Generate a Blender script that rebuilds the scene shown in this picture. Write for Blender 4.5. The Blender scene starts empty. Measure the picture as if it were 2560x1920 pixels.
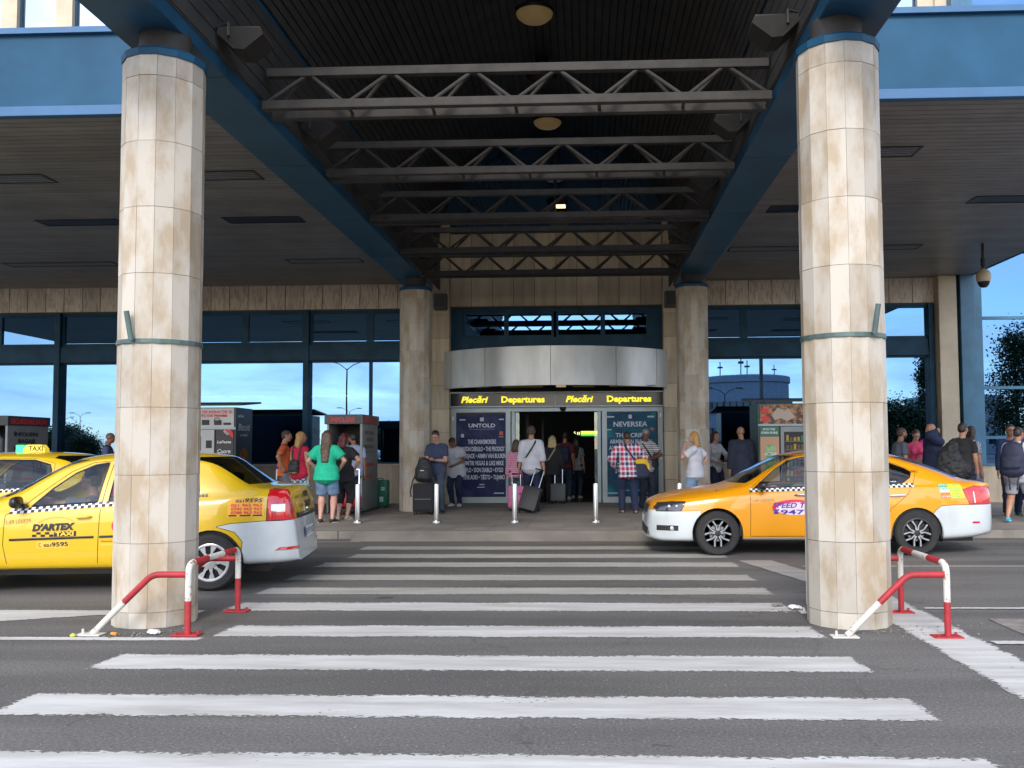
import bpy, bmesh, math, random
from mathutils import Vector, Matrix, noise
from mathutils.bvhtree import BVHTree
R = math.radians
PI = math.pi
random.seed(7)
scene = bpy.context.scene
col = scene.collection

# ------------------------------------------------------------------ camera
cam_d = bpy.data.cameras.new('camera')
cam = bpy.data.objects.new('camera', cam_d)
col.objects.link(cam)
cam.matrix_world = (Matrix.Translation((0, 0, 1.47)) @ Matrix.Rotation(0.039, 4, 'Z') @
                    Matrix.Rotation(PI/2 + 0.055, 4, 'X') @ Matrix.Rotation(-0.0053, 4, 'Z'))
cam_d.sensor_width = 36
cam_d.lens = 32.34
cam_d.shift_x = -0.0371
cam_d.shift_y = 0.0113
cam_d.clip_end = 2000
scene.camera = cam

# ------------------------------------------------------------------ world, sun, exposure
SUN_EL, SUN_AZ = R(33), R(186)      # azimuth clockwise from +Y
world = bpy.data.worlds.new('World')
scene.world = world
world.use_nodes = True
wn = world.node_tree
wn.nodes.clear()
def N(nt, t, **kw):
    n = nt.nodes.new(t)
    for k, v in kw.items():
        if k in n.inputs.keys() if isinstance(k, str) else False:
            n.inputs[k].default_value = v
        else:
            setattr(n, k, v)
    return n
out = wn.nodes.new('ShaderNodeOutputWorld')
bg = wn.nodes.new('ShaderNodeBackground')
sky = wn.nodes.new('ShaderNodeTexSky')
sky.sky_type = 'NISHITA'
sky.sun_disc = False
sky.sun_elevation = SUN_EL
sky.sun_rotation = SUN_AZ
sky.air_density = 1.0
sky.dust_density = 0.6
sky.ozone_density = 1.5
tc = wn.nodes.new('ShaderNodeTexCoord')
mp = wn.nodes.new('ShaderNodeMapping')
mp.inputs['Scale'].default_value = (1.0, 1.0, 4.6)
nz = wn.nodes.new('ShaderNodeTexNoise')
nz.inputs['Scale'].default_value = 4.2
nz.inputs['Detail'].default_value = 9
nz.inputs['Roughness'].default_value = 0.58
nz.inputs['Distortion'].default_value = 0.5
cr = wn.nodes.new('ShaderNodeValToRGB')
cr.color_ramp.elements[0].position = 0.42
cr.color_ramp.elements[1].position = 0.60
cr.color_ramp.elements[1].color = (0.8, 0.8, 0.8, 1)
mx = wn.nodes.new('ShaderNodeMixRGB')
mx.inputs['Color2'].default_value = (4.9, 4.95, 5.2, 1)
wn.links.new(tc.outputs['Generated'], mp.inputs['Vector'])
wn.links.new(mp.outputs[0], nz.inputs['Vector'])
wn.links.new(nz.outputs['Fac'], cr.inputs['Fac'])
wn.links.new(cr.outputs[0], mx.inputs['Fac'])
tn = wn.nodes.new('ShaderNodeMixRGB'); tn.blend_type = 'MULTIPLY'; tn.inputs[0].default_value = 1; tn.inputs[2].default_value = (.72, .71, .76, 1)
wn.links.new(sky.outputs[0], tn.inputs[1]); wn.links.new(tn.outputs[0], mx.inputs['Color1'])
wn.links.new(mx.outputs[0], bg.inputs['Color'])
bg.inputs['Strength'].default_value = 0.15
wn.links.new(bg.outputs[0], out.inputs['Surface'])

sd = bpy.data.lights.new('sun', 'SUN')
sd.energy = 0.9
sd.angle = R(20)
sd.color = (1.0, 0.94, 0.84)
sun = bpy.data.objects.new('sun', sd)
col.objects.link(sun)
sdir = Vector((math.sin(SUN_AZ)*math.cos(SUN_EL), math.cos(SUN_AZ)*math.cos(SUN_EL), math.sin(SUN_EL)))
sun.rotation_euler = sdir.to_track_quat('Z', 'Y').to_euler()
scene.view_settings.view_transform = 'Standard'
scene.view_settings.look = 'None'
scene.view_settings.gamma = 1
scene.view_settings.exposure = 1.78
try:
    scene.cycles.max_bounces = 8
    scene.cycles.transparent_max_bounces = 16
    scene.cycles.caustics_reflective = False
    scene.cycles.caustics_refractive = False
except Exception:
    pass

# ------------------------------------------------------------------ materials
MATS = {}
def srgb(r, g, b):
    f = lambda c: ((c/255+0.055)/1.055)**2.4 if c/255 > 0.04045 else c/255/12.92
    return (f(r), f(g), f(b), 1)
def mat(name, c, rough=0.6, metal=0.0, var=0.0, vscale=3.0, c2=None, bump=0.0, bscale=40.0,
        coat=0.0, tint=0.0, spec=0.5, emis=None, estr=1.0, stretch=(1, 1, 1), detail=5, thresh=None, rvar=0.0):
    """procedural principled material: colour c drifting to c2 with noise; per-face 'tint' attribute"""
    if name in MATS: return MATS[name]
    m = bpy.data.materials.new(name); m.use_nodes = True
    nt = m.node_tree; b = nt.nodes['Principled BSDF']
    c = tuple(c[:3]) + (1,)
    b.inputs['Roughness'].default_value = rough
    b.inputs['Metallic'].default_value = metal
    b.inputs['Specular IOR Level'].default_value = spec
    if coat: b.inputs['Coat Weight'].default_value = coat; b.inputs['Coat Roughness'].default_value = 0.03
    b.inputs['Base Color'].default_value = c
    co = nt.nodes.new('ShaderNodeTexCoord'); mpn = nt.nodes.new('ShaderNodeMapping')
    mpn.inputs['Scale'].default_value = stretch
    nt.links.new(co.outputs['Object'], mpn.inputs[0])
    last = None
    if c2 is None and var: c2 = tuple(max(0, x*(1-var)) for x in c[:3])
    if c2 is not None:
        n = nt.nodes.new('ShaderNodeTexNoise'); n.inputs['Scale'].default_value = vscale
        n.inputs['Detail'].default_value = detail; n.inputs['Roughness'].default_value = 0.6
        nt.links.new(mpn.outputs[0], n.inputs['Vector'])
        r = nt.nodes.new('ShaderNodeValToRGB')
        lo, hi = thresh if thresh else (0.38, 0.64)
        r.color_ramp.elements[0].position = lo; r.color_ramp.elements[1].position = hi
        r.color_ramp.elements[0].color = c; r.color_ramp.elements[1].color = tuple(c2[:3]) + (1,)
        nt.links.new(n.outputs['Fac'], r.inputs['Fac']); last = r.outputs[0]
        if rvar:
            mr = nt.nodes.new('ShaderNodeMapRange')
            mr.inputs['To Min'].default_value = rough - rvar; mr.inputs['To Max'].default_value = rough + rvar
            nt.links.new(n.outputs['Fac'], mr.inputs['Value']); nt.links.new(mr.outputs[0], b.inputs['Roughness'])
    if tint:
        a = nt.nodes.new('ShaderNodeAttribute'); a.attribute_name = 'tint'
        hsv = nt.nodes.new('ShaderNodeHueSaturation')
        ma = nt.nodes.new('ShaderNodeMath'); ma.operation = 'MULTIPLY_ADD'
        ma.inputs[1].default_value = tint; ma.inputs[2].default_value = 1 - tint/2
        nt.links.new(a.outputs['Fac'], ma.inputs[0]); nt.links.new(ma.outputs[0], hsv.inputs['Value'])
        if last: nt.links.new(last, hsv.inputs['Color'])
        else: hsv.inputs['Color'].default_value = c
        last = hsv.outputs[0]
    if last: nt.links.new(last, b.inputs['Base Color'])
    if bump:
        n2 = nt.nodes.new('ShaderNodeTexNoise'); n2.inputs['Scale'].default_value = bscale
        n2.inputs['Detail'].default_value = 4
        nt.links.new(mpn.outputs[0], n2.inputs['Vector'])
        bp = nt.nodes.new('ShaderNodeBump'); bp.inputs['Strength'].default_value = bump
        bp.inputs['Distance'].default_value = 0.01
        nt.links.new(n2.outputs['Fac'], bp.inputs['Height']); nt.links.new(bp.outputs[0], b.inputs['Normal'])
    if emis:
        b.inputs['Emission Color'].default_value = tuple(emis[:3]) + (1,)
        b.inputs['Emission Strength'].default_value = estr
    MATS[name] = m
    return m

def glass_mat(name, refl, trans, mix, rough=0.0, wave=0.0):
    """tinted solar glass: mirror layer over see-through pane"""
    m = bpy.data.materials.new(name); m.use_nodes = True; nt = m.node_tree
    nt.nodes.clear()
    o = nt.nodes.new('ShaderNodeOutputMaterial'); mxs = nt.nodes.new('ShaderNodeMixShader')
    g = nt.nodes.new('ShaderNodeBsdfGlossy'); t = nt.nodes.new('ShaderNodeBsdfTransparent')
    g.inputs['Color'].default_value = refl + (1,); g.inputs['Roughness'].default_value = rough
    t.inputs['Color'].default_value = trans + (1,)
    lw = nt.nodes.new('ShaderNodeLayerWeight'); lw.inputs['Blend'].default_value = 0.35
    mr = nt.nodes.new('ShaderNodeMapRange'); mr.inputs['To Min'].default_value = mix; mr.inputs['To Max'].default_value = 1.0
    nt.links.new(lw.outputs['Fresnel'], mr.inputs['Value'])
    nt.links.new(mr.outputs[0], mxs.inputs['Fac'])
    nt.links.new(t.outputs[0], mxs.inputs[1]); nt.links.new(g.outputs[0], mxs.inputs[2])
    nt.links.new(mxs.outputs[0], o.inputs['Surface'])
    if wave:
        n = nt.nodes.new('ShaderNodeTexNoise'); n.inputs['Scale'].default_value = 1.1; n.inputs['Detail'].default_value = 1
        co = nt.nodes.new('ShaderNodeTexCoord'); nt.links.new(co.outputs['Object'], n.inputs['Vector'])
        bp = nt.nodes.new('ShaderNodeBump'); bp.inputs['Strength'].default_value = wave; bp.inputs['Distance'].default_value = 0.02
        nt.links.new(n.outputs['Fac'], bp.inputs['Height']); nt.links.new(bp.outputs[0], g.inputs['Normal'])
    MATS[name] = m
    return m

# ------------------------------------------------------------------ object helpers
def tag(o, label=None, cat=None, group=None, kind=None):
    if label: o['label'] = label
    if cat: o['category'] = cat
    if group: o['group'] = group
    if kind: o['kind'] = kind
    return o
def empty(name, loc=(0, 0, 0), rz=0.0, label=None, cat=None, group=None):
    o = bpy.data.objects.new(name, None); o.location = loc; o.rotation_euler = (0, 0, rz)
    o.empty_display_size = 0.2
    col.objects.link(o); tag(o, label, cat, group)
    return o
def link_mesh(name, me, m=None, parent=None):
    o = bpy.data.objects.new(name, me); col.objects.link(o)
    if m is not None:
        for q in (m if isinstance(m, (list, tuple)) else [m]):
            me.materials.append(q)
    if parent is not None: o.parent = parent
    return o
def kids(o): return [c for c in bpy.data.objects if c.parent == o]
def copy_tree(o, parent=None):
    c = o.copy(); col.objects.link(c)
    if parent is not None: c.parent = parent
    for ch in kids(o): copy_tree(ch, c)
    return c
def root_off(p):
    """offset of an unrotated parent chain, so that parts can be written in world coordinates"""
    v = Vector((0, 0, 0))
    while p is not None:
        v += Vector(p.location); p = p.parent
    return v

class MB:
    def __init__(s): s.v = []; s.f = []; s.t = []; s.mi = []
    def add(s, vs, fs, tint=0.5, mi=0):
        b = len(s.v); s.v += [tuple(x) for x in vs]
        for f in fs: s.f.append([b+i for i in f]); s.t.append(tint); s.mi.append(mi)
        return s
    def box(s, x0, x1, y0, y1, z0, z1, tint=0.5, mi=0, bev=0.0):
        if bev <= 0:
            vs = [(x0,y0,z0),(x1,y0,z0),(x1,y1,z0),(x0,y1,z0),(x0,y0,z1),(x1,y0,z1),(x1,y1,z1),(x0,y1,z1)]
            fs = [(0,3,2,1),(4,5,6,7),(0,1,5,4),(1,2,6,5),(2,3,7,6),(3,0,4,7)]
            return s.add(vs, fs, tint, mi)
        bm = bmesh.new(); bmesh.ops.create_cube(bm, size=1)
        for v in bm.verts:
            v.co = Vector(((x0+x1)/2+v.co.x*(x1-x0), (y0+y1)/2+v.co.y*(y1-y0), (z0+z1)/2+v.co.z*(z1-z0)))
        bmesh.ops.bevel(bm, geom=bm.edges[:], offset=bev, segments=2, affect='EDGES', profile=0.6)
        s.bm(bm, tint, mi); bm.free(); return s
    def bm(s, bm, tint=0.5, mi=0, M=None):
        bm.verts.ensure_lookup_table(); bm.verts.index_update()
        vs = [(M @ v.co if M else v.co) for v in bm.verts]
        return s.add(vs, [[v.index for v in f.verts] for f in bm.faces], tint, mi)
    def bar(s, a, b, w, h=None, tint=0.5, mi=0, up=Vector((0, 0, 1))):
        a = Vector(a); b = Vector(b); h = h or w
        d = (b-a).normalized()
        if abs(d.dot(up)) > 0.98: up = Vector((0, 1, 0))
        sx = d.cross(up).normalized(); sz = sx.cross(d).normalized()
        vs = []
        for p in (a, b):
            for (i, j) in ((-1,-1),(1,-1),(1,1),(-1,1)): vs.append(p+sx*(i*w/2)+sz*(j*h/2))
        return s.add(vs, [(0,1,2,3),(7,6,5,4),(0,4,5,1),(1,5,6,2),(2,6,7,3),(3,7,4,0)], tint, mi)
    def tube(s, pts, r, n=10, tint=0.5, mi=0, cap=True):
        """round tube along points, r a number or list of numbers"""
        pts = [Vector(p) for p in pts]
        rs = r if isinstance(r, (list, tuple)) else [r]*len(pts)
        up = Vector((0, 0, 1)); d0 = (pts[1]-pts[0]).normalized()
        if abs(d0.dot(up)) > 0.95: up = Vector((0, 1, 0))
        sx = d0.cross(up).normalized(); vs = []
        for k, p in enumerate(pts):
            if k == 0: d = d0
            elif k == len(pts)-1: d = (pts[-1]-pts[-2]).normalized()
            else: d = ((pts[k+1]-p).normalized()+(p-pts[k-1]).normalized()).normalized()
            sx = (sx-d*sx.dot(d)).normalized(); sy = d.cross(sx)
            for i in range(n):
                a = 2*PI*i/n; vs.append(p+sx*(math.cos(a)*rs[k])+sy*(math.sin(a)*rs[k]))
        fs = []
        for k in range(len(pts)-1):
            for i in range(n):
                j = (i+1) % n; fs.append((k*n+i, k*n+j, (k+1)*n+j, (k+1)*n+i))
        if cap: fs.append(tuple(range(n))[::-1]); fs.append(tuple((len(pts)-1)*n+i for i in range(n)))
        return s.add(vs, fs, tint, mi)
    def lathe(s, prof, cx=0, cy=0, n=24, tint=0.5, mi=0, axis='Z', cz=0, closed=False, a0=0.0, a1=2*PI):
        """profile [(r, h)] turned about an axis through (cx, cy, cz)"""
        full = abs(a1-a0-2*PI) < 1e-6; nn = n if full else n+1; vs = []
        for (r, h) in prof:
            for i in range(nn):
                a = a0+(a1-a0)*i/n; c, d = math.cos(a)*r, math.sin(a)*r
                vs.append((cx+c, cy+d, cz+h) if axis == 'Z' else ((cx+c, cy+h, cz+d) if axis == 'Y' else (cx+h, cy+c, cz+d)))
        fs = []
        m = len(prof)
        for k in range(m if closed else m-1):
            k2 = (k+1) % m
            for i in range(n):
                j = (i+1) % nn
                q = (k*nn+i, k*nn+j, k2*nn+j, k2*nn+i)
                fs.append(q if axis != 'Y' else q[::-1])
        if not closed and full:
            if prof[0][0] > 1e-4: fs.append(tuple(range(nn))[::-1])
            if prof[-1][0] > 1e-4: fs.append(tuple((m-1)*nn+i for i in range(nn)))
        return s.add(vs, fs, tint, mi)
    def prism(s, poly, a, b, plane='XZ', tint=0.5, mi=0):
        """2-D outline extruded from a to b; plane XZ extrudes along Y, XY along Z, YZ along X"""
        n = len(poly)
        def P(u, w, h): return {'XZ': (u, h, w), 'XY': (u, w, h), 'YZ': (h, u, w)}[plane]
        vs = [P(u, w, a) for u, w in poly]+[P(u, w, b) for u, w in poly]
        fs = [tuple(range(n))[::-1], tuple(range(n, 2*n))]+[(i, (i+1) % n, n+(i+1) % n, n+i) for i in range(n)]
        return s.add(vs, fs, tint, mi)
    def build(s, name, m=None, parent=None, smooth=False, local=False, angle=None):
        off = Vector((0, 0, 0)) if (local or parent is None) else root_off(parent)
        me = bpy.data.meshes.new(name)
        me.from_pydata([tuple(Vector(v)-off) for v in s.v], [], s.f)
        if len(set(s.t)) > 1:
            a = me.attributes.new('tint', 'FLOAT', 'FACE'); a.data.foreach_set('value', s.t)
        o = link_mesh(name, me, m, parent)
        if max(s.mi, default=0) > 0: me.polygons.foreach_set('material_index', s.mi)
        fix_normals(me)
        if smooth or angle:
            me.shade_smooth()
            me.set_sharp_from_angle(angle=R(angle or 40))
        return o
def fix_normals(me):
    bm = bmesh.new(); bm.from_mesh(me)
    bmesh.ops.recalc_face_normals(bm, faces=bm.faces[:]); bm.to_mesh(me); bm.free()

def text_mesh(body, size, bold=0.0, shear=0.0, extrude=0.0, align='LEFT', sx=1.0, spacing=1.0):
    """letters as a mesh in the XY plane, baseline at y=0"""
    cu = bpy.data.curves.new('lettering', 'FONT'); cu.body = body; cu.size = size
    cu.offset = bold; cu.shear = shear; cu.extrude = extrude; cu.align_x = align; cu.space_character = spacing
    cu.resolution_u = 3
    o = bpy.data.objects.new('lettering', cu); col.objects.link(o)
    dg = bpy.context.evaluated_depsgraph_get()
    me = bpy.data.meshes.new_from_object(o.evaluated_get(dg))
    bpy.data.objects.remove(o); bpy.data.curves.remove(cu)
    for v in me.vertices: v.co.x *= sx
    return me
def sign_text(body, x, y, z, size, m, parent=None, name='lettering', bold=0.0, shear=0.0, align='LEFT', width=None, sx=1.0, M=None, extr=0.0):
    """lettering standing in a vertical plane facing -Y at world x, y, z (baseline); width scales it to fit"""
    me = text_mesh(body, size, bold, shear, extr, align, sx)
    xs = [v.co.x for v in me.vertices] or [0]
    if width:
        k = width/max(1e-6, max(xs)-min(xs)); x00 = min(xs)
        for v in me.vertices: v.co.x = (v.co.x-(x00 if align == 'LEFT' else 0))*k
    off = root_off(parent) if (parent and M is None) else Vector((0, 0, 0))
    for v in me.vertices:
        p = Vector((x+v.co.x, y-v.co.z, z+v.co.y))
        v.co = (M @ p if M else p)-off
    return link_mesh(name, me, m, parent)
def merge_objs(obs, name):
    """join lettering meshes of one material into one part"""
    bm = bmesh.new()
    for o in obs: bm.from_mesh(o.data)
    me = bpy.data.meshes.new(name); bm.to_mesh(me); bm.free()
    r = link_mesh(name, me, list(obs[0].data.materials), obs[0].parent)
    for o in obs: bpy.data.objects.remove(o)
    return r

# palette --------------------------------------------------------------
M_steel_blue = mat('blue_paint', (0.012, 0.082, 0.165), 0.55, spec=0.25, tint=0.12, var=0.22, vscale=1.2, bump=0.05, bscale=6, rvar=0.08)
M_blue_light = mat('blue_paint_trim', (0.035, 0.13, 0.28), 0.5, var=0.12, vscale=2)
M_blue_dark = mat('blue_frame', (0.005, 0.055, 0.108), 0.5, spec=0.25, var=0.35, vscale=2.5, rvar=0.1)
M_blue_beam = mat('blue_beam', (0.02, 0.10, 0.19), 0.45, var=0.3, vscale=1.3)
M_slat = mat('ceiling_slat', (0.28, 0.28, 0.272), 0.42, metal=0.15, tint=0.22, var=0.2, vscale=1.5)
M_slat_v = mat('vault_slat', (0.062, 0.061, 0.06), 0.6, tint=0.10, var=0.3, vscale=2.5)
M_truss = mat('truss_paint', (0.045, 0.041, 0.038), 0.75, var=0.4, vscale=5, bump=0.1)
M_dark = mat('dark_metal', (0.02, 0.02, 0.021), 0.5, var=0.3)
M_black = mat('black_plastic', (0.012, 0.012, 0.013), 0.35)
M_rubber = mat('rubber', (0.018, 0.018, 0.019), 0.75, var=0.3, vscale=8)
M_chrome = mat('chrome', (0.75, 0.76, 0.78), 0.12, metal=1)
M_alu = mat('aluminium', (0.33, 0.38, 0.40), 0.42, metal=0.45, var=0.12, vscale=2)
M_brushed = mat('brushed_metal', (0.50, 0.50, 0.49), 0.42, metal=0.85, var=0.3, vscale=1.3, stretch=(1, 1, 0.3))
M_white = mat('white_paint', (0.78, 0.79, 0.80), 0.4)
M_yellow_letters = mat('yellow_letters', (0.75, 0.60, 0.02), 0.5, emis=(0.9, 0.72, 0.03), estr=0.35)
M_pane = glass_mat('solar_glass', (0.125, 0.25, 0.44), (0.20, 0.26, 0.30), 0.84, wave=0.02)
M_pane_dark = glass_mat('solar_glass_high', (0.13, 0.27, 0.45), (0.15, 0.2, 0.25), 0.72, wave=0.01)
M_stone = mat('travertine', (0.47, 0.425, 0.36), 0.6, c2=(0.37, 0.29, 0.20), vscale=2.3, stretch=(1.7, 1.7, 0.75),
              tint=0.30, bump=0.12, bscale=18, thresh=(0.45, 0.61), detail=10)
M_stone_fac = mat('facade_stone', (0.55, 0.455, 0.33), 0.75, c2=(0.41, 0.33, 0.235), vscale=2.2, stretch=(2.5, 2.5, 0.35),
                  tint=0.35, bump=0.7, bscale=30, thresh=(0.42, 0.68), detail=9)
M_stone_rib = mat('ribbed_stone', (0.76, 0.67, 0.57), 0.85, c2=(0.52, 0.44, 0.36), vscale=16, stretch=(1.5, 1.5, 0.3),
                  tint=0.25, bump=1.0, bscale=34, thresh=(0.45, 0.62))
M_gap = mat('joint', (0.10, 0.085, 0.065), 0.9)
M_grout = mat('grout', (0.33, 0.285, 0.22), 0.9)
# ================================================================== GROUND
def asphalt():
    m = bpy.data.materials.new('asphalt'); m.use_nodes = True; nt = m.node_tree; b = nt.nodes['Principled BSDF']
    L = nt.links.new
    co = nt.nodes.new('ShaderNodeTexCoord')
    n1 = nt.nodes.new('ShaderNodeTexNoise'); n1.inputs['Scale'].default_value = 0.55; n1.inputs['Detail'].default_value = 6
    mpx = nt.nodes.new('ShaderNodeMapping'); mpx.inputs['Scale'].default_value = (0.45, 1.3, 1)
    L(co.outputs['Object'], mpx.inputs[0]); L(mpx.outputs[0], n1.inputs['Vector'])
    r1 = nt.nodes.new('ShaderNodeValToRGB'); r1.color_ramp.elements[0].position = .35; r1.color_ramp.elements[1].position = .7
    r1.color_ramp.elements[0].color = (.098, .095, .092, 1); r1.color_ramp.elements[1].color = (.150, .146, .141, 1)
    L(n1.outputs['Fac'], r1.inputs[0])
    v = nt.nodes.new('ShaderNodeTexVoronoi'); v.inputs['Scale'].default_value = 75; L(co.outputs['Object'], v.inputs['Vector'])
    n2 = nt.nodes.new('ShaderNodeTexNoise'); n2.inputs['Scale'].default_value = 55; n2.inputs['Detail'].default_value = 8; n2.inputs['Roughness'].default_value = .78
    L(co.outputs['Object'], n2.inputs['Vector'])
    r2 = nt.nodes.new('ShaderNodeValToRGB'); r2.color_ramp.elements[0].position = .36; r2.color_ramp.elements[1].position = .66
    r2.color_ramp.elements[0].color = (.50, .50, .50, 1); r2.color_ramp.elements[1].color = (1.62, 1.6, 1.56, 1)
    L(n2.outputs['Fac'], r2.inputs[0])
    mu = nt.nodes.new('ShaderNodeMixRGB'); mu.blend_type = 'MULTIPLY'; mu.inputs[0].default_value = 1
    L(r1.outputs[0], mu.inputs[1]); L(r2.outputs[0], mu.inputs[2])
    # dark oil and gum spots
    v3 = nt.nodes.new('ShaderNodeTexNoise'); v3.inputs['Scale'].default_value = 2.6; v3.inputs['Detail'].default_value = 5
    L(mpx.outputs[0], v3.inputs['Vector'])
    r3 = nt.nodes.new('ShaderNodeValToRGB'); r3.color_ramp.elements[0].position = .70; r3.color_ramp.elements[1].position = .73
    r3.color_ramp.elements[0].color = (1, 1, 1, 1); r3.color_ramp.elements[1].color = (.38, .38, .4, 1)
    L(v3.outputs['Fac'], r3.inputs[0])
    m2 = nt.nodes.new('ShaderNodeMixRGB'); m2.blend_type = 'MULTIPLY'; m2.inputs[0].default_value = 1
    L(mu.outputs[0], m2.inputs[1]); L(r3.outputs[0], m2.inputs[2])
    wv = nt.nodes.new('ShaderNodeTexNoise'); wv.inputs['Scale'].default_value = 1.3; wv.inputs['Detail'].default_value = 6; L(co.outputs['Object'], wv.inputs['Vector'])
    ad = nt.nodes.new('ShaderNodeMixRGB'); ad.blend_type = 'ADD'; ad.inputs[0].default_value = 1.1; L(co.outputs['Object'], ad.inputs[1]); L(wv.outputs['Color'], ad.inputs[2])
    ve = nt.nodes.new('ShaderNodeTexVoronoi'); ve.feature = 'DISTANCE_TO_EDGE'; ve.inputs['Scale'].default_value = .42; L(ad.outputs[0], ve.inputs['Vector'])
    rc = nt.nodes.new('ShaderNodeValToRGB'); rc.color_ramp.elements[0].position = .002; rc.color_ramp.elements[1].position = .007
    rc.color_ramp.elements[0].color = (.42, .41, .40, 1); rc.color_ramp.elements[1].color = (1, 1, 1, 1); L(ve.outputs['Distance'], rc.inputs[0])
    m3 = nt.nodes.new('ShaderNodeMixRGB'); m3.blend_type = 'MULTIPLY'; m3.inputs[0].default_value = .35; L(m2.outputs[0], m3.inputs[1]); L(rc.outputs[0], m3.inputs[2])
    # tyre polished lanes along the road and oily areas
    n5 = nt.nodes.new('ShaderNodeTexNoise'); n5.inputs['Scale'].default_value = 1.0; n5.inputs['Detail'].default_value = 7
    mp5 = nt.nodes.new('ShaderNodeMapping'); mp5.inputs['Scale'].default_value = (.16, 1.5, 1); L(co.outputs['Object'], mp5.inputs[0]); L(mp5.outputs[0], n5.inputs['Vector'])
    r5 = nt.nodes.new('ShaderNodeValToRGB'); r5.color_ramp.elements[0].position = .36; r5.color_ramp.elements[1].position = .62
    r5.color_ramp.elements[0].color = (.70, .68, .66, 1); r5.color_ramp.elements[1].color = (1.12, 1.10, 1.06, 1); L(n5.outputs['Fac'], r5.inputs[0])
    m4 = nt.nodes.new('ShaderNodeMixRGB'); m4.blend_type = 'MULTIPLY'; m4.inputs[0].default_value = 1; L(m3.outputs[0], m4.inputs[1]); L(r5.outputs[0], m4.inputs[2])
    vs_ = nt.nodes.new('ShaderNodeTexVoronoi'); vs_.inputs['Scale'].default_value = 24; L(co.outputs['Object'], vs_.inputs['Vector'])
    rs_ = nt.nodes.new('ShaderNodeValToRGB'); rs_.color_ramp.elements[0].position = .07; rs_.color_ramp.elements[1].position = .12
    rs_.color_ramp.elements[0].color = (1, 1, 1, 1); rs_.color_ramp.elements[1].color = (0, 0, 0, 1); L(vs_.outputs['Distance'], rs_.inputs[0])
    m6 = nt.nodes.new('ShaderNodeMixRGB'); m6.inputs[2].default_value = (.32, .31, .29, 1); L(rs_.outputs[0], m6.inputs[0]); L(m4.outputs[0], m6.inputs[1])
    L(m6.outputs[0], b.inputs['Base Color'])
    b.inputs['Roughness'].default_value = .82
    bp = nt.nodes.new('ShaderNodeBump'); bp.inputs['Strength'].default_value = .9; bp.inputs['Distance'].default_value = .006
    L(n2.outputs['Fac'], bp.inputs['Height']); L(bp.outputs[0], b.inputs['Normal'])
    return m
def line_paint(name, c, wear=0.5):
    """worn road paint: chipped away by noise, more so along its edges (attribute 'edge', 0 at the rim)"""
    m = bpy.data.materials.new(name); m.use_nodes = True; nt = m.node_tree; b = nt.nodes['Principled BSDF']; L = nt.links.new
    o = nt.nodes['Material Output']
    co = nt.nodes.new('ShaderNodeTexCoord')
    mp_ = nt.nodes.new('ShaderNodeMapping'); mp_.inputs['Scale'].default_value = (1, 1.9, 1); L(co.outputs['Object'], mp_.inputs[0])
    n = nt.nodes.new('ShaderNodeTexNoise'); n.inputs['Scale'].default_value = 26; n.inputs['Detail'].default_value = 5
    n.inputs['Roughness'].default_value = .62
    L(mp_.outputs[0], n.inputs['Vector'])
    n2 = nt.nodes.new('ShaderNodeTexNoise'); n2.inputs['Scale'].default_value = 1.9; n2.inputs['Detail'].default_value = 7
    L(mp_.outputs[0], n2.inputs['Vector'])
    a = nt.nodes.new('ShaderNodeAttribute'); a.attribute_name = 'edge'
    # mask = edge*k + noise - bias
    s1 = nt.nodes.new('ShaderNodeMath'); s1.operation = 'MULTIPLY_ADD'; s1.inputs[1].default_value = .34; 
    L(a.outputs['Fac'], s1.inputs[0]); L(n.outputs['Fac'], s1.inputs[2])
    s2 = nt.nodes.new('ShaderNodeMath'); s2.operation = 'MULTIPLY_ADD'; s2.inputs[1].default_value = .55
    L(n2.outputs['Fac'], s2.inputs[0]); L(s1.outputs[0], s2.inputs[2])
    th = nt.nodes.new('ShaderNodeMapRange'); th.inputs['From Min'].default_value = .765+wear*.1; th.inputs['From Max'].default_value = .80+wear*.1
    L(s2.outputs[0], th.inputs['Value'])
    r = nt.nodes.new('ShaderNodeValToRGB'); r.color_ramp.elements[0].position = .3; r.color_ramp.elements[1].position = .62
    r.color_ramp.elements[0].color = tuple(x*q for x, q in zip(c, (.62, .60, .57)))+(1,); r.color_ramp.elements[1].color = c+(1,)
    n9 = nt.nodes.new('ShaderNodeTexNoise'); n9.inputs['Scale'].default_value = 2.2; n9.inputs['Detail'].default_value = 9; n9.inputs['Roughness'].default_value = .7
    m9 = nt.nodes.new('ShaderNodeMapping'); m9.inputs['Scale'].default_value = (.35, 2.6, 1); L(co.outputs['Object'], m9.inputs[0]); L(m9.outputs[0], n9.inputs['Vector'])
    L(n9.outputs['Fac'], r.inputs[0]); L(r.outputs[0], b.inputs['Base Color'])
    b.inputs['Roughness'].default_value = .7
    t = nt.nodes.new('ShaderNodeBsdfTransparent'); ms = nt.nodes.new('ShaderNodeMixShader')
    L(th.outputs[0], ms.inputs[0]); L(t.outputs[0], ms.inputs[1]); L(b.outputs[0], ms.inputs[2]); L(ms.outputs[0], o.inputs['Surface'])
    return m
M_asphalt = asphalt()
M_line = line_paint('worn_road_paint', (.54, .53, .505), 1.0)
M_line_far = line_paint('very_worn_road_paint', (.42, .405, .37), 1.0)

mb = MB(); mb.add([(-400, -400, 0), (400, -400, 0), (400, 500, 0), (-400, 500, 0)], [(0, 1, 2, 3)])
road = mb.build('road', M_asphalt); tag(road, kind='structure')

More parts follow.
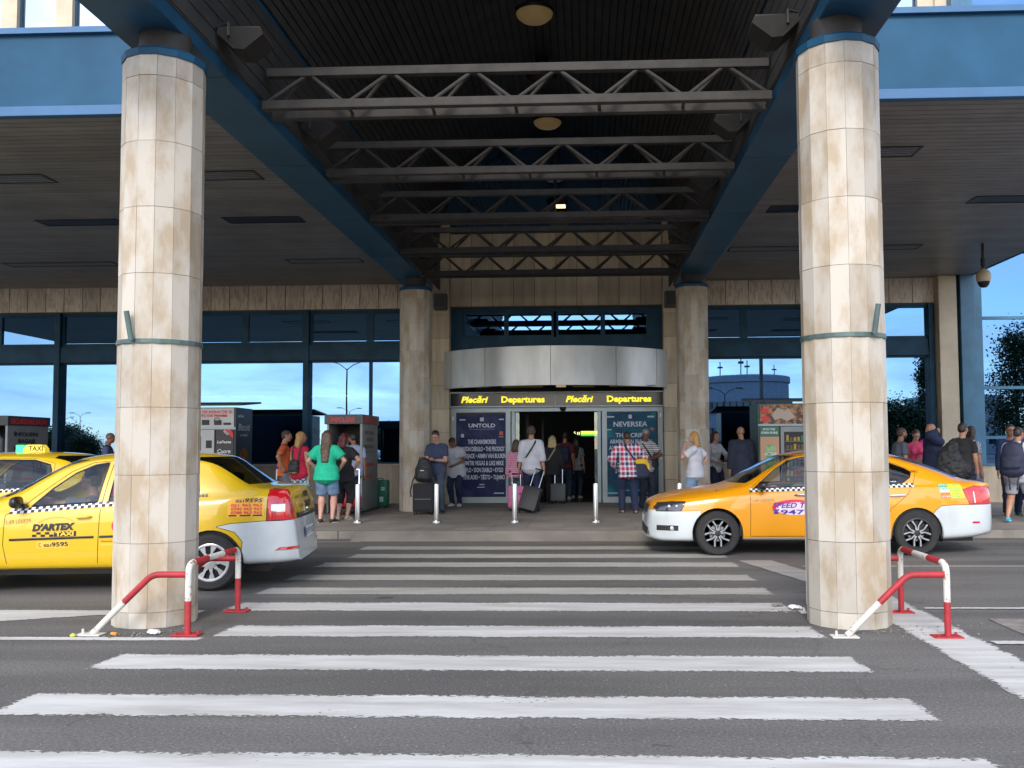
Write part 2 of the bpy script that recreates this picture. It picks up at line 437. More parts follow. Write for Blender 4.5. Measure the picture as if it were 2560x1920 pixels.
def marking(name, poly4, m, rim=0.07, z=0.004):
    """painted sheet with an inner loop, so that the 'edge' attribute rises from the rim inwards"""
    P = [Vector((x, y, 0)) for x, y in poly4]; n = len(P); inner = []
    for i in range(n):
        a, b, c = P[i-1], P[i], P[(i+1) % n]
        d1 = (b-a).normalized(); d2 = (c-b).normalized()
        n1 = Vector((-d1.y, d1.x, 0)); n2 = Vector((-d2.y, d2.x, 0))
        k = (n1+n2); k = k/max(.25, k.length_squared/2)
        inner.append(b+k*rim)
    vs = [(p.x, p.y, z) for p in P]+[(p.x, p.y, z) for p in inner]
    fs = [(i, (i+1) % n, n+(i+1) % n, n+i) for i in range(n)]+[tuple(range(n, 2*n))]
    me = bpy.data.meshes.new(name); me.from_pydata(vs, [], fs)
    at = me.attributes.new('edge', 'FLOAT', 'POINT'); at.data.foreach_set('value', [0.0]*n+[1.0]*n)
    o = link_mesh(name, me, m); tag(o, kind='structure'); return o
# crosswalk bars, near to far
bars = [(-0.05, -3.4, 1.9), (1.02, -3.4, 1.9), (2.1, -3.4, 1.9), (3.15, -3.4, 1.9), (4.24, -3.37, 1.90), (5.27, -3.36, 1.89), (6.32, -3.37, 1.86), (7.38, -2.95, 1.83),
        (8.50, -3.32, 1.83), (9.42, -3.36, 1.86), (10.38, -3.37, 1.85), (11.50, -3.38, 1.86), (12.40, -3.2, 1.86),
        (13.38, -3.3, 1.86)]
for yc, xa, xb in bars:
    w = .235
    marking('crosswalk_stripe', [(xa, yc-w), (xb, yc-w), (xb-.02, yc+w), (xa+.03, yc+w)], M_line if yc < 9 else M_line_far)
marking('road_line', [(2.47, -4), (2.95, -4), (2.97, 9.3), (2.49, 9.3)], M_line)
marking('road_line', [(2.99, 6.94), (14, 7.0), (14, 7.12), (2.99, 7.06)], M_line, .02, .008)
marking('road_line', [(3.0, 8.40), (14, 8.44), (14, 8.53), (3.0, 8.49)], M_line, .02, .008)
marking('road_line', [(2.6, 11.3), (14, 11.35), (14, 11.44), (2.6, 11.39)], M_line_far, .015)
marking('road_line', [(-14, 6.98), (-2.98, 7.0), (-2.96, 7.12), (-14, 7.1)], M_line, .02)
marking('road_line', [(-14, 7.5), (-5.3, 7.62), (-4.3, 8.05), (-3.45, 8.12), (-3.45, 8.3), (-14, 8.28)], M_line, .04)
marking('road_line', [(-14, 14.0), (-3.5, 14.2), (-3.5, 14.3), (-14, 14.1)], M_line_far, .02)
marking('road_line', [(1.9, 11.9), (2.5, 9.35), (2.9, 9.35), (2.35, 11.9)], M_line_far, .03, .006)
M_slab = mat('old_concrete', (.24, .215, .19), .85, c2=(.13, .12, .11), vscale=5, bump=.5, bscale=20, detail=8)
mb = MB(); mb.box(3.35, 4.55, 7.22, 7.93, -.05, .009); mb.box(4.6, 5.9, 7.22, 7.93, -.05, .0095)
tag(mb.build('concrete_patch', M_slab), kind='structure')

# pavement in front of the terminal
M_pave = mat('pavement_slab', (.27, .245, .215), .8, c2=(.19, .17, .15), vscale=1.1, tint=.16, bump=.35, bscale=60, detail=9, stretch=(1, 1, 1))
M_kerb = mat('kerb_stone', (.22, .20, .175), .8, c2=(.15, .135, .12), vscale=3, bump=.4, tint=.12)
KY, PZ = 14.75, .12
mb = MB(); rnd = random.Random(3)
mb.box(-40, 40, KY+.16, 23.2, -.2, PZ-.006, tint=0)
x = -22.0
while x < 22:
    y = KY+.164
    while y < 22.3:
        mb.box(x+.003, x+.597, y+.003, min(y+.597, 22.4), PZ-.03, PZ+rnd.uniform(-.0006, .0006), tint=rnd.random()); y += .6
    x += .6
tag(mb.build('pavement', M_pave), kind='structure')
mb = MB(); x = -30.0
while x < 30:
    mb.box(x+.004, x+.996, KY, KY+.158, -.1, PZ+.003, tint=rnd.random(), bev=.012); x += 1
tag(mb.build('kerb', M_kerb), kind='structure')

mb = MB(); mb.prism([(14.36, .003), (14.752, .1235), (14.752, -.05), (14.36, -.05)], -3.7, 2.2, 'YZ')
tag(mb.build('dropped_kerb', M_pave), kind='structure')
# ================================================================== TERMINAL BUILDING
FY = 22.0
bld = empty('terminal_building', (-.7, FY, 0), label='terminal building with beige stone cladding, blue framed windows and glazed departures entrance', cat='building')
def panel_wall(mb, x0, x1, z0, z1, y, pw, ph, rnd, th=.03, gap=.006, back=None):
    nx = max(1, round((x1-x0)/pw)); nz_ = max(1, round((z1-z0)/ph)); dx = (x1-x0)/nx; dz = (z1-z0)/nz_
    for i in range(nx):
        for k in range(nz_):
            mb.box(x0+i*dx+gap, x0+(i+1)*dx-gap, y, y+th, z0+k*dz+gap, z0+(k+1)*dz-gap, tint=rnd.random(), bev=.004)
rnd = random.Random(11)
# ribbed stone band over the windows, both wings
mb = MB()
panel_wall(mb, -19.2, -3.62, 4.81, 5.412, FY-.06, .457, 1, rnd, gap=.008); mb.build('wall', M_stone_rib, bld); mb = MB()
panel_wall(mb, 2.25, 8.3, 4.81, 5.412, FY-.06, .53, 1, rnd, gap=.008)
mb.build('wall', M_stone_rib, bld)
for xa, xb in ((-19.2, -3.62), (2.25, 8.3)): mb = MB(); mb.box(xa, xb, FY-.03, FY+.12, 4.79, 5.412); mb.build('wall', M_gap, bld)
# low wall under the windows, with its sill
mb = MB(); panel_wall(mb, -19.2, -3.62, .12, 1.03, FY-.05, 1.05, .93, rnd, th=.05, gap=.003); mb.build('wall', M_stone_fac, bld); mb = MB(); panel_wall(mb, 2.25, 8.25, .12, 1.03, FY-.05, 1.05, .93, rnd, th=.05, gap=.003); mb.build('wall', M_stone_fac, bld); mb = MB()
panel_wall(mb, 9.15, 20, .12, .98, FY-.28, 1.05, .9, rnd, th=.05, gap=.003)
mb.build('wall', M_stone_fac, bld)
for xa, xb, ya, zb_ in ((-19.2, -3.62, FY-.02, 1.03), (2.25, 8.25, FY-.02, 1.03), (9.15, 20, FY-.25, .98)): mb = MB(); mb.box(xa, xb, ya, FY+.2, .1, zb_); mb.build('wall', M_gap, bld)
mb = MB(); mb.box(-19.2, -3.62, FY-.13, FY+.1, 1.032, 1.07, bev=.006); mb.box(2.25, 8.25, FY-.13, FY+.1, 1.032, 1.07, bev=.006); mb.build('window_sill', M_stone_rib, bld)

def window(x0, x1, z0, z1, y, fw=.05, m=None, mull=(), depth=.10, fm=None, glass=True):
    """one window: frame with its bars, pane as its child"""
    f = MB(); e = .0
    f.box(x0, x0+fw, y, y+depth, z0, z1); f.box(x1-fw, x1, y, y+depth, z0, z1)
    f.box(x0+fw, x1-fw, y, y+depth, z0, z0+fw); f.box(x0+fw, x1-fw, y, y+depth, z1-fw, z1)
    for q in mull: f.box(q-.035, q+.035, y-.004, y+depth+.004, z0+fw, z1-fw)
    o = f.build('window_frame', fm or M_blue_dark, bld)
    if glass:
        g = MB(); g.box(x0+fw-.004, x1-fw+.004, y+.045, y+.057, z0+fw-.004, z1-fw+.004)
        g.build('pane', m or M_pane, o)
    return o
def bay(x0, x1, npan, low_mull=()):
    """big pane below, header, row of small panes above"""
    window(x0+.02, x1-.02, 1.07, 3.57, FY, .045, M_pane, low_mull)
    h = MB(); h.box(x0+.03, x1-.03, FY-.09, FY+.1, 3.57, 3.95, bev=.01); h.box(x0+.02, x1-.02, FY-.105, FY-.09, 3.57, 3.605)
    h.build('window_header', M_blue_dark, bld)
    w = (x1-x0-.08)/npan
    for i in range(npan):
        a = x0+.04+i*w
        window(a, a+w, 3.95, 4.79, FY-.02, .085, M_pane_dark)
mull_x = [-19.0, -15.97, -12.9, -9.82, -6.75, -3.68]
for a, b in zip(mull_x, mull_x[1:]): bay(a, b, 2 if b > -16 else 2, (-5.2,) if b > -4 else ())
for q in mull_x:
    mb = MB(); mb.box(q-.07, q+.07, FY-.13, FY+.12, 1.07, 4.79, bev=.01); mb.build('mullion', M_blue_dark, bld)
bay(2.3, 5.25, 2, (4.18,)); bay(5.25, 8.2, 2, ())
for q in (2.3, 5.25, 8.14):
    mb = MB(); mb.box(q-.06, q+.06, FY-.13, FY+.12, 1.07, 4.79, bev=.01); mb.build('mullion', M_blue_dark, bld)
# cream pier and tall blue glazed wing at the right
M_cream = mat('cream_render', (.62, .52, .38), .8, var=.2, vscale=1.5)
mb = MB(); mb.box(8.24, 8.66, FY-.35, FY+.3, 0.1, 5.412, bev=.02); mb.box(8.45, 8.9, FY-.1, FY+.5, 5.412, 13.8); mb.build('pier', M_cream, bld)
M_blue_mid = mat('blue_column_paint', (.035, .14, .24), .4, var=.25, vscale=2)
mb = MB(); mb.box(8.72, 9.06, FY-.40, FY+.1, .1, 13.5, bev=.015); mb.box(9.06, 9.22, FY-.36, FY-.1, .98, 13.5); mb.build('corner_post', M_blue_mid, bld)
for (za, zb) in ((.98, 1.62), (1.62, 2.77), (2.77, 4.40), (4.40, 5.95), (5.95, 7.6), (7.6, 9.3), (9.3, 11), (11, 13)):
    for (xa, xb) in ((9.2, 12.3), (12.3, 15.4), (15.4, 18.5)):
        window(xa, xb, za, zb, FY-.33, .035, M_pane, fm=M_blue_mid, depth=.12)
# stone piers beside the entrance
for s, (xa, xb) in ((-1, (-4.25, -3.23)), (1, (1.83, 2.85))):
    mb = MB()
    for i, zc in enumerate([.12+.56*k for k in range(12)]):
        for (a, b) in ((xa, (xa+xb)/2-.1*s), ((xa+xb)/2-.1*s, xb)):
            mb.box(a+.003, b-.003, FY-.38, FY-.05, zc+.003, zc+.557, tint=rnd.random(), bev=.006)
    mb.build('wall', M_stone_fac, bld)
    mb = MB(); mb.box(xa+.01, xb-.01, FY-.36, FY+.3, .1, 6.8); mb.build('wall', M_gap, bld)
# stone over the entrance with arched fanlight
mb = MB(); panel_wall(mb, -3.23, 1.83, 4.82, 6.58, FY-.2, .507, .88, rnd, gap=.006); mb.build('wall', M_stone_fac, bld)
mb = MB(); mb.box(-3.23, 1.83, FY-.17, FY+.2, 4.79, 6.56); mb.build('wall', M_gap, bld)
CX, CZ, RA = -.7, 6.6, 2.35
arc = [(CX+RA*math.cos(PI*i/28), CZ+RA*math.sin(PI*i/28)) for i in range(29)]
mb = MB(); mb.prism([(CX-4.2, CZ), (CX-4.2, 9.6), (CX+4.2, 9.6), (CX+4.2, CZ)]+arc, FY-.2, FY+.15)
mb.build('gable_panel', M_blue_dark, bld)
mb = MB()
arc2 = [(CX+(RA-.16)*math.cos(PI*i/28), CZ+.1+(RA-.2)*math.sin(PI*i/28)) for i in range(29)]
mb.prism(arc+arc2[::-1], FY-.14, FY+.05)
mb.box(CX-RA, CX+RA, FY-.14, FY+.05, CZ-.04, CZ+.1)
for q in (-1.25, 0, 1.25):
    hh = math.sqrt(max(0, (RA-.1)**2-q*q)); mb.box(CX+q-.04, CX+q+.04, FY-.13, FY+.03, CZ+.1, CZ+hh)
mb.box(CX-2.15, CX+2.15, FY-.132, FY+.02, CZ+1.0, CZ+1.07)
fan = mb.build('fanlight_frame', M_blue_dark, bld)
mb = MB(); mb.prism([(CX+(RA-.05)*math.cos(PI*i/28), CZ+.02+(RA-.05)*math.sin(PI*i/28)) for i in range(29)], FY-.06, FY-.05)
mb.build('pane', M_pane_dark, fan)
# entrance: row of four upper panes
mb = MB()
for (a, b, c, d) in ((-3.23, 1.83, 4.70, 4.80), (-3.23, 1.83, 3.78, 4.08), (-3.23, -2.95, 4.08, 4.70), (1.52, 1.83, 4.08, 4.70)):
    mb.box(a, b, FY-.1, FY+.1, c, d)
mb.build('window_header', M_blue_dark, bld)
for (a, b) in ((-2.95, -1.90), (-1.90, -.76), (-.70, .42), (.42, 1.52)): window(a, b, 4.08, 4.70, FY-.06, .055, M_pane_dark)
# upper storey above the canopies
M_upglass = glass_mat('upper_glass', (.6, .72, .9), (.3, .35, .4), .8)
mb = MB(); mb.box(-26, 26, FY+.35, FY+.6, 5.0, 10.6); mb.box(-26, 26, FY+.1, FY+.6, 13.2, 14.2)
x = -26.0
while x < 26: mb.box(x, x+.42, FY+.02, FY+.55, 10.6, 13.2); x += 1.42
x = -26.0
mb.build('wall', M_cream, bld)
while x < 25:
    if x < -7 or x > 4.5: window(x+.42, x+1.42, 10.6, 13.2, FY+.15, .05, M_upglass, fm=M_blue_dark)
    x += 1.42
# interior seen through the doors and the glass
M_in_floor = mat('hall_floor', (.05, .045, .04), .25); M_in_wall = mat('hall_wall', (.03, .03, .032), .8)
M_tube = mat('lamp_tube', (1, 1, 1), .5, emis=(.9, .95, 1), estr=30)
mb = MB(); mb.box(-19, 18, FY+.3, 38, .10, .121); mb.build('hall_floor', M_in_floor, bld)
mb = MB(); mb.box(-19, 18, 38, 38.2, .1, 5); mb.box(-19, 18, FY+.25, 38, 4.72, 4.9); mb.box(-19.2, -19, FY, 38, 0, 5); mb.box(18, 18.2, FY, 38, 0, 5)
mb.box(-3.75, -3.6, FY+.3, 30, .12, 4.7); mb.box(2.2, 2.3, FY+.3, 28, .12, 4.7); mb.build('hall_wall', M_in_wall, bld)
for (xa, xb, y, z, lb) in ((-12.2, -10.9, 27, 2.98, 'white strip light glowing behind the left windows, leftmost'), (-10.6, -9.6, 27, 2.98, 'short white strip light glowing behind the window left of the column'), (-8.4, -6.9, 27, 2.98, 'long white strip light glowing behind the window over the orange shirt man'), (-6.8, -6.3, 27, 2.98, 'shortest white strip light, just right of the blue mullion'), (-5.5, -4.2, 27, 2.98, 'white strip light glowing behind the window beside the far left column')):
    mb = MB(); mb.box(xa, xb, y, y+.05, z, z+.04); t = mb.build('strip_light', M_tube); tag(t, lb, 'strip light', 'strip lights inside the hall')

# ---------------- entrance doors (things of their own: sliding panels with posters)
DY = FY-.12
M_clear = glass_mat('clear_glass', (.5, .6, .65), (.75, .8, .8), .08)
ent = empty('entrance_doors', (-.7, DY, PZ), label='grey framed sliding glass doors standing open under the departures sign', cat='door')
def frame_rect(mb, x0, x1, z0, z1, y0, y1, w, wb=None):
    wb = wb or w
    mb.box(x0, x0+w, y0, y1, z0, z1); mb.box(x1-w, x1, y0, y1, z0, z1)
    mb.box(x0+w, x1-w, y0, y1, z0, z0+wb); mb.box(x0+w, x1-w, y0, y1, z1-w, z1)
mb = MB(); frame_rect(mb, -3.22, -1.80, .13, 2.40, DY, DY+.06, .115, .14); mb.build('door_panel', M_alu, ent)
mb = MB(); frame_rect(mb, .38, 1.82, .13, 2.40, DY, DY+.06, .115, .14); mb.build('door_panel', M_alu, ent)
mb = MB(); mb.box(-1.80, .38, DY+.01, DY+.09, 2.30, 2.40); mb.box(-1.775, -1.70, DY+.07, DY+.12, .13, 2.30); mb.box(.27, .35, DY+.07, DY+.12, .13, 2.30)
mb.build('door_frame', M_alu, ent)
mb = MB(); mb.box(-1.90, -1.60, DY+.16, DY+.19, .13, 2.28); mb.box(.2, .3, DY+.16, DY+.19, .13, 2.28); mb.build('sliding_glass', M_clear, ent)
mb = MB(); mb.box(-3.19, -3.16, DY-.012, DY, 2.1, 2.2); mb.box(1.75, 1.78, DY-.012, DY, 2.15, 2.24); mb.box(1.75, 1.78, DY-.012, DY, 1.15, 1.26); mb.build('door_sensor', M_white, ent)
# inner vestibule posts and second door line
mb = MB(); mb.box(-1.55, -1.47, 23.6, 23.7, .13, 2.5); mb.box(-1.2, -1.14, 24.8, 24.9, .13, 2.5); mb.box(-1.6, .6, 23.6, 23.7, 2.4, 2.55)
mb.build('inner_door_frame', M_dark, ent)
mb = MB(); mb.lathe([(.001, -.075), (.04, -.07), (.065, -.04), (.075, 0), (.075, .02)], -.55, DY-.03, 20, cz=2.375)
tag(mb.build('dome_camera', M_black, smooth=True), 'small black dome camera over the middle of the open doors', 'camera')

# ---------------- departures sign
sg = empty('departures_sign', (-.7, DY-.1, 2.41), label='black sign over the doors reading departures in yellow letters', cat='sign')
mb = MB(); mb.box(-3.22, 1.82, DY-.12, DY+.05, 2.43, 2.735, bev=.006); mb.build('sign_panel', mat('sign_black', (.018, .018, .02), .18), sg)
mb = MB(); mb.box(-3.25, 1.85, DY-.14, DY+.05, 2.735, 2.765); mb.box(-3.25, 1.85, DY-.14, DY+.05, 2.402, 2.43); mb.box(-3.25, -3.22, DY-.14, DY+.05, 2.43, 2.735); mb.box(1.82, 1.85, DY-.14, DY+.05, 2.43, 2.735)
mb.box(-.735, -.725, DY-.124, DY-.12, 2.43, 2.735); mb.build('sign_frame', M_alu, sg)
X22 = lambda px: (px-1465)*(DY-.12)/2300
for (t, px, wpx, sh) in (('Plecări', 1151.5, 68, .25), ('Departures', 1253, 109, 0), ('Plecări', 1414.5, 69, .25), ('Departures', 1517.5, 111, 0)):
    sign_text(t, X22(px), DY-.125, 2.515 if 'l' in t else 2.515, .2, M_yellow_letters, sg, bold=.008, shear=sh, width=wpx*(DY-.12)/2300)

# ---------------- curved metal canopy over the doors
cur = empty('curved_awning', (-.7, 21, 2.8), label='curved brushed metal awning bulging over the entrance doors', cat='awning')
def arcpt(t, r=0):      # t -1..1 ; chord 5.42 sagitta 1.35
    Rr = (2.71**2+1.35**2)/(2*1.35); yc = 21.72-1.35+Rr; a = math.asin(2.71/Rr)*t
    return (-.715+(Rr+r)*math.sin(a), yc-(Rr+r)*math.cos(a))
edges = [-1, -.86, -.52, -.02, .46, .83, 1]
for a, b in zip(edges, edges[1:]):
    n = max(2, int((b-a)*26)); vs = []; fs = []
    ea = .0016 if a > -1 else 0; eb = .0016 if b < 1 else 0
    for i in range(n+1):
        t = a+ea+(b-ea-eb-a)*i/n; x, y = arcpt(t); x2, y2 = arcpt(t, -.03)
        vs += [(x, y, 2.83), (x, y, 3.71), (x2, y2, 3.71), (x2, y2, 2.83)]
    for i in range(n):
        for k in range(4): fs.append((4*i+k, 4*i+4+k, 4*i+4+(k+1) % 4, 4*i+(k+1) % 4))
    fs += [(0, 1, 2, 3), (4*n+3, 4*n+2, 4*n+1, 4*n)]
    m_ = MB(); m_.add(vs, fs); m_.build('metal_panel', M_brushed, cur, smooth=True, angle=30)
pl = [arcpt(-1+2*i/30, -.04) for i in range(31)]
mb = MB(); mb.prism(pl+[(pl[-1][0], DY+.1), (pl[0][0], DY+.1)], 3.60, 3.66, 'XY'); mb.build('awning_top', M_dark, cur)
mb = MB(); mb.prism(pl+[(pl[-1][0], DY), (pl[0][0], DY)], 2.86, 2.88, 'XY')
mb.build('awning_underside', mat('awning_soffit', (.05, .047, .03), .15, metal=.6), cur)
mb = MB(); mb.box(-.68, -.46, 21.0, 21.25, 2.835, 2.86); mb.build('downlight', mat('lamp_cover', (.4, .3, .15), .5, emis=(1, .7, .4), estr=.12), cur)
mb = MB()
for (a, b) in ((-2.9, -2.25), (-1.95, -1.0), (-.3, .2), (.55, 1.6)): mb.box(a, b, 21.1, 21.5, 2.848, 2.858)
mb.build('painted_reflection', mat('reflection_yellow', (.16, .14, .015), .4), cur)  # yellow strips paint the sign letters' reflection onto the awning underside

# ---------------- exit sign inside
es = empty('exit_sign', (.2, 25.5, 2.1), label='hanging green and yellow emergency exit sign in the dark hall', cat='sign')
EY = 25.5; ex = lambda px: (px-1465)*EY/2300; ez = lambda py: 1.47+(1115-py)*EY/2300
mb = MB(); mb.box(ex(1452), ex(1493), EY, EY+.05, ez(1085), ez(1078)); mb.build('yellow_panel', mat('exit_yellow', (.6, .5, .02), .5, emis=(.8, .65, .05), estr=.8), es)
mb = MB(); mb.box(ex(1452), ex(1493), EY, EY+.05, ez(1090), ez(1085.4)); mb.build('green_panel', mat('exit_green', (.02, .3, .05), .5, emis=(.05, .45, .06), estr=.6), es)
sign_text('Ieșire de urgență', ex(1453), EY-.005, ez(1083.8), .06, M_black, es, width=.42)
sign_text('Emergency exit', ex(1454), EY-.005, ez(1089.2), .05, M_white, es, width=.28)
mb = MB(); mb.prism([(ex(1435), ez(1079)), (ex(1439), ez(1079)), (ex(1436.4), ez(1081)), (ex(1440), ez(1084)), (ex(1439), ez(1085)), (ex(1436), ez(1082)), (ex(1435), ez(1083.5))], EY, EY+.02)
mb.box(ex(1443), ex(1445), EY, EY+.02, ez(1087), ez(1080)); mb.box(ex(1447), ex(1449), EY, EY+.02, ez(1087), ez(1080))
mb.build('pictogram', mat('exit_pict', (.7, .8, .3), .5, emis=(.7, .8, .3), estr=.6), es)
mb = MB(); mb.box(ex(1470), ex(1471), EY+.02, EY+.03, ez(1078), 4.7); mb.build('hanger', M_dark, es)

# ================================================================== CANOPIES
can = empty('entrance_canopy', (-.7, 13, 5), label='dark slatted airport canopy with blue fascias, blue beams and barrel vault', cat='canopy')
SZ = 5.42
mb = MB(); y = 10.56
while y < 21.93:
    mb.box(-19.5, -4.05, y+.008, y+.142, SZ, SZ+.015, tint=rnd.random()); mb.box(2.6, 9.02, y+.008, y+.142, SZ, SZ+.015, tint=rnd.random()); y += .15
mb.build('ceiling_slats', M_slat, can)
mb = MB(); mb.box(-19.5, -4.05, 10.55, 21.95, SZ+.018, SZ+.05); mb.box(2.6, 9.02, 10.55, 21.95, SZ+.018, SZ+.05); mb.build('ceiling_backing', M_dark, can)
mb = MB(); mb.box(-19.5, -4.05, 10.62, 21.95, 6.42, 6.5); mb.box(2.6, 9.03, 10.62, 21.95, 6.42, 6.5); mb.build('roof', M_blue_dark, can)
FX = 9.02
for (xa, xb) in ((-19.5, -4.06), (2.6, FX)):
    mb = MB(); q = xa
    while q < xb-.01:
        q2 = min(xb, q+3.0); mb.box(q+.004, q2-.004, 10.48, 10.54, SZ+.10, 6.40, tint=rnd.random())
        for zb_ in (5.62, 6.30): mb.box(q+.05, q+.07, 10.476, 10.48, zb_, zb_+.02)
        q = q2
    f = mb.build('fascia', M_steel_blue, can)
    mb = MB(); mb.box(xa, xb, 10.43, 10.545, SZ-.015, SZ+.10, bev=.006)
    # sloping coping
    mb.prism([(10.42, 6.40), (10.42, 6.47), (10.62, 6.56), (10.60, 6.40)], xa, xb, 'YZ'); mb.build('fascia_trim', M_blue_light, f)
mb = MB(); mb.box(9.02, 9.07, 10.5, 21.95, SZ-.01, 6.39); mb.build('fascia', M_blue_dark, can)
for (xa, xb) in ((-4.06, -3.47), (1.99, 2.58)):
    mb = MB(); mb.box(xa, xb, 6.1, 20.7, 5.06, 5.25, bev=.012); mb.box(xa+.02, xb-.02, 6.12, 20.68, 5.25, 6.3)
    for y in (8.6, 11.4, 14.2, 17): mb.box(xa-.002, xb+.002, y, y+.012, 5.056, 5.252)
    mb.build('beam', M_blue_beam, can)
# vault: sloped side aprons and curved slats running front to back
VX, VR, VZ = CX-.04, 2.72, 6.3
V0, V1 = 6.15, 21.8
mb = MB()
for s in (-1, 1):
    xo = VX+s*VR
    mb.box(min(xo, xo+s*.02), max(xo, xo+s*.02), V0, V1, 5.2, 6.2, tint=.9)
    for k in range(6):
        mb.box(min(xo-s*.012, xo), max(xo-s*.012, xo), V0, V1, 5.22+k*.165, 5.37+k*.165, tint=rnd.random())
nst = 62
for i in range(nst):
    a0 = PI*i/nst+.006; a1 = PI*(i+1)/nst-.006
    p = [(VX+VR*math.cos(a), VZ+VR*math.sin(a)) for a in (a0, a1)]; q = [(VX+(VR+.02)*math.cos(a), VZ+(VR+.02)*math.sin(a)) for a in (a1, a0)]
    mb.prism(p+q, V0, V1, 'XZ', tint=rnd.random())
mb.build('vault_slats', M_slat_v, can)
mb = MB(); pp = [(VX+(VR+.03)*math.cos(PI*i/30), VZ+(VR+.03)*math.sin(PI*i/30)) for i in range(31)]; qq = [(VX+(VR+.15)*math.cos(PI*i/30), VZ+(VR+.15)*math.sin(PI*i/30)) for i in range(31)]
mb.prism(pp+qq[::-1], V0, V1); mb.build('unseen_vault_shell', M_blue_dark, can)  # outer shell out of view, added to block light above the slats
# box trusses across the vault
def truss(Y):
    """triangular truss: two bottom chords, one top chord, zigzag diagonals on both sloping faces"""
    t = MB(); xa, xb = -3.40, 1.95; c = .092; zb_, zt = 5.09, 5.49; d = .30; yt = Y+.13
    for y in (Y, Y+d): t.box(xa, xb, y-c/2, y+c/2, zb_-c/2, zb_+c/2, bev=.008)
    t.box(xa, xb, yt-c/2, yt+c/2, zt-c/2, zt+c/2, bev=.008)
    n = 12; w = (xb-xa)/n
    for y in (Y, Y+d):
        for i in range(n):
            u0, u1 = xa+i*w, xa+(i+1)*w
            a, b = (((u0+.03, y, zb_+.03), (u1-.03, yt, zt-.03)) if i % 2 == 0 else ((u0+.03, yt, zt-.03), (u1-.03, y, zb_+.03)))
            t.tube([a, b], .021, 8, cap=False)
    for i in range(0, n+1, 2): t.tube([(xa+i*w, Y, zb_), (xa+i*w, Y+d, zb_)], .018, 6, cap=False)
    return t
for Y in (9.45, 11.85, 14.25, 16.7, 18.95):
    truss(Y).build('truss', M_truss, can)

# ---------------- columns
M_neck = mat('column_neck', (.05, .045, .042), .7, var=.3)
def column(X, Y, z0, seed, near):
    rr = random.Random(seed)
    c = empty('stone_column', (X, Y, z0), label=near, cat='column', group='stone clad canopy columns')
    n = 14; ztop = 4.79; r = .337; hole = near.startswith('near right')
    levels = [.13+.56*k for k in range(9)]
    rows = ([(z0, levels[0])] if z0 < .1 else [])+list(zip(levels, levels[1:]))+[(levels[-1], ztop)]
    mb = MB(); ph = PI/n*rr.random()
    for (za, zb_) in rows:
        if zb_-za < .05: continue
        for i in range(n):
            a0 = ph+2*PI*i/n; a1 = ph+2*PI*(i+1)/n
            am = ((a0+a1)/2+PI) % (2*PI)-PI
            if hole and .1 < za < .2 and -.42 < am < .03: continue
            r1 = r+rr.uniform(-.0025, .0025)
            p0 = Vector((math.cos(a0), math.sin(a0), 0)); p1 = Vector((math.cos(a1), math.sin(a1), 0)); e = .0024/r; 
            q0 = p0.lerp(p1, .008); q1 = p0.lerp(p1, .992)
            g = .0019
            vs = [(X+q.x*R_, Y+q.y*R_, z) for z in (za+g, zb_-g) for (q, R_) in ((q0, r1), (q1, r1), (q1, r1-.03), (q0, r1-.03))]
            mb.add(vs, [(0, 1, 5, 4), (1, 2, 6, 5), (2, 3, 7, 6), (3, 0, 4, 7), (4, 5, 6, 7), (3, 2, 1, 0)], tint=rr.random())
    mb.build('shaft', M_stone, c)
    mb = MB(); mb.lathe([(r-.012, z0), (r-.012, ztop-.01)], X, Y, n, a0=ph, a1=ph+2*PI) if not hole else mb.lathe([(r-.035, z0), (r-.035, .72), (r-.012, .73), (r-.012, ztop-.01)], X, Y, n, a0=ph, a1=ph+2*PI); mb.build('core', M_grout if not hole else M_gap, c)
    mb = MB(); mb.lathe([(r-.05, 4.78), (r+.012, 4.785), (r+.018, 4.84), (r-.02, 4.87), (r-.15, 4.87)], X, Y, n, a0=ph, a1=ph+2*PI); mb.build('cap_ring', M_steel_blue, c)
    mb = MB(); mb.lathe([(.215, 4.86), (.215, 5.08)], X, Y, 24); mb.build('neck', M_neck, c, smooth=True, angle=30)
    return c
COLS = [column(-3.67, 7.77, 0, 1, 'near left pale stone clad column beside the yellow taxi'),
        column(2.165, 7.80, 0, 5, 'near right pale stone clad column in front of the orange taxi'),
        column(-3.62, 19.4, PZ, 3, 'far stone column left of the entrance beside the man with a phone'),
        column(2.25, 19.4, PZ, 4, 'far stone column right of the entrance behind the smoking woman')]
M_band = mat('galvanised_green', (.10, .15, .14), .5, metal=.4, var=.3)
for c, s, tx in ((COLS[0], -1, -.07), (COLS[1], 1, .16)):
    X, Y = c.location.x, c.location.y
    mb = MB(); mb.lathe([(.340, -.018), (.347, -.018), (.347, .018), (.340, .018)], X, Y, 28, cz=2.36, closed=True); mb.build('strap', M_band, c)
    xx = X+tx; yy = Y-math.sqrt(.345**2-tx**2)-.03
    mb = MB(); mb.tube([(xx+.02*-s*0, yy, 2.36), (xx-.035*(1 if s < 0 else -.9), yy-.02, 2.60)], .022, 10); mb.build('bracket_pipe', M_band, c)

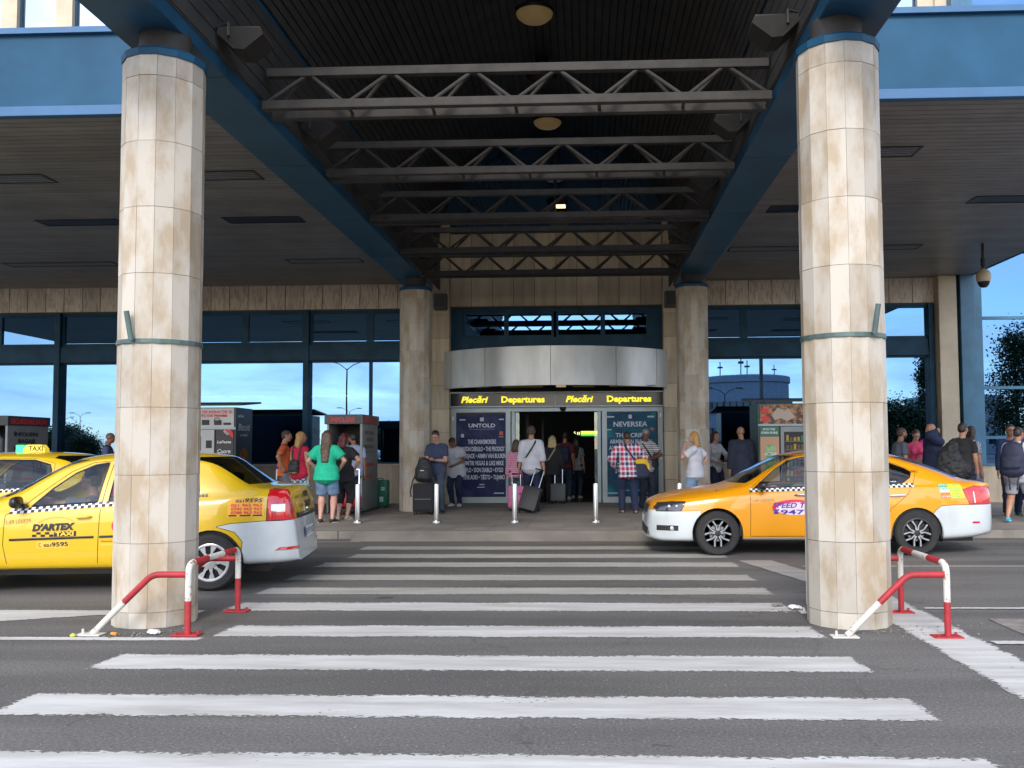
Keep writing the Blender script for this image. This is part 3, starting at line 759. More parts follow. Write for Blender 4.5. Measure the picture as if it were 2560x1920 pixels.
# ---------------- lamps
M_lampbody = mat('floodlight_body', (.016, .015, .014), .85, var=.3)
def floodlight(x, y, z, s):
    o = empty('floodlight', (x, y, z), label=None)
    mb = MB(); mb.prism([(-.20, .08), (.20, .10), (.22, .04), (.06, -.11), (-.04, -.12), (-.22, .02)], -.16, .16)
    for i in range(7): mb.prism([(-.02+.03*i, -.12+.02*i), (-.01+.03*i, -.12+.02*i), (.03+.03*i, -.02+.02*i), (.02+.03*i, -.02+.02*i)], -.165, .165)
    for v in range(len(mb.v)):
        q = mb.v[v]; mb.v[v] = (x-s*q[0], y+q[1], z+q[2])
    mb.build('housing', M_lampbody, o)
    mb = MB(); mb.box(x-.19, x+.19, y-.15, y+.15, z+.085, z+.10); mb.build('bracket', M_truss, o)
    mb = MB(); mb.tube([(x-s*.1, y-.18, z), (x-s*.1, y-.18, z+.12), (x-s*.28, y-.1, z+.12)], .015, 6); mb.build('arm', M_truss, o)
    return o
k = 0
ordn = ['nearest', 'second', 'third', 'fourth', 'farthest']
for s, x in ((1, -3.2), (-1, 1.76)):
    for i, y in enumerate((8.42, 10.95, 13.4, 15.8, 18.1)):
        o = floodlight(x, y, 5.3, s)
        tag(o, '%s dark floodlight on the %s edge of the vault' % (ordn[i], 'left' if s > 0 else 'right'), 'floodlight', 'floodlights along the vault edges')
M_domeg = mat('dome_glass', (.30, .22, .10), .3, emis=(.9, .6, .25), estr=.02)
for (Y, lb, on) in ((14.8, 'round brass toned dome lamp nearest the top of the picture', 1), (17.3, 'dark unlit dome lamp in the middle of the vault', 0), (19.9, 'round dome lamp farthest back above the first truss', 1)):
    o = empty('dome_lamp', (-.8, Y, 8.9), label=lb, cat='lamp', group='dome lamps under the vault')
    mb = MB(); mb.lathe([(.001, 8.46), (.12, 8.47), (.22, 8.50), (.29, 8.56), (.31, 8.62)], -.8, Y, 28); mb.build('diffuser', M_domeg if on else M_dark, o, smooth=True)
    mb = MB(); mb.lathe([(.325, 8.60), (.33, 8.65), (.2, 8.72), (.13, 8.78), (.13, 8.92)], -.8, Y, 28); mb.build('lamp_body', M_dark, o, smooth=True)
o = empty('wall_lamp', (-.55, 21.6, 7.2), label='small lit lantern in front of the arched window', cat='lamp')
mb = MB(); mb.box(-.67, -.45, 21.45, 21.6, 7.12, 7.17); mb.build('lens', mat('warm_lens', (1, .8, .4), .5, emis=(1, .8, .45), estr=.6), o)
mb = MB(); mb.box(-.69, -.43, 21.42, 21.63, 7.17, 7.34, bev=.01); mb.tube([(-.6, 21.6, 7.2), (-.6, 21.85, 7.2)], .03, 8); mb.build('housing', M_lampbody, o)

M_diff = mat('grey_diffuser', (.22, .24, .25), .25, metal=.3)
rows = [(15.55, -8.78, 1.45, 0), (15.55, -5.55, 1.34, 0), (12.95, -5.5, 1.6, 1), (12.95, -8.6, 1.6, 1), (19.1, -5.5, 1.6, 1), (19.1, -11.2, 2.4, 1),
        (15.35, 3.75, 1.35, 0), (14.95, 7.1, 1.7, 0), (12.4, 3.75, 1.5, 1), (18.5, 4.2, 2.6, 1), (18.5, 6.1, 1.2, 1), (12.2, 7.2, 1.6, 1)]
for i, (y, x, w, st) in enumerate(rows):
    where = ['left wing', 'right wing'][x > 0]
    o = empty('ceiling_light', (x, y, SZ), cat='ceiling light', group='recessed ceiling lights of the wings',
              label='recessed ceiling light in the %s, %s row, %s' % (where, {0: 'middle', 1: 'front' if y < 14 else 'rear'}[st], 'nearer the vault' if abs(x+.7) < 5.2 else 'away from the vault'))
    mb = MB(); frame_rect(mb, x-w/2, x+w/2, y-.22, y+.22, 0, 1, .03)
    # turn the upright frame into a flat one
    mb.v = [(a, c, SZ-.012+.02*b) for (a, b, c) in mb.v]
    mb.build('frame', M_dark, o)
    mb = MB(); mb.box(x-w/2+.03, x+w/2-.03, y-.19, y+.19, SZ-.006, SZ-.002); mb.build('diffuser', M_diff if st else M_black, o)
    if st:
        mb = MB()
        for q in (-.09, .0, .09): mb.box(x-w/2+.06, x+w/2-.06, y+q-.012, y+q+.012, SZ-.012, SZ-.0065)
        mb.build('louvre', M_slat, o)

# ---------------- small fixtures on the walls
for (xa, xb, lb) in ((-3.56, -3.26, 'grey speaker box on the wall left of the doors'), (1.86, 2.16, 'grey speaker box on the wall right of the doors')):
    o = empty('wall_speaker', ((xa+xb)/2, 21.5, 4.7), label=lb, cat='speaker', group='speaker boxes beside the entrance')
    mb = MB(); mb.box(xa, xb, 21.28, 21.58, 4.70, 5.07, bev=.015); mb.build('housing', mat('box_grey', (.09, .085, .075), .6, var=.2), o)
    mb = MB(); mb.box(xa+.03, xb-.03, 21.27, 21.282, 4.74, 5.03); mb.build('grille', M_dark, o)
o = empty('surveillance_camera', (7.85, 18.3, 5.42), label='cream dome surveillance camera hanging from the right wing on a pole', cat='camera')
mb = MB(); mb.tube([(7.85, 18.3, 5.42), (7.85, 18.3, 4.88)], .028, 10); mb.tube([(7.85, 18.3, 5.12), (7.85, 18.3, 4.97)], .045, 10); mb.build('pole', M_truss, o)
mb = MB(); mb.lathe([(.05, 4.92), (.10, 4.88), (.135, 4.82), (.138, 4.72), (.125, 4.66)], 7.85, 18.3, 20); mb.build('housing', mat('cream_plastic', (.55, .47, .3), .4), o, smooth=True)
mb = MB(); mb.lathe([(.115, 4.66), (.10, 4.60), (.055, 4.55), (.001, 4.54)], 7.85, 18.3, 20); mb.build('dome', M_black, o, smooth=True)

# ---------------- bollards
bol = None
for X, lb in ((-4.07, 'steel bollard beside the group at the wrapping stand, leftmost'), (-2.66, 'steel bollard in front of the black suitcase and the man with a phone'),
              (-1.27, 'steel bollard in front of the pink suitcase at the doors'), (.16, 'steel bollard before the right door post, alone on the pavement'), (1.63, 'steel bollard top showing behind the orange taxi bonnet')):
    if bol is None:
        bol = empty('bollard', (X, 16.3, PZ), cat='bollard', group='steel bollards along the pavement')
        mb = MB(); mb.lathe([(.045, .02), (.045, .68), (.042, .69), (.001, .69)], 0, 0, 24); mb.build('post', mat('stainless_steel', (.62, .60, .57), .28, metal=.95, var=.25, vscale=4, stretch=(1, 1, .3)), bol, smooth=True, local=True, angle=35)
        mb = MB(); mb.lathe([(.075, 0), (.075, .03), (.065, .05), (.046, .055)], 0, 0, 24); mb.build('base_flange', MATS['stainless_steel'], bol, smooth=True, local=True, angle=35)
        o = bol
    else:
        o = copy_tree(bol)
    o.location = (X, 16.3, PZ); o['label'] = lb

# ---------------- red and white guard rails round the near columns
M_red = mat('red_paint', (.42, .02, .028), .6, c2=(.28, .02, .025), vscale=9, bump=.15)
M_wht = mat('chipped_white_paint', (.58, .56, .51), .6, c2=(.28, .17, .09), vscale=18, thresh=(.58, .64), bump=.2)
def guard_rail(dx, lb):
    r = empty('guard_rail', (-3.14+dx, 7.7, 0), label=lb, cat='guard rail', group='red and white guard rails at the near columns')
    X0 = -3.14+dx
    t = .0255; ya, yb = 7.2, 8.24
    def P(x, y, z): return (X0+x, y, z)
    def bend(a, b, c, rad=.09, n=5):
        a, b, c = Vector(a), Vector(b), Vector(c); p = b+(a-b).normalized()*rad; q = b+(c-b).normalized()*rad
        return [p.lerp(b, u).lerp(b.lerp(q, u), u) for u in [i/n for i in range(n+1)]]
    loop = [Vector(P(0, ya, .0))]
    c1 = bend(P(0, ya, 0), P(0, ya, .56), P(0, yb, .56)); c2 = bend(P(0, ya, .56), P(0, yb, .56), P(0, yb, 0))
    parts = [('post', [P(0, ya, .01), P(0, ya, .27)], M_red), ('post', [P(0, ya, .27)]+c1, M_wht),
             ('top_rail', [c1[-1], P(0, ya+.36, .56)], M_red), ('top_rail', [P(0, ya+.36, .56), P(0, ya+.68, .56)], M_wht), ('top_rail', [P(0, ya+.68, .56), c2[0]], M_red),
             ('post', c2+[P(0, yb, .30)], M_wht), ('post', [P(0, yb, .30), P(0, yb, .01)], M_red)]
    for y in (ya, yb):
        b = bend(P(-.02, y, .475), P(-.29, y, .475), P(-.76, y, .02), .06)
        mid = Vector(P(-.29, y, .475)).lerp(Vector(P(-.76, y, .02)), .47)
        parts += [('side_rail', [P(-.02, y, .475)]+b+[mid], M_red), ('strut', [mid, P(-.76, y, .015)], M_wht)]
    for nm, pts, m in parts:
        mb = MB(); mb.tube(pts, t, 12); mb.build(nm, m, r, smooth=True, angle=50)
    for y in (ya, yb):
        mb = MB(); mb.box(X0-.115, X0+.10, y-.06, y+.07, .003, .014, bev=.003); mb.tube([P(.07, y+.03, .01), P(.07, y+.03, .035)], .012, 6); mb.tube([P(-.08, y-.03, .01), P(-.08, y-.03, .03)], .012, 6); mb.build('base_plate', M_red, r)
        mb = MB(); mb.box(X0-.88, X0-.68, y-.06, y+.06, .003, .013, bev=.003); mb.tube([P(-.84, y, .01), P(-.84, y, .05)], .01, 6); mb.build('base_plate', M_wht, r)
    return r
guard_rail(0, 'red and white tube guard rail at the left near column')
guard_rail(5.88, 'red and white tube guard rail at the right near column')
# ================================================================== CARS
def curve(pts):
    """monotone cubic through (x, value) points"""
    xs = [p[0] for p in pts]; ys = [p[1] for p in pts]; n = len(xs)
    d = [(ys[i+1]-ys[i])/(xs[i+1]-xs[i]) for i in range(n-1)]
    m = [d[0]]+[0 if d[i-1]*d[i] <= 0 else 2*d[i-1]*d[i]/(d[i-1]+d[i]) for i in range(1, n-1)]+[d[-1]]
    def f(x):
        if x <= xs[0]: return ys[0]
        if x >= xs[-1]: return ys[-1]
        i = max(k for k in range(n-1) if xs[k] <= x); h = xs[i+1]-xs[i]; t = (x-xs[i])/h
        return ((2*t**3-3*t*t+1)*ys[i]+(t**3-2*t*t+t)*h*m[i]+(-2*t**3+3*t*t)*ys[i+1]+(t**3-t*t)*h*m[i+1])
    return f
def inpoly(p, poly):
    x, y = p; c = False; n = len(poly)
    for i in range(n):
        x1, y1 = poly[i]; x2, y2 = poly[i-1]
        if (y1 > y) != (y2 > y) and x < (x2-x1)*(y-y1)/(y2-y1)+x1: c = not c
    return c
AX = {'Y': (0, 2, 1), 'X': (1, 2, 0), 'Z': (0, 1, 2)}
def cutter(bm, poly, axis, filt):
    """score the shell along an outline seen down the given axis"""
    a, b, d = AX[axis]; n = len(poly)
    for i in range(n):
        p, q = poly[i], poly[(i+1) % n]
        lo0, hi0 = min(p[0], q[0])-.002, max(p[0], q[0])+.002; lo1, hi1 = min(p[1], q[1])-.002, max(p[1], q[1])+.002
        fs = []
        for f in bm.faces:
            u = [v.co[a] for v in f.verts]; w = [v.co[b] for v in f.verts]
            if max(u) < lo0 or min(u) > hi0 or max(w) < lo1 or min(w) > hi1: continue
            if filt(f.calc_center_median(), f.normal): fs.append(f)
        if not fs: continue
        geo = set(fs)
        for f in fs: geo.update(f.edges); geo.update(f.verts)
        co = [0, 0, 0]; no = [0, 0, 0]; co[a], co[b] = p; no[a], no[b] = -(q[1]-p[1]), q[0]-p[0]
        bmesh.ops.bisect_plane(bm, geom=list(geo), plane_co=co, plane_no=no, dist=1e-5)
def circ(cx, cz, r, n=28, a0=0, a1=2*PI):
    return [(cx+r*math.cos(a0+(a1-a0)*i/n), cz+r*math.sin(a0+(a1-a0)*i/n)) for i in range(n)]
def car_glass(name, tr=.45):
    m = bpy.data.materials.new(name); m.use_nodes = True; nt = m.node_tree; nt.nodes.clear()
    o = nt.nodes.new('ShaderNodeOutputMaterial'); ms = nt.nodes.new('ShaderNodeMixShader')
    g = nt.nodes.new('ShaderNodeBsdfGlossy'); g.inputs['Roughness'].default_value = .01; g.inputs['Color'].default_value = (.85, .9, .95, 1)
    t = nt.nodes.new('ShaderNodeBsdfTransparent'); t.inputs['Color'].default_value = (tr*.92, tr, tr*.97, 1)
    fr = nt.nodes.new('ShaderNodeLayerWeight'); fr.inputs['Blend'].default_value = .5
    pw = nt.nodes.new('ShaderNodeMath'); pw.operation = 'POWER'; pw.inputs[1].default_value = 5
    ad = nt.nodes.new('ShaderNodeMapRange'); ad.inputs['To Min'].default_value = .05; ad.inputs['To Max'].default_value = 1
    nt.links.new(fr.outputs['Facing'], pw.inputs[0]); nt.links.new(pw.outputs[0], ad.inputs['Value'])
    nt.links.new(ad.outputs[0], ms.inputs[0]); nt.links.new(t.outputs[0], ms.inputs[1]); nt.links.new(g.outputs[0], ms.inputs[2])
    nt.links.new(ms.outputs[0], o.inputs['Surface']); return m
M_glass = car_glass('car_glass', .72); M_glass_dk = car_glass('tinted_car_glass', .28)
M_yel = mat('taxi_yellow', (.66, .42, .010), .3, coat=.8, var=.06, vscale=1.5)
M_org = mat('taxi_orange', (.76, .30, .004), .28, coat=.9, var=.05, vscale=1.5)
M_cwhite = mat('car_white', (.56, .60, .61), .3, coat=.8, c2=(.44, .47, .47), vscale=2.2, thresh=(.5, .8))
M_red_l = mat('red_lamp_glass', (.62, .012, .02), .12, coat=1.0, c2=(.38, .006, .012), vscale=14)
M_lens = mat('lamp_lens', (.55, .56, .58), .1, coat=1.0, metal=.6)
M_dlens = mat('dark_lamp_lens', (.03, .032, .036), .06, coat=1.0)
M_interior = mat('car_interior', (.035, .035, .038), .8, var=.3)
M_seat = mat('seat_cloth', (.07, .07, .075), .9, var=.3)
M_plate = mat('number_plate', (.78, .78, .76), .35)
M_seam = mat('panel_gap', (.02, .012, .004), .8)
M_silver = mat('wheel_silver', (.50, .51, .53), .3, metal=.7)
M_tyre = mat('tyre', (.022, .021, .021), .8, var=.35, vscale=10)
M_check_w = mat('checker_white', (.8, .8, .8), .35, coat=.4); M_check_k = mat('checker_black', (.015, .015, .018), .35, coat=.4)

class Car:
    def __init__(s, name, loc, rz, label, P, paint):
        s.root = empty(name, loc, rz, label, 'taxi'); s.P = P; s.paint = paint
        C = {k: curve(v) for k, v in P['curves'].items()}; s.C = C
        xf, xr = P['xf'], P['xr']; L = xr-xf
        xs = []; nx = 96
        for i in range(nx+1):
            t = i/nx; u = .5-.5*math.cos(PI*t); xs.append(xf+L*(.35*t+.65*u))
        bm = bmesh.new(); rows = []
        for x in xs: rows.append([bm.verts.new(q) for q in s.section(x)])
        full = []
        for r, x in zip(rows, xs):
            left = [bm.verts.new((v.co.x, -v.co.y, v.co.z)) for v in r[:-1]]
            full.append(r+left[::-1])
        for a, b in zip(full, full[1:]):
            for i in range(len(a)-1): bm.faces.new((a[i], a[i+1], b[i+1], b[i]))
        for r, sgn in ((full[0], 1), (full[-1], -1)): bm.faces.new(r if sgn > 0 else r[::-1])
        bmesh.ops.recalc_face_normals(bm, faces=bm.faces[:])
        bm.normal_update(); s.bm = bm
        s.bvh = BVHTree.FromBMesh(bm)
        s.panels = []
    def section(s, x):
        C = s.C; w, zs, zb, wr, zr, zt = (C[k](x) for k in ('w', 'zs', 'zb', 'wr', 'zr', 'zt'))
        zb = max(zb, zs+.02); zr = max(zr, zb+.004); zt = max(zt, zr+.002); wr = min(wr, w-.05)
        H = zb-zs; g = lambda f: zs+H*f
        ctl = [(w-.10, g(0)), (w-.035, g(.05)), (w-.012, g(.2)), (w-.002, g(.42)), (w, g(.62)), (w-.008, g(.82)), (w-.028, g(.94)), (w-.062, g(1.0))]
        pts = []
        for i in range(len(ctl)-1):
            p0 = ctl[max(0, i-1)]; p1 = ctl[i]; p2 = ctl[i+1]; p3 = ctl[min(len(ctl)-1, i+2)]
            for k in range(3):
                t = k/3
                pts.append(tuple(.5*((2*p1[j])+(-p0[j]+p2[j])*t+(2*p0[j]-5*p1[j]+4*p2[j]-p3[j])*t*t+(-p0[j]+3*p1[j]-3*p2[j]+p3[j])*t**3) for j in (0, 1)))
        a, b = ctl[-1], (wr, zr); h = max(0, min(1, (zr-zb)/.2))
        for k in range(6):
            t = k/6; pts.append((a[0]+(b[0]-a[0])*t+.018*h*math.sin(PI*t), a[1]+(b[1]-a[1])*t))
        for k in range(13):
            t = k/12; pts.append((wr*(1-t), zr+(zt-zr)*(1-(1-t)**2.6)))
        return [(x, y, z) for y, z in pts]
    def on(s, x, z, side=-1, strict=False):
        """point and normal of the flank at x, z"""
        h = s.bvh.ray_cast(Vector((x, side*2.0, z)), Vector((0, -side, 0)))
        if h[0] is None or (strict and abs(h[0].y) < .35): return (None, None) if strict else (Vector((x, side*.8, z)), Vector((0, side, 0)))
        n = h[1] if h[1].y*side > 0 else -h[1]
        return h[0], n
    def on_end(s, y, z, end=1):
        h = s.bvh.ray_cast(Vector((end*3+1.3, y, z)), Vector((-end, 0, 0)))
        if h[0] is None: return Vector((s.P['xr'] if end > 0 else s.P['xf'], y, z)), Vector((end, 0, 0))
        n = h[1] if h[1].x*end > 0 else -h[1]
        return h[0], n
    def panel(s, name, poly, m, axis='Y', filt=None, seam=.003, ends=None, keep=True, parent=None, label=None, cut=True, split=False, seam_m=None):
        if filt is None: filt = lambda c, n: abs(n.y) > .35
        s.panels.append(dict(name=name, poly=poly, m=m, axis=axis, filt=filt, keep=keep, parent=parent, label=label, split=split))
        if cut: cutter(s.bm, poly, axis, filt)
        if seam and axis == 'Y':
            for side in (-1, 1):
                runs = [[]]; n = len(poly)
                for i in range(n+1):
                    p, q = poly[i % n], poly[(i+1) % n]; k = max(1, int(math.hypot(q[0]-p[0], q[1]-p[1])/.05)) if i < n else 1
                    for j in range(k):
                        x, z = p[0]+(q[0]-p[0])*j/k, p[1]+(q[1]-p[1])*j/k
                        h, nn = s.on(x, z, side, True)
                        if h is None: runs.append([]); continue
                        runs[-1].append(h+nn*.0004)
                mb = s.seams.setdefault(((seam_m or M_seam).name, name, side, len(s.panels)), MB())
                for pts in runs:
                    if len(pts) > 1: mb.tube(pts, seam, 6, cap=False)
    seams = None
    def finish(s):
        bm = s.bm; bm.normal_update()
        vn = {}
        for f in bm.faces: f.material_index = 0
        fl = {}
        for f in bm.faces:
            c = f.calc_center_median()
            for i, p in enumerate(s.panels):
                a, b, d = AX[p['axis']]
                if p['filt'](c, f.normal) and inpoly((c[a], c[b]), p['poly']): fl[f.index] = i; break
        bm.faces.index_update()
        groups = {}
        fl = {}
        for f in bm.faces:
            c = f.calc_center_median(); key = ('body', 0)
            for i, p in enumerate(s.panels):
                a, b, d = AX[p['axis']]
                if p['filt'](c, f.normal) and inpoly((c[a], c[b]), p['poly']):
                    key = (i, (1 if c.y > 0 else -1) if p['split'] else 0); break
            groups.setdefault(key, []).append(f)
        made = {}
        for key, fs in groups.items():
            if key[0] != 'body' and not s.panels[key[0]]['keep']: continue
            idx = {}; vs = []; ns = []; faces = []
            for f in fs:
                q = []
                for v in f.verts:
                    if v not in idx:
                        idx[v] = len(vs); vs.append(v.co[:]); ns.append(v.normal.normalized() if v.normal.length > 0 else f.normal)
                    q.append(idx[v])
                faces.append(q)
            p = None if key[0] == 'body' else s.panels[key[0]]
            nm = 'body_shell' if p is None else p['name']
            me = bpy.data.meshes.new(nm); me.from_pydata(vs, [], faces); me.shade_smooth()
            if len(me.vertices) == len(ns): me.normals_split_custom_set_from_vertices(ns)
            o = link_mesh(nm, me, s.paint if p is None else p['m'], s.root)
            if p is not None:
                made.setdefault(key[0], []).append(o)
                if p['label']: o['label'] = p['label']
        for (nm, _a, _b, _c), mb in s.seams.items():
            if not mb.v: continue
            o = mb.build('panel_seam' if nm == 'panel_gap' else 'window_seal', MATS.get(nm) or bpy.data.materials[nm], s.root, local=True)
        s.bm.free(); return made
    def decal(s, body, x, z, size, m, width=None, bold=0.0, shear=0.0, rot=0.0, off=.0055, side=-1, name='lettering', parent=None):
        me = text_mesh(body, size, bold, shear)
        xs = [v.co.x for v in me.vertices]; k = width/(max(xs)-min(xs)) if width else 1; x0 = min(xs)
        c, sn = math.cos(rot), math.sin(rot)
        bm = bmesh.new(); bm.from_mesh(me)
        for _ in range(3):
            es = [e for e in bm.edges if e.calc_length()*k > .022]
            if es: bmesh.ops.subdivide_edges(bm, edges=es, cuts=1); bmesh.ops.triangulate(bm, faces=bm.faces[:])
        bm.to_mesh(me); bm.free()
        for v in me.vertices:
            u, w = (v.co.x-x0)*k, v.co.y; u, w = u*c-w*sn, u*sn+w*c
            h, n = s.on(x+u, z+w, side); v.co = h+n*off
        return link_mesh(name, me, m, parent or s.root)
    def patch(s, poly, m, off=.0012, name='sticker', side=-1, nsub=5, parent=None):
        """flat sticker wrapped on the flank: quad given by four corners"""
        a, b, c, d = [Vector(q) for q in poly]; vs = []; fs = []
        for i in range(nsub+1):
            for j in range(nsub+1):
                p = a.lerp(b, i/nsub).lerp(d.lerp(c, i/nsub), j/nsub); h, n = s.on(p.x, p.y, side); vs.append(h+n*off)
        for i in range(nsub):
            for j in range(nsub): q = i*(nsub+1)+j; fs.append((q, q+nsub+1, q+nsub+2, q+1))
        mb = MB(); mb.add(vs, fs); return mb.build(name, m, parent or s.root, local=True)
    def checker(s, pa, pb, h, n, side=-1):
        pa, pb = Vector(pa), Vector(pb); W = MB(); K = MB()
        for i in range(n):
            for j in range(2):
                q0, q1 = pa.lerp(pb, i/n), pa.lerp(pb, (i+1)/n)
                c = []
                for q, dz in ((q0, j*h/2), (q1, j*h/2), (q1, (j+1)*h/2), (q0, (j+1)*h/2)):
                    p, nn = s.on(q.x, q.y+dz-h/2, side); c.append(p+nn*.002)
                (W if (i+j) % 2 else K).add(c, [(0, 1, 2, 3)])
        W.build('checker_band', M_check_w, s.root, local=True); K.build('checker_band', M_check_k, s.root, local=True)
    def interior(s, x0, x1, seats, dash=None):
        """dark tub inside the shell, wheel wells and floor"""
        mb = MB(); rows = []; n = 14
        for i in range(n+1):
            x = x0+(x1-x0)*i/n; sec = [q for q in s.section(x)][:21:4]
            rows.append([(x, -(q[1]-.05), q[2]) for q in sec][::-1]+[(x, q[1]-.05, q[2]) for q in sec])
        m = len(rows[0]); vs = [q for r in rows for q in r]; fs = [(i*m+j, i*m+j+1, (i+1)*m+j+1, (i+1)*m+j) for i in range(n) for j in range(m-1)]
        fs += [tuple(range(m)), tuple(n*m+j for j in range(m))[::-1]]
        mb.add(vs, fs); o = mb.build('interior_lining', M_interior, s.root, local=True)
        mb = MB(); mb.box(s.P['xf']+.25, s.P['xr']-.3, -.62, .62, .17, .27); mb.build('underbody', M_black, s.root, local=True)
        for (sx, sy) in seats:
            mb = MB(); mb.box(sx-.05, sx+.45, sy-.24, sy+.24, .35, .50, bev=.04)
            mb.bm_seat = None
            mb.prism([(sx+.36, .46), (sx+.50, .46), (sx+.64, .98), (sx+.54, 1.0)], sy-.23, sy+.23)
            mb.prism([(sx+.56, 1.03), (sx+.64, 1.02), (sx+.68, 1.17), (sx+.61, 1.19)], sy-.12, sy+.12); mb.build('seat', M_seat, s.root, local=True)
        if dash:
            mb = MB(); mb.prism([(dash-.35, .55), (dash-.35, .86), (dash+.1, .885), (dash+.3, .80), (dash+.33, .55)], -.68, .68); mb.build('dashboard', M_interior, s.root, local=True)
    def wheel(s, x, side, r, style):
        P = s.P; yo = P['track']; w = .2
        o = empty('wheel', (x, side*yo, r)); o.parent = s.root
        sg = side
        mb = MB(); mb.lathe([(r*.66, -w/2), (r*.90, -w/2-.004), (r*.975, -w/2+.02), (r, -w/2+.05), (r, w/2-.05), (r*.975, w/2-.02), (r*.90, w/2+.004), (r*.66, w/2), (r*.62, w/2-.03), (r*.62, -w/2+.03)], 0, 0, 48, axis='Y', closed=True)
        mb.build('tyre', M_tyre, o, smooth=True, local=True, angle=25)
        rr = r*.67; f = sg*w/2      # outer face coordinate
        mb = MB(); mb.lathe([(rr, f-sg*.0), (rr-.012, f+sg*.004), (rr-.022, f-sg*.012), (rr-.02, f-sg*.14), (rr-.0, f-sg*.14)], 0, 0, 48, axis='Y', closed=True)
        rim = mb.build('rim', M_silver if style != 'alloy' else M_dark, o, smooth=True, local=True, angle=40)
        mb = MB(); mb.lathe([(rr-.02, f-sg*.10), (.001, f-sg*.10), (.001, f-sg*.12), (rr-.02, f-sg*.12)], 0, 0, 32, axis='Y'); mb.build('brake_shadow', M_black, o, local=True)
        if style == 'alloy':
            mb = MB(); mb.lathe([(.0, f-sg*.075), (.55*rr, f-sg*.075), (.57*rr, f-sg*.085)], 0, 0, 24, axis='Y'); mb.build('brake_disc', M_alu, o, local=True)
            sp = MB(); bk = MB()
            for k in range(5):
                a = 2*PI*k/5+.31
                for da in (-1, 1):
                    a1, a2, a3 = a+da*.16, a+da*.20, a+da*.40
                    pts = [(math.cos(q)*R_, math.sin(q)*R_) for q, R_ in ((a1+da*.10, .03), (a2, .5*rr), (a3, rr-.012))]
                    for (p, q), (w1, w2) in zip(zip(pts, pts[1:]), ((.023, .015), (.015, .020))):
                        d = Vector((q[0]-p[0], q[1]-p[1])); d.normalize(); nx_, nz_ = -d.y, d.x
                        for B, g, y0, y1 in ((sp, 1.0, f-sg*.016, f-sg*.03), (bk, 1.8, f-sg*.02, f-sg*.05)):
                            B.prism([(p[0]-nx_*w1*g/2, p[1]-nz_*w1*g/2), (p[0]+nx_*w1*g/2, p[1]+nz_*w1*g/2), (q[0]+nx_*w2*g/2, q[1]+nz_*w2*g/2), (q[0]-nx_*w2*g/2, q[1]-nz_*w2*g/2)], y0, y1)
            bk.build('spoke_sides', M_black, rim, local=True); sp.build('spokes', M_silver, rim, local=True)
            mb = MB(); mb.lathe([(.045, f-sg*.03), (.04, f-sg*.012), (.0, f-sg*.008)], 0, 0, 20, axis='Y'); mb.build('hub_cap', M_dark, rim, smooth=True, local=True)
            mb = MB()
            for k in range(5):
                a = 2*PI*k/5; mb.lathe([(.008, 0), (.008, sg*.012), (0, sg*.012)], .055*math.cos(a), f-sg*.03, 8, axis='Y', cz=.055*math.sin(a))
            mb.build('wheel_nuts', M_chrome, rim, local=True)
        else:
            sp = MB()
            for k in range(9):
                a = 2*PI*k/9
                b0, b1 = a-.11, a+.11
                sp.prism([(math.cos(a-.5)*.05, math.sin(a-.5)*.05), (math.cos(b0)*rr*.55, math.sin(b0)*rr*.55), (math.cos(a-.25)*rr*.96, math.sin(a-.25)*rr*.96), (math.cos(a+.13)*rr*.96, math.sin(a+.13)*rr*.96), (math.cos(b1)*rr*.5, math.sin(b1)*rr*.5), (math.cos(a+.5)*.05, math.sin(a+.5)*.05)], f-sg*.004, f-sg*.03)
            sp.lathe([(.07, f-sg*.03), (.062, f+sg*.004), (.0, f+sg*.008)], 0, 0, 20, axis='Y')
            sp.lathe([(rr-.03, f-sg*.02), (rr-.026, f+sg*.001), (rr-.006, f+sg*.003), (rr-.004, f-sg*.02)], 0, 0, 40, axis='Y', closed=True)
            sp.build('hubcap', M_silver, rim, local=True, angle=30, smooth=True)
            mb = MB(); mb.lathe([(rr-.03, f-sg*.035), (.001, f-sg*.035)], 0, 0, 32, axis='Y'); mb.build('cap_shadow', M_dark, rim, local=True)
        return o
    def well(s, x, r, z):
        for sg in (-1, 1):
            mb = MB(); y0 = s.C['w'](x)-.012
            mb.lathe([(r+.004, sg*(y0)), (r+.004, sg*(y0-.34)), (.001, sg*(y0-.35))], x, 0, 28, axis='Y', cz=z, a0=-.35, a1=PI+.35); mb.build('wheel_well', M_black, s.root, local=True)
    def mirror(s, x, z, m, lean=0):
        for sg in (-1, 1):
            h, n = s.on(x, z, sg)
            mb = MB(); bm = bmesh.new(); bmesh.ops.create_uvsphere(bm, u_segments=18, v_segments=12, radius=1)
            for v in bm.verts:
                c = v.co; k = 1 if c.x < 0 else .35
                v.co = Vector((x-.02+c.x*.075*k, h.y+sg*(.13+.10*(abs(c.y)**.8)*(1 if c.y > 0 else -1)), z+.03+.062*(abs(c.z)**.75)*(1 if c.z > 0 else -1)))
            mb.bm(bm); bm.free(); mb.bar((x, h.y-sg*.01, z-.02), (x, h.y+sg*.08, z+.0), .05, .03); mb.build('door_mirror', m, s.root, smooth=True, local=True)
    def handle(s, x0, x1, z, m, dz=0.0):
        for sg in (-1, 1):
            pts = []
            for i in range(9):
                t = i/8; h, n = s.on(x0+(x1-x0)*t, z+dz*t, sg); pts.append(h+n*(.004+.028*math.sin(PI*t)**.5))
            mb = MB(); mb.tube(pts, [.006]+[.013]*7+[.006], 8); mb.build('door_handle', m, s.root, smooth=True, local=True)

def car_common(c, glassmat=None):
    pass

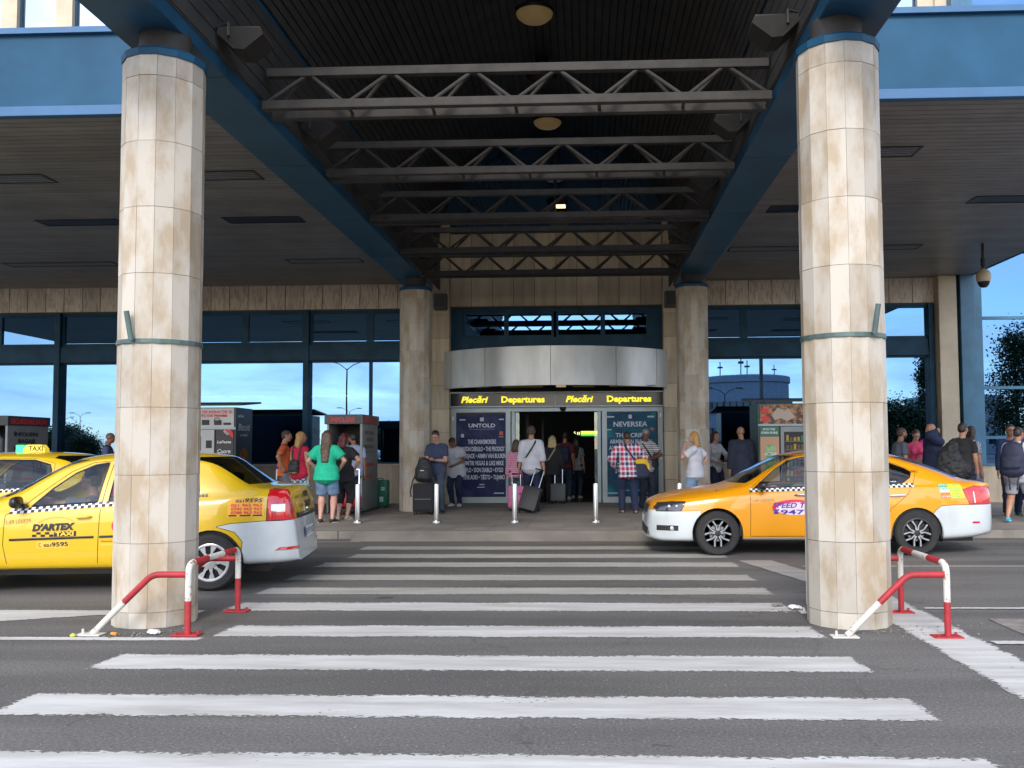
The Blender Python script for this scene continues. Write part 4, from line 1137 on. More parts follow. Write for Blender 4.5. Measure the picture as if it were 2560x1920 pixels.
# ---------------- orange and white taxi ---------------------------------
OC = dict(xf=-.925, xr=3.745, track=.80, curves=dict(
    zt=[(-.925, .30), (-.918, .50), (-.895, .655), (-.82, .725), (-.6, .80), (-.2, .872), (.10, .912), (.24, .95), (.55, 1.118), (.85, 1.262), (1.05, 1.342), (1.35, 1.392), (1.75, 1.408), (2.15, 1.395), (2.53, 1.332), (2.95, 1.208), (3.25, 1.085), (3.43, 1.005), (3.62, .972), (3.70, .955), (3.725, .80), (3.738, .55), (3.745, .30)],
    zb=[(-.925, .27), (-.915, .45), (-.88, .60), (-.75, .685), (-.45, .74), (0, .80), (.45, .850), (1.1, .888), (1.8, .905), (2.5, .925), (3.1, .93), (3.5, .915), (3.68, .89), (3.725, .74), (3.738, .50), (3.745, .27)],
    w=[(-.925, .40), (-.91, .52), (-.86, .65), (-.75, .765), (-.55, .845), (-.25, .885), (.1, .90), (1.3, .905), (2.6, .903), (3.0, .885), (3.3, .845), (3.5, .79), (3.64, .70), (3.71, .60), (3.745, .48)],
    wr=[(-.925, .30), (-.85, .50), (-.6, .66), (-.2, .73), (.15, .76), (.35, .785), (.7, .715), (1.05, .655), (1.5, .625), (2.1, .625), (2.6, .655), (3.1, .70), (3.45, .71), (3.62, .66), (3.70, .58), (3.745, .4)],
    zr=[(-.925, .28), (-.90, .60), (-.82, .70), (-.5, .765), (0, .84), (.25, .885), (.42, .915), (.70, 1.09), (.96, 1.25), (1.15, 1.312), (1.5, 1.338), (2.0, 1.33), (2.35, 1.275), (2.7, 1.165), (3.05, 1.04), (3.3, .96), (3.6, .945), (3.69, .92), (3.72, .72), (3.745, .28)],
    zs=[(-.925, .22), (-.7, .185), (0, .19), (.35, .20), (2.2, .20), (2.7, .20), (3.3, .225), (3.6, .26), (3.745, .27)]))
Car.seams = None
sk = Car('parked_taxi', (1.745, 13.3, 0), 0, 'orange and white taxi sedan stopped at the kerb behind the right near column', OC, M_org)
sk.seams = {}
side = lambda c, n: abs(n.y) > .35 and abs(c.y) > .45
WB = 2.618
archf = circ(0, .30, .335, 32); archr = circ(WB, .30, .335, 32)
for p in (archf, archr): sk.panel('wheel_arch', p, None, keep=False, seam=0, filt=lambda c, n: c.z < .7 and abs(c.y) > .3)
winf = [(.50, .893), (.80, 1.145), (.985, 1.262), (1.16, 1.300), (1.22, 1.304), (1.22, .915), (.9, .906)]
winr = [(1.27, .917), (1.27, 1.305), (1.9, 1.298), (2.14, 1.268), (2.14, .938)]
winq = [(2.18, .940), (2.18, 1.258), (2.34, 1.215), (2.52, 1.145), (2.60, 1.098), (2.57, 1.03), (2.46, .957), (2.38, .945)]
doorf = [(.43, .26), (.436, .60), (.438, .875), (.78, 1.16), (.97, 1.285), (1.15, 1.322), (1.245, 1.326), (1.245, .26)]
doorr = [(1.245, .26), (1.245, 1.326), (1.92, 1.318), (2.18, 1.278), (2.45, 1.195), (2.66, 1.10), (2.60, .95), (2.50, .80), (2.28, .62), (2.20, .45), (2.12, .26)]
for w_ in (winf, winr, winq): sk.panel('side_window', w_, M_glass, filt=side, seam=.008, seam_m=M_black, split=True)
sk.panel('windscreen', [(-.66, .955), (.66, .955), (.545, 1.325), (-.545, 1.325)], M_glass, axis='X', filt=lambda c, n: .1 < c.x < 1.3 and n.z > .3 and c.z > .9, seam=0)
sk.panel('rear_window', [(-.60, 1.02), (.60, 1.02), (.52, 1.30), (-.52, 1.30)], M_glass_dk, axis='X', filt=lambda c, n: c.x > 2.4 and n.z > .3 and c.z > .9, seam=0)
sk.panel('sill', [(.28, .15), (.28, .235), (2.34, .240), (2.34, .15)], M_cwhite, filt=side, seam=0)
sk.panel('front_door', doorf, M_org, filt=side, seam=.003, split=True)
sk.panel('rear_door', doorr, M_org, filt=side, seam=.003, split=True)
sk.panel('headlight', [(-.80, .585), (-.84, .63), (-.78, .695), (-.60, .718), (-.42, .722), (-.425, .69), (-.475, .605), (-.50, .592)], M_dlens, filt=lambda c, n: c.x < -.2 and abs(c.y) > .35, seam=.004, seam_m=M_black, split=True)
sk.panel('taillight', [(3.24, .868), (3.42, .915), (3.60, .90), (3.8, .88), (3.8, .672), (3.42, .668), (3.33, .668)], M_red_l, filt=lambda c, n: c.x > 3 and abs(c.y) > .38, seam=.003, split=True)
sk.panel('front_bumper', [(-1.2, .1), (-1.2, .60), (-.845, .598), (-.5, .592), (-.22, .60), (-.22, .1)], M_cwhite, filt=lambda c, n: c.x < 0, seam=.003)
sk.panel('rear_bumper', [(2.70, .1), (2.80, .50), (2.865, .60), (2.94, .655), (3.1, .668), (3.9, .668), (3.9, .1)], M_cwhite, filt=lambda c, n: c.x > 2.6, seam=.003)
sk.finish()
sk.well(0, .335, .30); sk.well(WB, .335, .30)
for x in (0, WB):
    for sg in (-1, 1): sk.wheel(x, sg, .297, 'alloy')
sk.interior(.3, 3.3, [(1.05, -.36), (1.05, .36), (1.95, -.36), (1.95, .36)], .35)
sk.mirror(.62, .90, M_black); sk.handle(1.02, 1.20, .80, M_chrome); sk.handle(2.25, 2.48, .79, M_cwhite, .008)
sk.checker((.44, .866), (2.60, .930), .052, 62)
# grille, air intake, fog lamps, plate
def nose_patch(c, poly, m, name, off=.004, end=-1, ny=10, nz_=4, rx=None):
    (y0, z0), (y1, z1), (y2, z2), (y3, z3) = poly; vs = []; fs = []
    for i in range(ny+1):
        for j in range(nz_+1):
            t, u = i/ny, j/nz_
            yb_, zb_ = y0+(y1-y0)*t, z0+(z1-z0)*t; yt, zt_ = y3+(y2-y3)*t, z3+(z2-z3)*t
            h, n = c.on_end(yb_+(yt-yb_)*u, zb_+(zt_-zb_)*u, end); vs.append(h+n*off)
    for i in range(ny):
        for j in range(nz_): q = i*(nz_+1)+j; fs.append((q, q+1, q+nz_+2, q+nz_+1))
    mb = MB(); mb.add(vs, fs); return mb.build(name, m, c.root, local=True)
nose_patch(sk, [(-.40, .545), (.40, .545), (.46, .66), (-.46, .66)], M_dark, 'grille')
nose_patch(sk, [(-.58, .25), (.58, .25), (.54, .36), (-.54, .36)], M_dark, 'air_intake')
for i in range(3):
    z = .27+.03*i; nose_patch(sk, [(-.56, z), (.56, z), (.56, z+.006), (-.56, z+.006)], M_black, 'grille_bar', off=.010, nz_=1)
for i in range(9):
    y = -.36+.09*i; nose_patch(sk, [(y, .55), (y+.008, .55), (y+.010, .655), (y+.002, .655)], M_black, 'grille_bar', off=.010, ny=1)
pl_ = nose_patch(sk, [(-.26, .40), (.26, .40), (.26, .50), (-.26, .50)], M_plate, 'number_plate', off=.02, nz_=1)
for sg in (-1, 1):
    o = sk.patch([(-.80, .33), (-.52, .33), (-.52, .40), (-.80, .40)], M_dark, .003, 'fog_lamp_grille', sg)
    h, n = sk.on(-.60, .35, sg); mb = MB(); mb.lathe([(.03, 0), (.03, .008), (.0, .012)], h.x, h.y, 14, axis='Y', cz=.36)
    mb.v = [(a, h.y+sg*abs(b-h.y), z) for a, b, z in mb.v]; mb.build('fog_lamp', M_lens, sk.root, local=True)
    for (x, z, r) in ((-.64, .655, .032), (-.54, .66, .026)):
        h, n = sk.on(x, z, sg); mb = MB(); bm = bmesh.new(); bmesh.ops.create_uvsphere(bm, u_segments=14, v_segments=8, radius=r); mb.bm(bm, M=Matrix.Translation(h-n*r*.65)); bm.free()
        mb.build('projector_lens', M_lens, sk.root, smooth=True, local=True)
sk.patch([(3.36, .42), (3.47, .42), (3.47, .445), (3.37, .445)], M_red_l, .003, 'reflector')
sk.patch([(3.40, .69), (3.415, .69), (3.40, .84), (3.385, .84)], M_white, .002, 'reversing_lens')
# mouldings on the bonnet badge strip
mb = MB(); mb.box(-.70, -.35, -.45, -.44, .79, .80)
blue_l = mat('sticker_blue', (.03, .02, .30), .4); red_l = mat('sticker_red', (.70, .02, .06), .4); grey_l = mat('sticker_grey', (.28, .20, .08), .5)
# tariff, logo, phone table
sk.decal('1,69 LEI/KM', .455, .712, .052, grey_l, width=.29, rot=.03)
ell = MB(); cx_, cz_ = 1.02, .645
vs = [sk.on(cx_, cz_)[0]+sk.on(cx_, cz_)[1]*.0012]
for i in range(32):
    a = 2*PI*i/32; h, n = sk.on(cx_+.30*math.cos(a), cz_+.10*math.sin(a)+.0); vs.append(h+n*.0012)
ell.add(vs, [(0, i+1, (i+1) % 32+1) for i in range(32)]); ell.build('taxi_logo', red_l, sk.root, local=True)
ell = MB(); vs = [sk.on(cx_+.05, cz_)[0]+sk.on(cx_+.05, cz_)[1]*.0016]
for i in range(32):
    a = 2*PI*i/32; h, n = sk.on(cx_+.27*math.cos(a)+.02, cz_-.02+.085*math.sin(a)); vs.append(h+n*.0018)
ell.add(vs, [(0, i+1, (i+1) % 32+1) for i in range(32)]); ell.build('taxi_logo', mat('logo_white', (.75, .6, .65), .4), sk.root, local=True)
sk.decal('SPEED Taxi', .725, .638, .095, blue_l, width=.56, bold=.0018, shear=.25, off=.0075)
sk.patch([(.735, .556), (.80, .556), (.788, .594), (.747, .594)], blue_l, .006); sk.patch([(.725, .600), (.810, .600), (.810, .618), (.725, .618)], blue_l, .006)
sk.decal('9477', .83, .552, .085, blue_l, width=.41, bold=.0015, off=.0075)
sk.decal('592', 2.605, 1.09, .04, M_black, width=.09)
sk.decal('VIPER', 2.30, .965, .022, M_white, width=.08, off=.006)
cg = [mat('st_green', (.02, .35, .18), .5), mat('st_teal', (.05, .40, .25), .5), mat('st_white', (.75, .75, .7), .5), mat('st_orange', (.80, .28, .03), .5), mat('st_red', (.75, .12, .08), .5)]
cy = mat('st_lime', (.62, .68, .04), .5)
for i, (t, m_, tm) in enumerate((('0722', cg[0], M_white), ('0723', cg[1], M_white), ('0766', cg[2], cg[1]), ('0740', cg[3], red_l), ('0788', cg[4], M_white))):
    z = .905-.036*i; x = 2.915+.008*i
    sk.patch([(x, z), (x+.125, z), (x+.125, z+.034), (x, z+.034)], m_, .0015); sk.patch([(x+.127, z), (x+.31, z), (x+.31, z+.034), (x+.127, z+.034)], cy, .0015)
    sk.decal(t, x+.008, z+.006, .032, tm, width=.108, off=.005); sk.decal('10 9477', x+.135, z+.006, .032, cg[0], width=.168, off=.005)

# ---------------- yellow taxis ------------------------------------------
LG = dict(xf=-.80, xr=3.455, track=.755, curves=dict(
    zt=[(-.80, .30), (-.79, .55), (-.76, .72), (-.65, .80), (-.3, .875), (.1, .94), (.30, .985), (.6, 1.14), (.9, 1.30), (1.10, 1.378), (1.5, 1.425), (1.9, 1.43), (2.3, 1.418), (2.58, 1.385), (2.80, 1.245), (2.98, 1.12), (3.10, 1.075), (3.30, 1.065), (3.38, 1.05), (3.41, .90), (3.435, .62), (3.455, .30)],
    zb=[(-.80, .27), (-.78, .5), (-.72, .66), (-.55, .74), (0, .81), (.6, .855), (1.2, .888), (2.0, .93), (2.7, .975), (3.1, .995), (3.33, .99), (3.39, .85), (3.43, .55), (3.455, .27)],
    w=[(-.80, .45), (-.76, .60), (-.6, .75), (-.3, .82), (.1, .84), (1.3, .85), (2.6, .85), (3.0, .835), (3.2, .805), (3.33, .74), (3.40, .66), (3.455, .55)],
    wr=[(-.80, .30), (-.7, .5), (-.2, .68), (.2, .72), (.5, .70), (.9, .63), (1.2, .60), (2.0, .59), (2.5, .60), (2.75, .64), (3.05, .70), (3.30, .69), (3.39, .60), (3.455, .45)],
    zr=[(-.80, .28), (-.75, .66), (-.6, .77), (-.1, .86), (.3, .90), (.55, .96), (.85, 1.14), (1.12, 1.285), (1.4, 1.345), (1.8, 1.358), (2.2, 1.345), (2.5, 1.30), (2.72, 1.19), (2.95, 1.06), (3.12, 1.035), (3.33, 1.02), (3.40, .80), (3.455, .28)],
    zs=[(-.80, .22), (-.5, .2), (0, .22), (.5, .235), (2.4, .235), (3.0, .26), (3.455, .27)]))
def yellow_taxi(name, loc, rz, label):
    c = Car(name, loc, rz, label, LG, M_yel); c.seams = {}; W2 = 2.60
    for p in (circ(0, .30, .325, 30), circ(W2, .30, .325, 30)): c.panel('wheel_arch', p, None, keep=False, seam=0, filt=lambda c, n: c.z < .7 and abs(c.y) > .3)
    wf = [(.80, .882), (.98, 1.06), (1.18, 1.215), (1.36, 1.298), (1.47, 1.318), (1.50, 1.32), (1.445, .918)]
    wr_ = [(1.56, .925), (1.60, 1.322), (2.15, 1.315), (2.36, 1.255), (2.40, 1.18), (2.42, .965)]
    df = [(.60, .255), (.555, .50), (.565, .80), (.70, .87), (.93, 1.07), (1.14, 1.235), (1.34, 1.322), (1.55, 1.342), (1.50, .95), (1.475, .255)]
    dr = [(1.475, .255), (1.50, .95), (1.55, 1.342), (2.18, 1.335), (2.42, 1.27), (2.47, .98), (2.40, .70), (2.26, .55), (2.15, .255)]
    for w_ in (wf, wr_): c.panel('side_window', w_, M_glass, filt=side, seam=.009, seam_m=M_black, split=True)
    c.panel('windscreen', [(-.62, .975), (.62, .975), (.52, 1.35), (-.52, 1.35)], M_glass, axis='X', filt=lambda c, n: .1 < c.x < 1.35 and n.z > .3 and c.z > .92, seam=0)
    c.panel('rear_window', [(-.62, 1.085), (.62, 1.085), (.54, 1.375), (-.54, 1.375)], M_glass_dk, axis='X', filt=lambda c, n: 2.35 < c.x < 3.15 and n.z > .25 and c.z > .95, seam=0)
    c.panel('front_door', df, M_yel, filt=side, split=True); c.panel('rear_door', dr, M_yel, filt=side, split=True)
    c.panel('headlight', [(-.78, .56), (-.78, .74), (-.45, .79), (-.50, .60)], M_lens, filt=lambda c, n: c.x < -.2 and abs(c.y) > .35, split=True)
    c.panel('taillight', [(3.155, .71), (3.165, 1.03), (3.24, 1.04), (3.5, 1.035), (3.5, .71)], M_red_l, filt=lambda c, n: c.x > 3 and abs(c.y) > .61, seam=.004, split=True)
    c.panel('front_bumper', [(-1, .1), (-1, .56), (-.35, .56), (-.3, .1)], M_cwhite, filt=lambda c, n: c.x < 0, seam=.003)
    c.panel('rear_bumper', [(2.86, .1), (2.92, .50), (2.84, .60), (2.66, .655), (2.66, .66), (2.80, .69), (3.15, .712), (3.9, .712), (3.9, .1)], M_cwhite, filt=lambda c, n: c.x > 2.6, seam=.003)
    c.finish(); c.well(0, .325, .30); c.well(W2, .325, .30)
    for x in (0, W2):
        for sg in (-1, 1): c.wheel(x, sg, .293, 'cap')
    c.interior(.3, 3.1, [(1.1, -.34), (1.1, .34), (1.95, -.34), (1.95, .34)], .45)
    c.mirror(.74, .90, M_black); c.handle(1.27, 1.42, .765, M_yel, .012); c.handle(2.16, 2.32, .79, M_yel, .012)
    c.checker((.60, .833), (1.50, .899), .052, 26); c.checker((1.50, .899), (2.42, .945), .052, 26)
    for sg in (-1, 1):
        pts = [c.on(.62+(1.44-.62)*i/8, .553+.02*i/8, sg) for i in range(9)]; mb = MB(); mb.tube([h+n*.004 for h, n in pts], .012, 6)
        pts = [c.on(1.50+(2.20-1.50)*i/8, .574+.012*i/8, sg) for i in range(9)]; mb2 = MB(); mb2.tube([h+n*.004 for h, n in pts], .012, 6)
        mb.build('side_moulding', M_black, c.root, local=True); mb2.build('side_moulding', M_black, c.root, local=True)
    return c
dc = yellow_taxi('taxi', (-6.56, 9.92, 0), R(7), 'yellow and white taxi sedan nearest the camera, driver at the wheel, beside the left column')
M_or_st = mat('sticker_amber', (.85, .42, .03), .5); M_tan = mat('sticker_tan', (.72, .45, .05), .5)
dc.decal('1,69 LEI/KM', .585, .708, .058, grey_l, width=.235, rot=.08)
# logo: arched roof line, word, chequers
mb = MB(); pts = []
for i in range(13):
    t = i/12; h, n = dc.on(.90+.36*t, .72+.055*math.sin(PI*t)**.7); pts.append(h+n*.003)
mb.tube(pts, .003, 5); mb.build('taxi_logo', M_tan, dc.root, local=True)
dc.decal("D'ARTEX", .84, .640, .088, M_black, width=.42, bold=.006, shear=.2, rot=.03)
dc.decal('TAXI', 1.07, .586, .055, M_tan, width=.18, bold=.003, rot=.03, off=.0085)
dc.patch([(1.055, .578), (1.27, .584), (1.27, .634), (1.055, .628)], M_black, .0025)
W = MB()
for i in range(5):
    for j in range(2):
        if (i+j) % 2 == 0:
            q = [dc.on(.84+.042*(i+a), .578+.024*(j+b)) for a, b in ((0, 0), (1, 0), (1, 1), (0, 1))]; W.add([h+n*.002 for h, n in q], [(0, 1, 2, 3)])
W.build('taxi_logo', M_black, dc.root, local=True)
dc.patch([(.885, .460), (1.205, .468), (1.205, .542), (.885, .534)], M_tan, .0015)
mb = MB(); h, n = dc.on(.915, .498); mb.tube([h+Vector((.012, -.003, .02)), h+Vector((-.006, -.003, .012)), h+Vector((-.006, -.003, -.012)), h+Vector((.012, -.003, -.02))], .004, 5); mb.build('phone_symbol', red_l, dc.root, local=True)
dc.decal('021', .955, .478, .036, M_black, width=.075, bold=.001, rot=.03); dc.decal('9595', 1.035, .480, .060, M_black, width=.16, bold=.0012, rot=.03)
dc.patch([(2.765, .752), (3.13, .762), (3.125, .965), (2.765, .955)], M_or_st, .0015)
dc.decal('021', 2.845, .905, .036, M_black, width=.085, bold=.001); dc.decal('9595', 2.94, .905, .055, M_black, width=.175, bold=.0012, shear=.2)
for i, t in enumerate(('021 963 963', '0745 963 963', '0788 963 963')):
    dc.decal(t, 2.80, .862-.038*i, .040, red_l, width=.31, bold=.001)
for xa, xb in ((2.78, 2.86), (2.89, 3.0), (3.02, 3.115)): dc.patch([(xa, .762), (xb, .763), (xb, .778), (xa, .777)], M_black, .003)
dc.decal('344', 2.445, .962, .045, M_black, width=.11, bold=.002)
dc.decal('Descarcă', 1.52, .52, .022, M_black, width=.10); dc.patch([(1.51, .48), (1.63, .48), (1.63, .505), (1.51, .505)], M_tan, .0015)
mb = MB(); h0 = [dc.on(1.69+.075*math.cos(2*PI*i/20), .68+.075*math.sin(2*PI*i/20)) for i in range(20)]
mb.add([h+n*.002 for h, n in h0], [tuple(range(20))]); mb.build('round_sticker', red_l, dc.root, local=True)
# rear face: trunk strip, plate, lettering
def end_text(c, body, y, z, size, m, width, bold=0, shear=0, off=.004, name='lettering', rot=0):
    me = text_mesh(body, size, bold, shear); xs = [v.co.x for v in me.vertices]; k = width/(max(xs)-min(xs)); x0 = min(xs)
    for v in me.vertices:
        h, n = c.on_end(y+(v.co.x-x0)*k, z+v.co.y+rot*(v.co.x-x0)*k, 1); v.co = h+n*off
    return link_mesh(name, me, m, c.root)
end_text(dc, 'LOGAN', -.52, .925, .035, M_black, .16)
end_text(dc, '021', -.24, .925, .05, M_black, .10); end_text(dc, '9595', -.13, .92, .085, M_black, .24, bold=.003)
end_text(dc, '021 9595', -.34, .815, .055, M_black, .20); end_text(dc, "D'ARTEX", -.10, .812, .09, M_black, .40, bold=.004, shear=.2); end_text(dc, 'TAXI', .33, .815, .04, red_l, .12)
end_text(dc, '344', -.54, .735, .06, M_black, .14, bold=.001)
nose_patch(dc, [(.13, .915), (.21, .915), (.22, .995), (.12, .995)], M_alu, 'badge', end=1, ny=3, nz_=3)
nose_patch(dc, [(-.56, .715), (.56, .715), (.50, .765), (-.46, .765)], M_dark, 'trunk_trim', end=1, off=.01)
nose_patch(dc, [(-.50, .745), (.50, .745), (.48, .76), (-.46, .76)], M_chrome, 'trunk_trim', end=1, off=.014, nz_=1)
nose_patch(dc, [(-.26, .485), (.26, .485), (.26, .60), (-.26, .60)], M_plate, 'number_plate', end=1, off=.014, nz_=2)
nose_patch(dc, [(-.26, .485), (-.22, .485), (-.22, .60), (-.26, .60)], mat('plate_blue', (.02, .06, .5), .4), 'number_plate_band', end=1, off=.018, ny=1, nz_=2)
end_text(dc, 'B 93 YIG', -.20, .505, .105, M_black, .43, off=.020)
for sg in (-1, 1): nose_patch(dc, [(sg*.66-.12, .40), (sg*.66+.1, .40), (sg*.66+.12, .43), (sg*.66-.10, .43)], M_red_l, 'reflector', end=1, off=.006, ny=4, nz_=1)
mb = MB(); h, n = dc.on_end(.02, .80, 1); mb.lathe([(.025, 0), (.02, .012), (0, .014)], h.x, .02, 12, axis='X', cz=.79); mb.build('trunk_lock', M_chrome, dc.root, local=True)
dc.patch([(3.20, .80), (3.33, .80), (3.33, .88), (3.20, .88)], M_lens, .003, 'reversing_lens')
# steering wheel
mb = MB(); bm = bmesh.new()
for i in range(24):
    a = 2*PI*i/24
pts = [Vector((.83+.06*math.sin(2*PI*i/24)*0-.09*math.sin(2*PI*i/24), -.34+.17*math.cos(2*PI*i/24), .90+.16*math.sin(2*PI*i/24))) for i in range(25)]
mb.tube(pts, .014, 8, cap=False); bm.free(); mb.bar((.83, -.34, .90), (.60, -.34, .80), .05); mb.build('steering_wheel', M_black, dc.root, local=True)
c3 = yellow_taxi('taxi', (-9.72, 12.75, 0), R(5), 'second yellow taxi with a taxi roof sign, cut by the left edge')
rs = empty('roof_sign', (1.86, -.02, 1.425)); rs.parent = c3.root
mb = MB(); vs = []
prof = [(-.15, 0), (-.145, .05), (-.09, .105), (.10, .105), (.145, .05), (.15, 0)]
mb.prism(prof, -.07, .07, 'XZ'); mb.build('sign_body', mat('sign_yellow', (.8, .6, .05), .4, emis=(.8, .6, .05), estr=.15), rs, local=True)
me = text_mesh('TAXI', .10, .002)
xs = [v.co.x for v in me.vertices]; k = .20/(max(xs)-min(xs))
for v in me.vertices: v.co = Vector((-.075+(v.co.x-min(xs))*k, -.073, .018+v.co.y))
link_mesh('lettering', me, M_black, rs)
mb = MB()
for i in range(4):
    for j in range(4): mb.lathe([(.008, -.01), (.0, -.012)], -.24+.022*i, -.06, 6, axis='Y', cz=.02+.024*j)
mb.box(-.255, -.155, -.055, .05, .0, .10); 
mb.build('status_lamp', mat('green_led', (.02, .5, .1), .4, emis=(.02, 1, .15), estr=1.2), rs, local=True)
# ================================================================== PEOPLE
import numpy as np
class Field:
    """soft union of tapering limbs and ellipsoids, meshed as one continuous skin"""
    def __init__(s): s.p = []
    def bm(s, *a, **k): pass
def limb(F_, pts, rad, n=14, side=None, cap=True, k=None):
    pts = [Vector(p) for p in pts]; rad = [r if isinstance(r, tuple) else (r, r) for r in rad]
    side = Vector(side) if side is not None else Vector((1, 0, 0))
    if isinstance(F_, MB):
        F2 = Field(); limb(F2, pts, rad, n, side, cap, k); me = remesh(F2, max(.003, min(min(r) for r in rad)*.6), 1)
        F_.add([v.co[:] for v in me.vertices], [tuple(q.vertices) for q in me.polygons]); bpy.data.meshes.remove(me); return
    kk = k if k is not None else (.0025 if n <= 8 else .018)
    m = len(pts)
    for q in range(m-1):
        a, b = pts[q], pts[q+1]; d = b-a; L = d.length
        if L < 1e-6: continue
        d = d/L; sx = side-d*side.dot(d)
        if sx.length < .1: sx = Vector((0, 1, 0))-d*d.y
        if sx.length < .1: sx = Vector((0, 0, 1))-d*d.z
        sx.normalize(); t = d.cross(sx)
        F_.p.append((np.array(a), np.array(d), L, np.array(sx), np.array(t), rad[q], rad[q+1], (not cap) and q == 0, (not cap) and q == m-2, kk if q == 0 else min(kk, .012)))
def ell(F_, c, r, M=None, u=16, v=12, k=None):
    if isinstance(F_, MB):
        bm = bmesh.new(); bmesh.ops.create_uvsphere(bm, u_segments=u, v_segments=v, radius=1)
        for q in bm.verts:
            p = Vector((q.co.x*r[0], q.co.y*r[1], q.co.z*r[2])); q.co = (M @ p if M else p)+Vector(c)
        F_.bm(bm); bm.free(); return
    A = np.array(M if M is not None else Matrix.Identity(3)); F_.p.append(('e', np.array(Vector(c)), A, np.array(r), k if k is not None else (.006 if u <= 10 else .014)))
def remesh(F_, voxel, smooth_it=3, wrinkle=0.0, wscale=9, seed=0):
    lo = np.full(3, 1e9); hi = -lo
    for p in F_.p:
        if isinstance(p[0], str): R_ = max(p[3]); a = b = p[1]
        else: a = p[0]; b = p[0]+p[1]*p[2]; R_ = max(p[5]+p[6])
        lo = np.minimum(lo, np.minimum(a, b)-R_); hi = np.maximum(hi, np.maximum(a, b)+R_)
    lo -= voxel*3+.02; hi += voxel*3+.02; nn = np.ceil((hi-lo)/voxel).astype(int)+1
    G = np.full(nn, 1.0, np.float32); ax = [lo[i]+np.arange(nn[i])*voxel for i in range(3)]
    for p in F_.p:
        e = isinstance(p[0], str); kk = p[4] if e else p[9]
        if e: R_ = max(p[3]); a = b = p[1]
        else: a = p[0]; b = p[0]+p[1]*p[2]; R_ = max(p[5]+p[6])
        pad = R_+kk*1.5+voxel*2
        i0 = np.maximum(0, np.floor((np.minimum(a, b)-pad-lo)/voxel).astype(int)); i1 = np.minimum(nn, np.ceil((np.maximum(a, b)+pad-lo)/voxel).astype(int)+1)
        X_ = np.stack(np.meshgrid(*[ax[i][i0[i]:i1[i]] for i in range(3)], indexing='ij'), -1)
        if e:
            q = (X_-p[1]) @ p[2]; r = p[3]; n0 = np.sqrt(((q/r)**2).sum(-1)); n1 = np.sqrt(((q/(r*r))**2).sum(-1)); d = n0*(n0-1)/np.maximum(n1, 1e-6)
        else:
            rel = X_-p[0]; w = rel @ p[1]; h = np.clip(w/p[2], 0, 1); w2 = w-h*p[2]; u = rel @ p[3]; v = rel @ p[4]
            rx = p[5][0]+(p[6][0]-p[5][0])*h; ry = p[5][1]+(p[6][1]-p[5][1])*h; rm = np.minimum(rx, ry); rw = rm.copy()
            if p[7]: rw = np.where(w < 0, .007, rw)
            if p[8]: rw = np.where(w > p[2], .007, rw)
            n0 = np.sqrt((u/rx)**2+(v/ry)**2+(w2/rw)**2); n1 = np.sqrt((u/rx**2)**2+(v/ry**2)**2+(w2/rw**2)**2); d = n0*(n0-1)/np.maximum(n1, 1e-6)
        S_ = G[i0[0]:i1[0], i0[1]:i1[1], i0[2]:i1[2]]
        hh = np.clip(.5+.5*(S_-d)/kk, 0, 1); G[i0[0]:i1[0], i0[1]:i1[1], i0[2]:i1[2]] = S_*(1-hh)+d*hh-kk*hh*(1-hh)
    ins = G < 0; c = [slice(0, -1), slice(1, None)]; cnt = np.zeros(nn-1, np.int16); acc = np.zeros(tuple(nn-1)+(3,), np.float32)
    for axis in range(3):
        o1, o2 = [k_ for k_ in range(3) if k_ != axis]
        for b1 in (0, 1):
            for b2 in (0, 1):
                sa = [None]*3; sb = [None]*3; sa[axis] = c[0]; sb[axis] = c[1]; sa[o1] = sb[o1] = c[b1]; sa[o2] = sb[o2] = c[b2]
                A, B_ = G[tuple(sa)], G[tuple(sb)]; x = (A < 0) != (B_ < 0); t = np.where(x, A/np.where(x, A-B_, 1), 0)
                cnt += x; acc[..., axis] += t; acc[..., o1] += x*b1; acc[..., o2] += x*b2
    act = cnt > 0; idx = -np.ones(cnt.shape, np.int64); nv = int(act.sum()); idx[act] = np.arange(nv)
    co = (np.argwhere(act)+acc[act]/cnt[act][:, None])*voxel+lo
    quads = []
    for axis in range(3):
        o1, o2 = (axis+1) % 3, (axis+2) % 3; sa = [slice(1, -1)]*3; sb = [slice(1, -1)]*3
        sa[axis] = slice(0, -1); sb[axis] = slice(1, None); A, B_ = ins[tuple(sa)], ins[tuple(sb)]; e = np.argwhere(A != B_)
        if len(e) == 0: continue
        fl = A[tuple(e.T)]; base = e.copy(); base[:, o1] += 1; base[:, o2] += 1
        def at_(d1, d2):
            q = base.copy(); q[:, o1] -= d1; q[:, o2] -= d2; return idx[tuple(q.T)]
        Q = np.stack([at_(1, 1), at_(0, 1), at_(0, 0), at_(1, 0)], 1); Q[~fl] = Q[~fl][:, ::-1]; quads.append(Q)
    Q = np.concatenate(quads); Q = Q[(Q >= 0).all(1)]
    E_ = np.concatenate([Q[:, [0, 1]], Q[:, [1, 2]], Q[:, [2, 3]], Q[:, [3, 0]]]); dg = np.bincount(E_[:, 0], minlength=nv)+np.bincount(E_[:, 1], minlength=nv)
    for _ in range(smooth_it):
        m_ = np.stack([np.bincount(E_[:, 0], co[E_[:, 1], i], nv)+np.bincount(E_[:, 1], co[E_[:, 0], i], nv) for i in range(3)], 1)/np.maximum(dg, 1)[:, None]
        co = co*.5+m_*.5
    r = bpy.data.meshes.new('tmp'); r.from_pydata(co, [], Q.tolist()) if False else r.from_pydata(co.tolist(), [], Q.tolist())
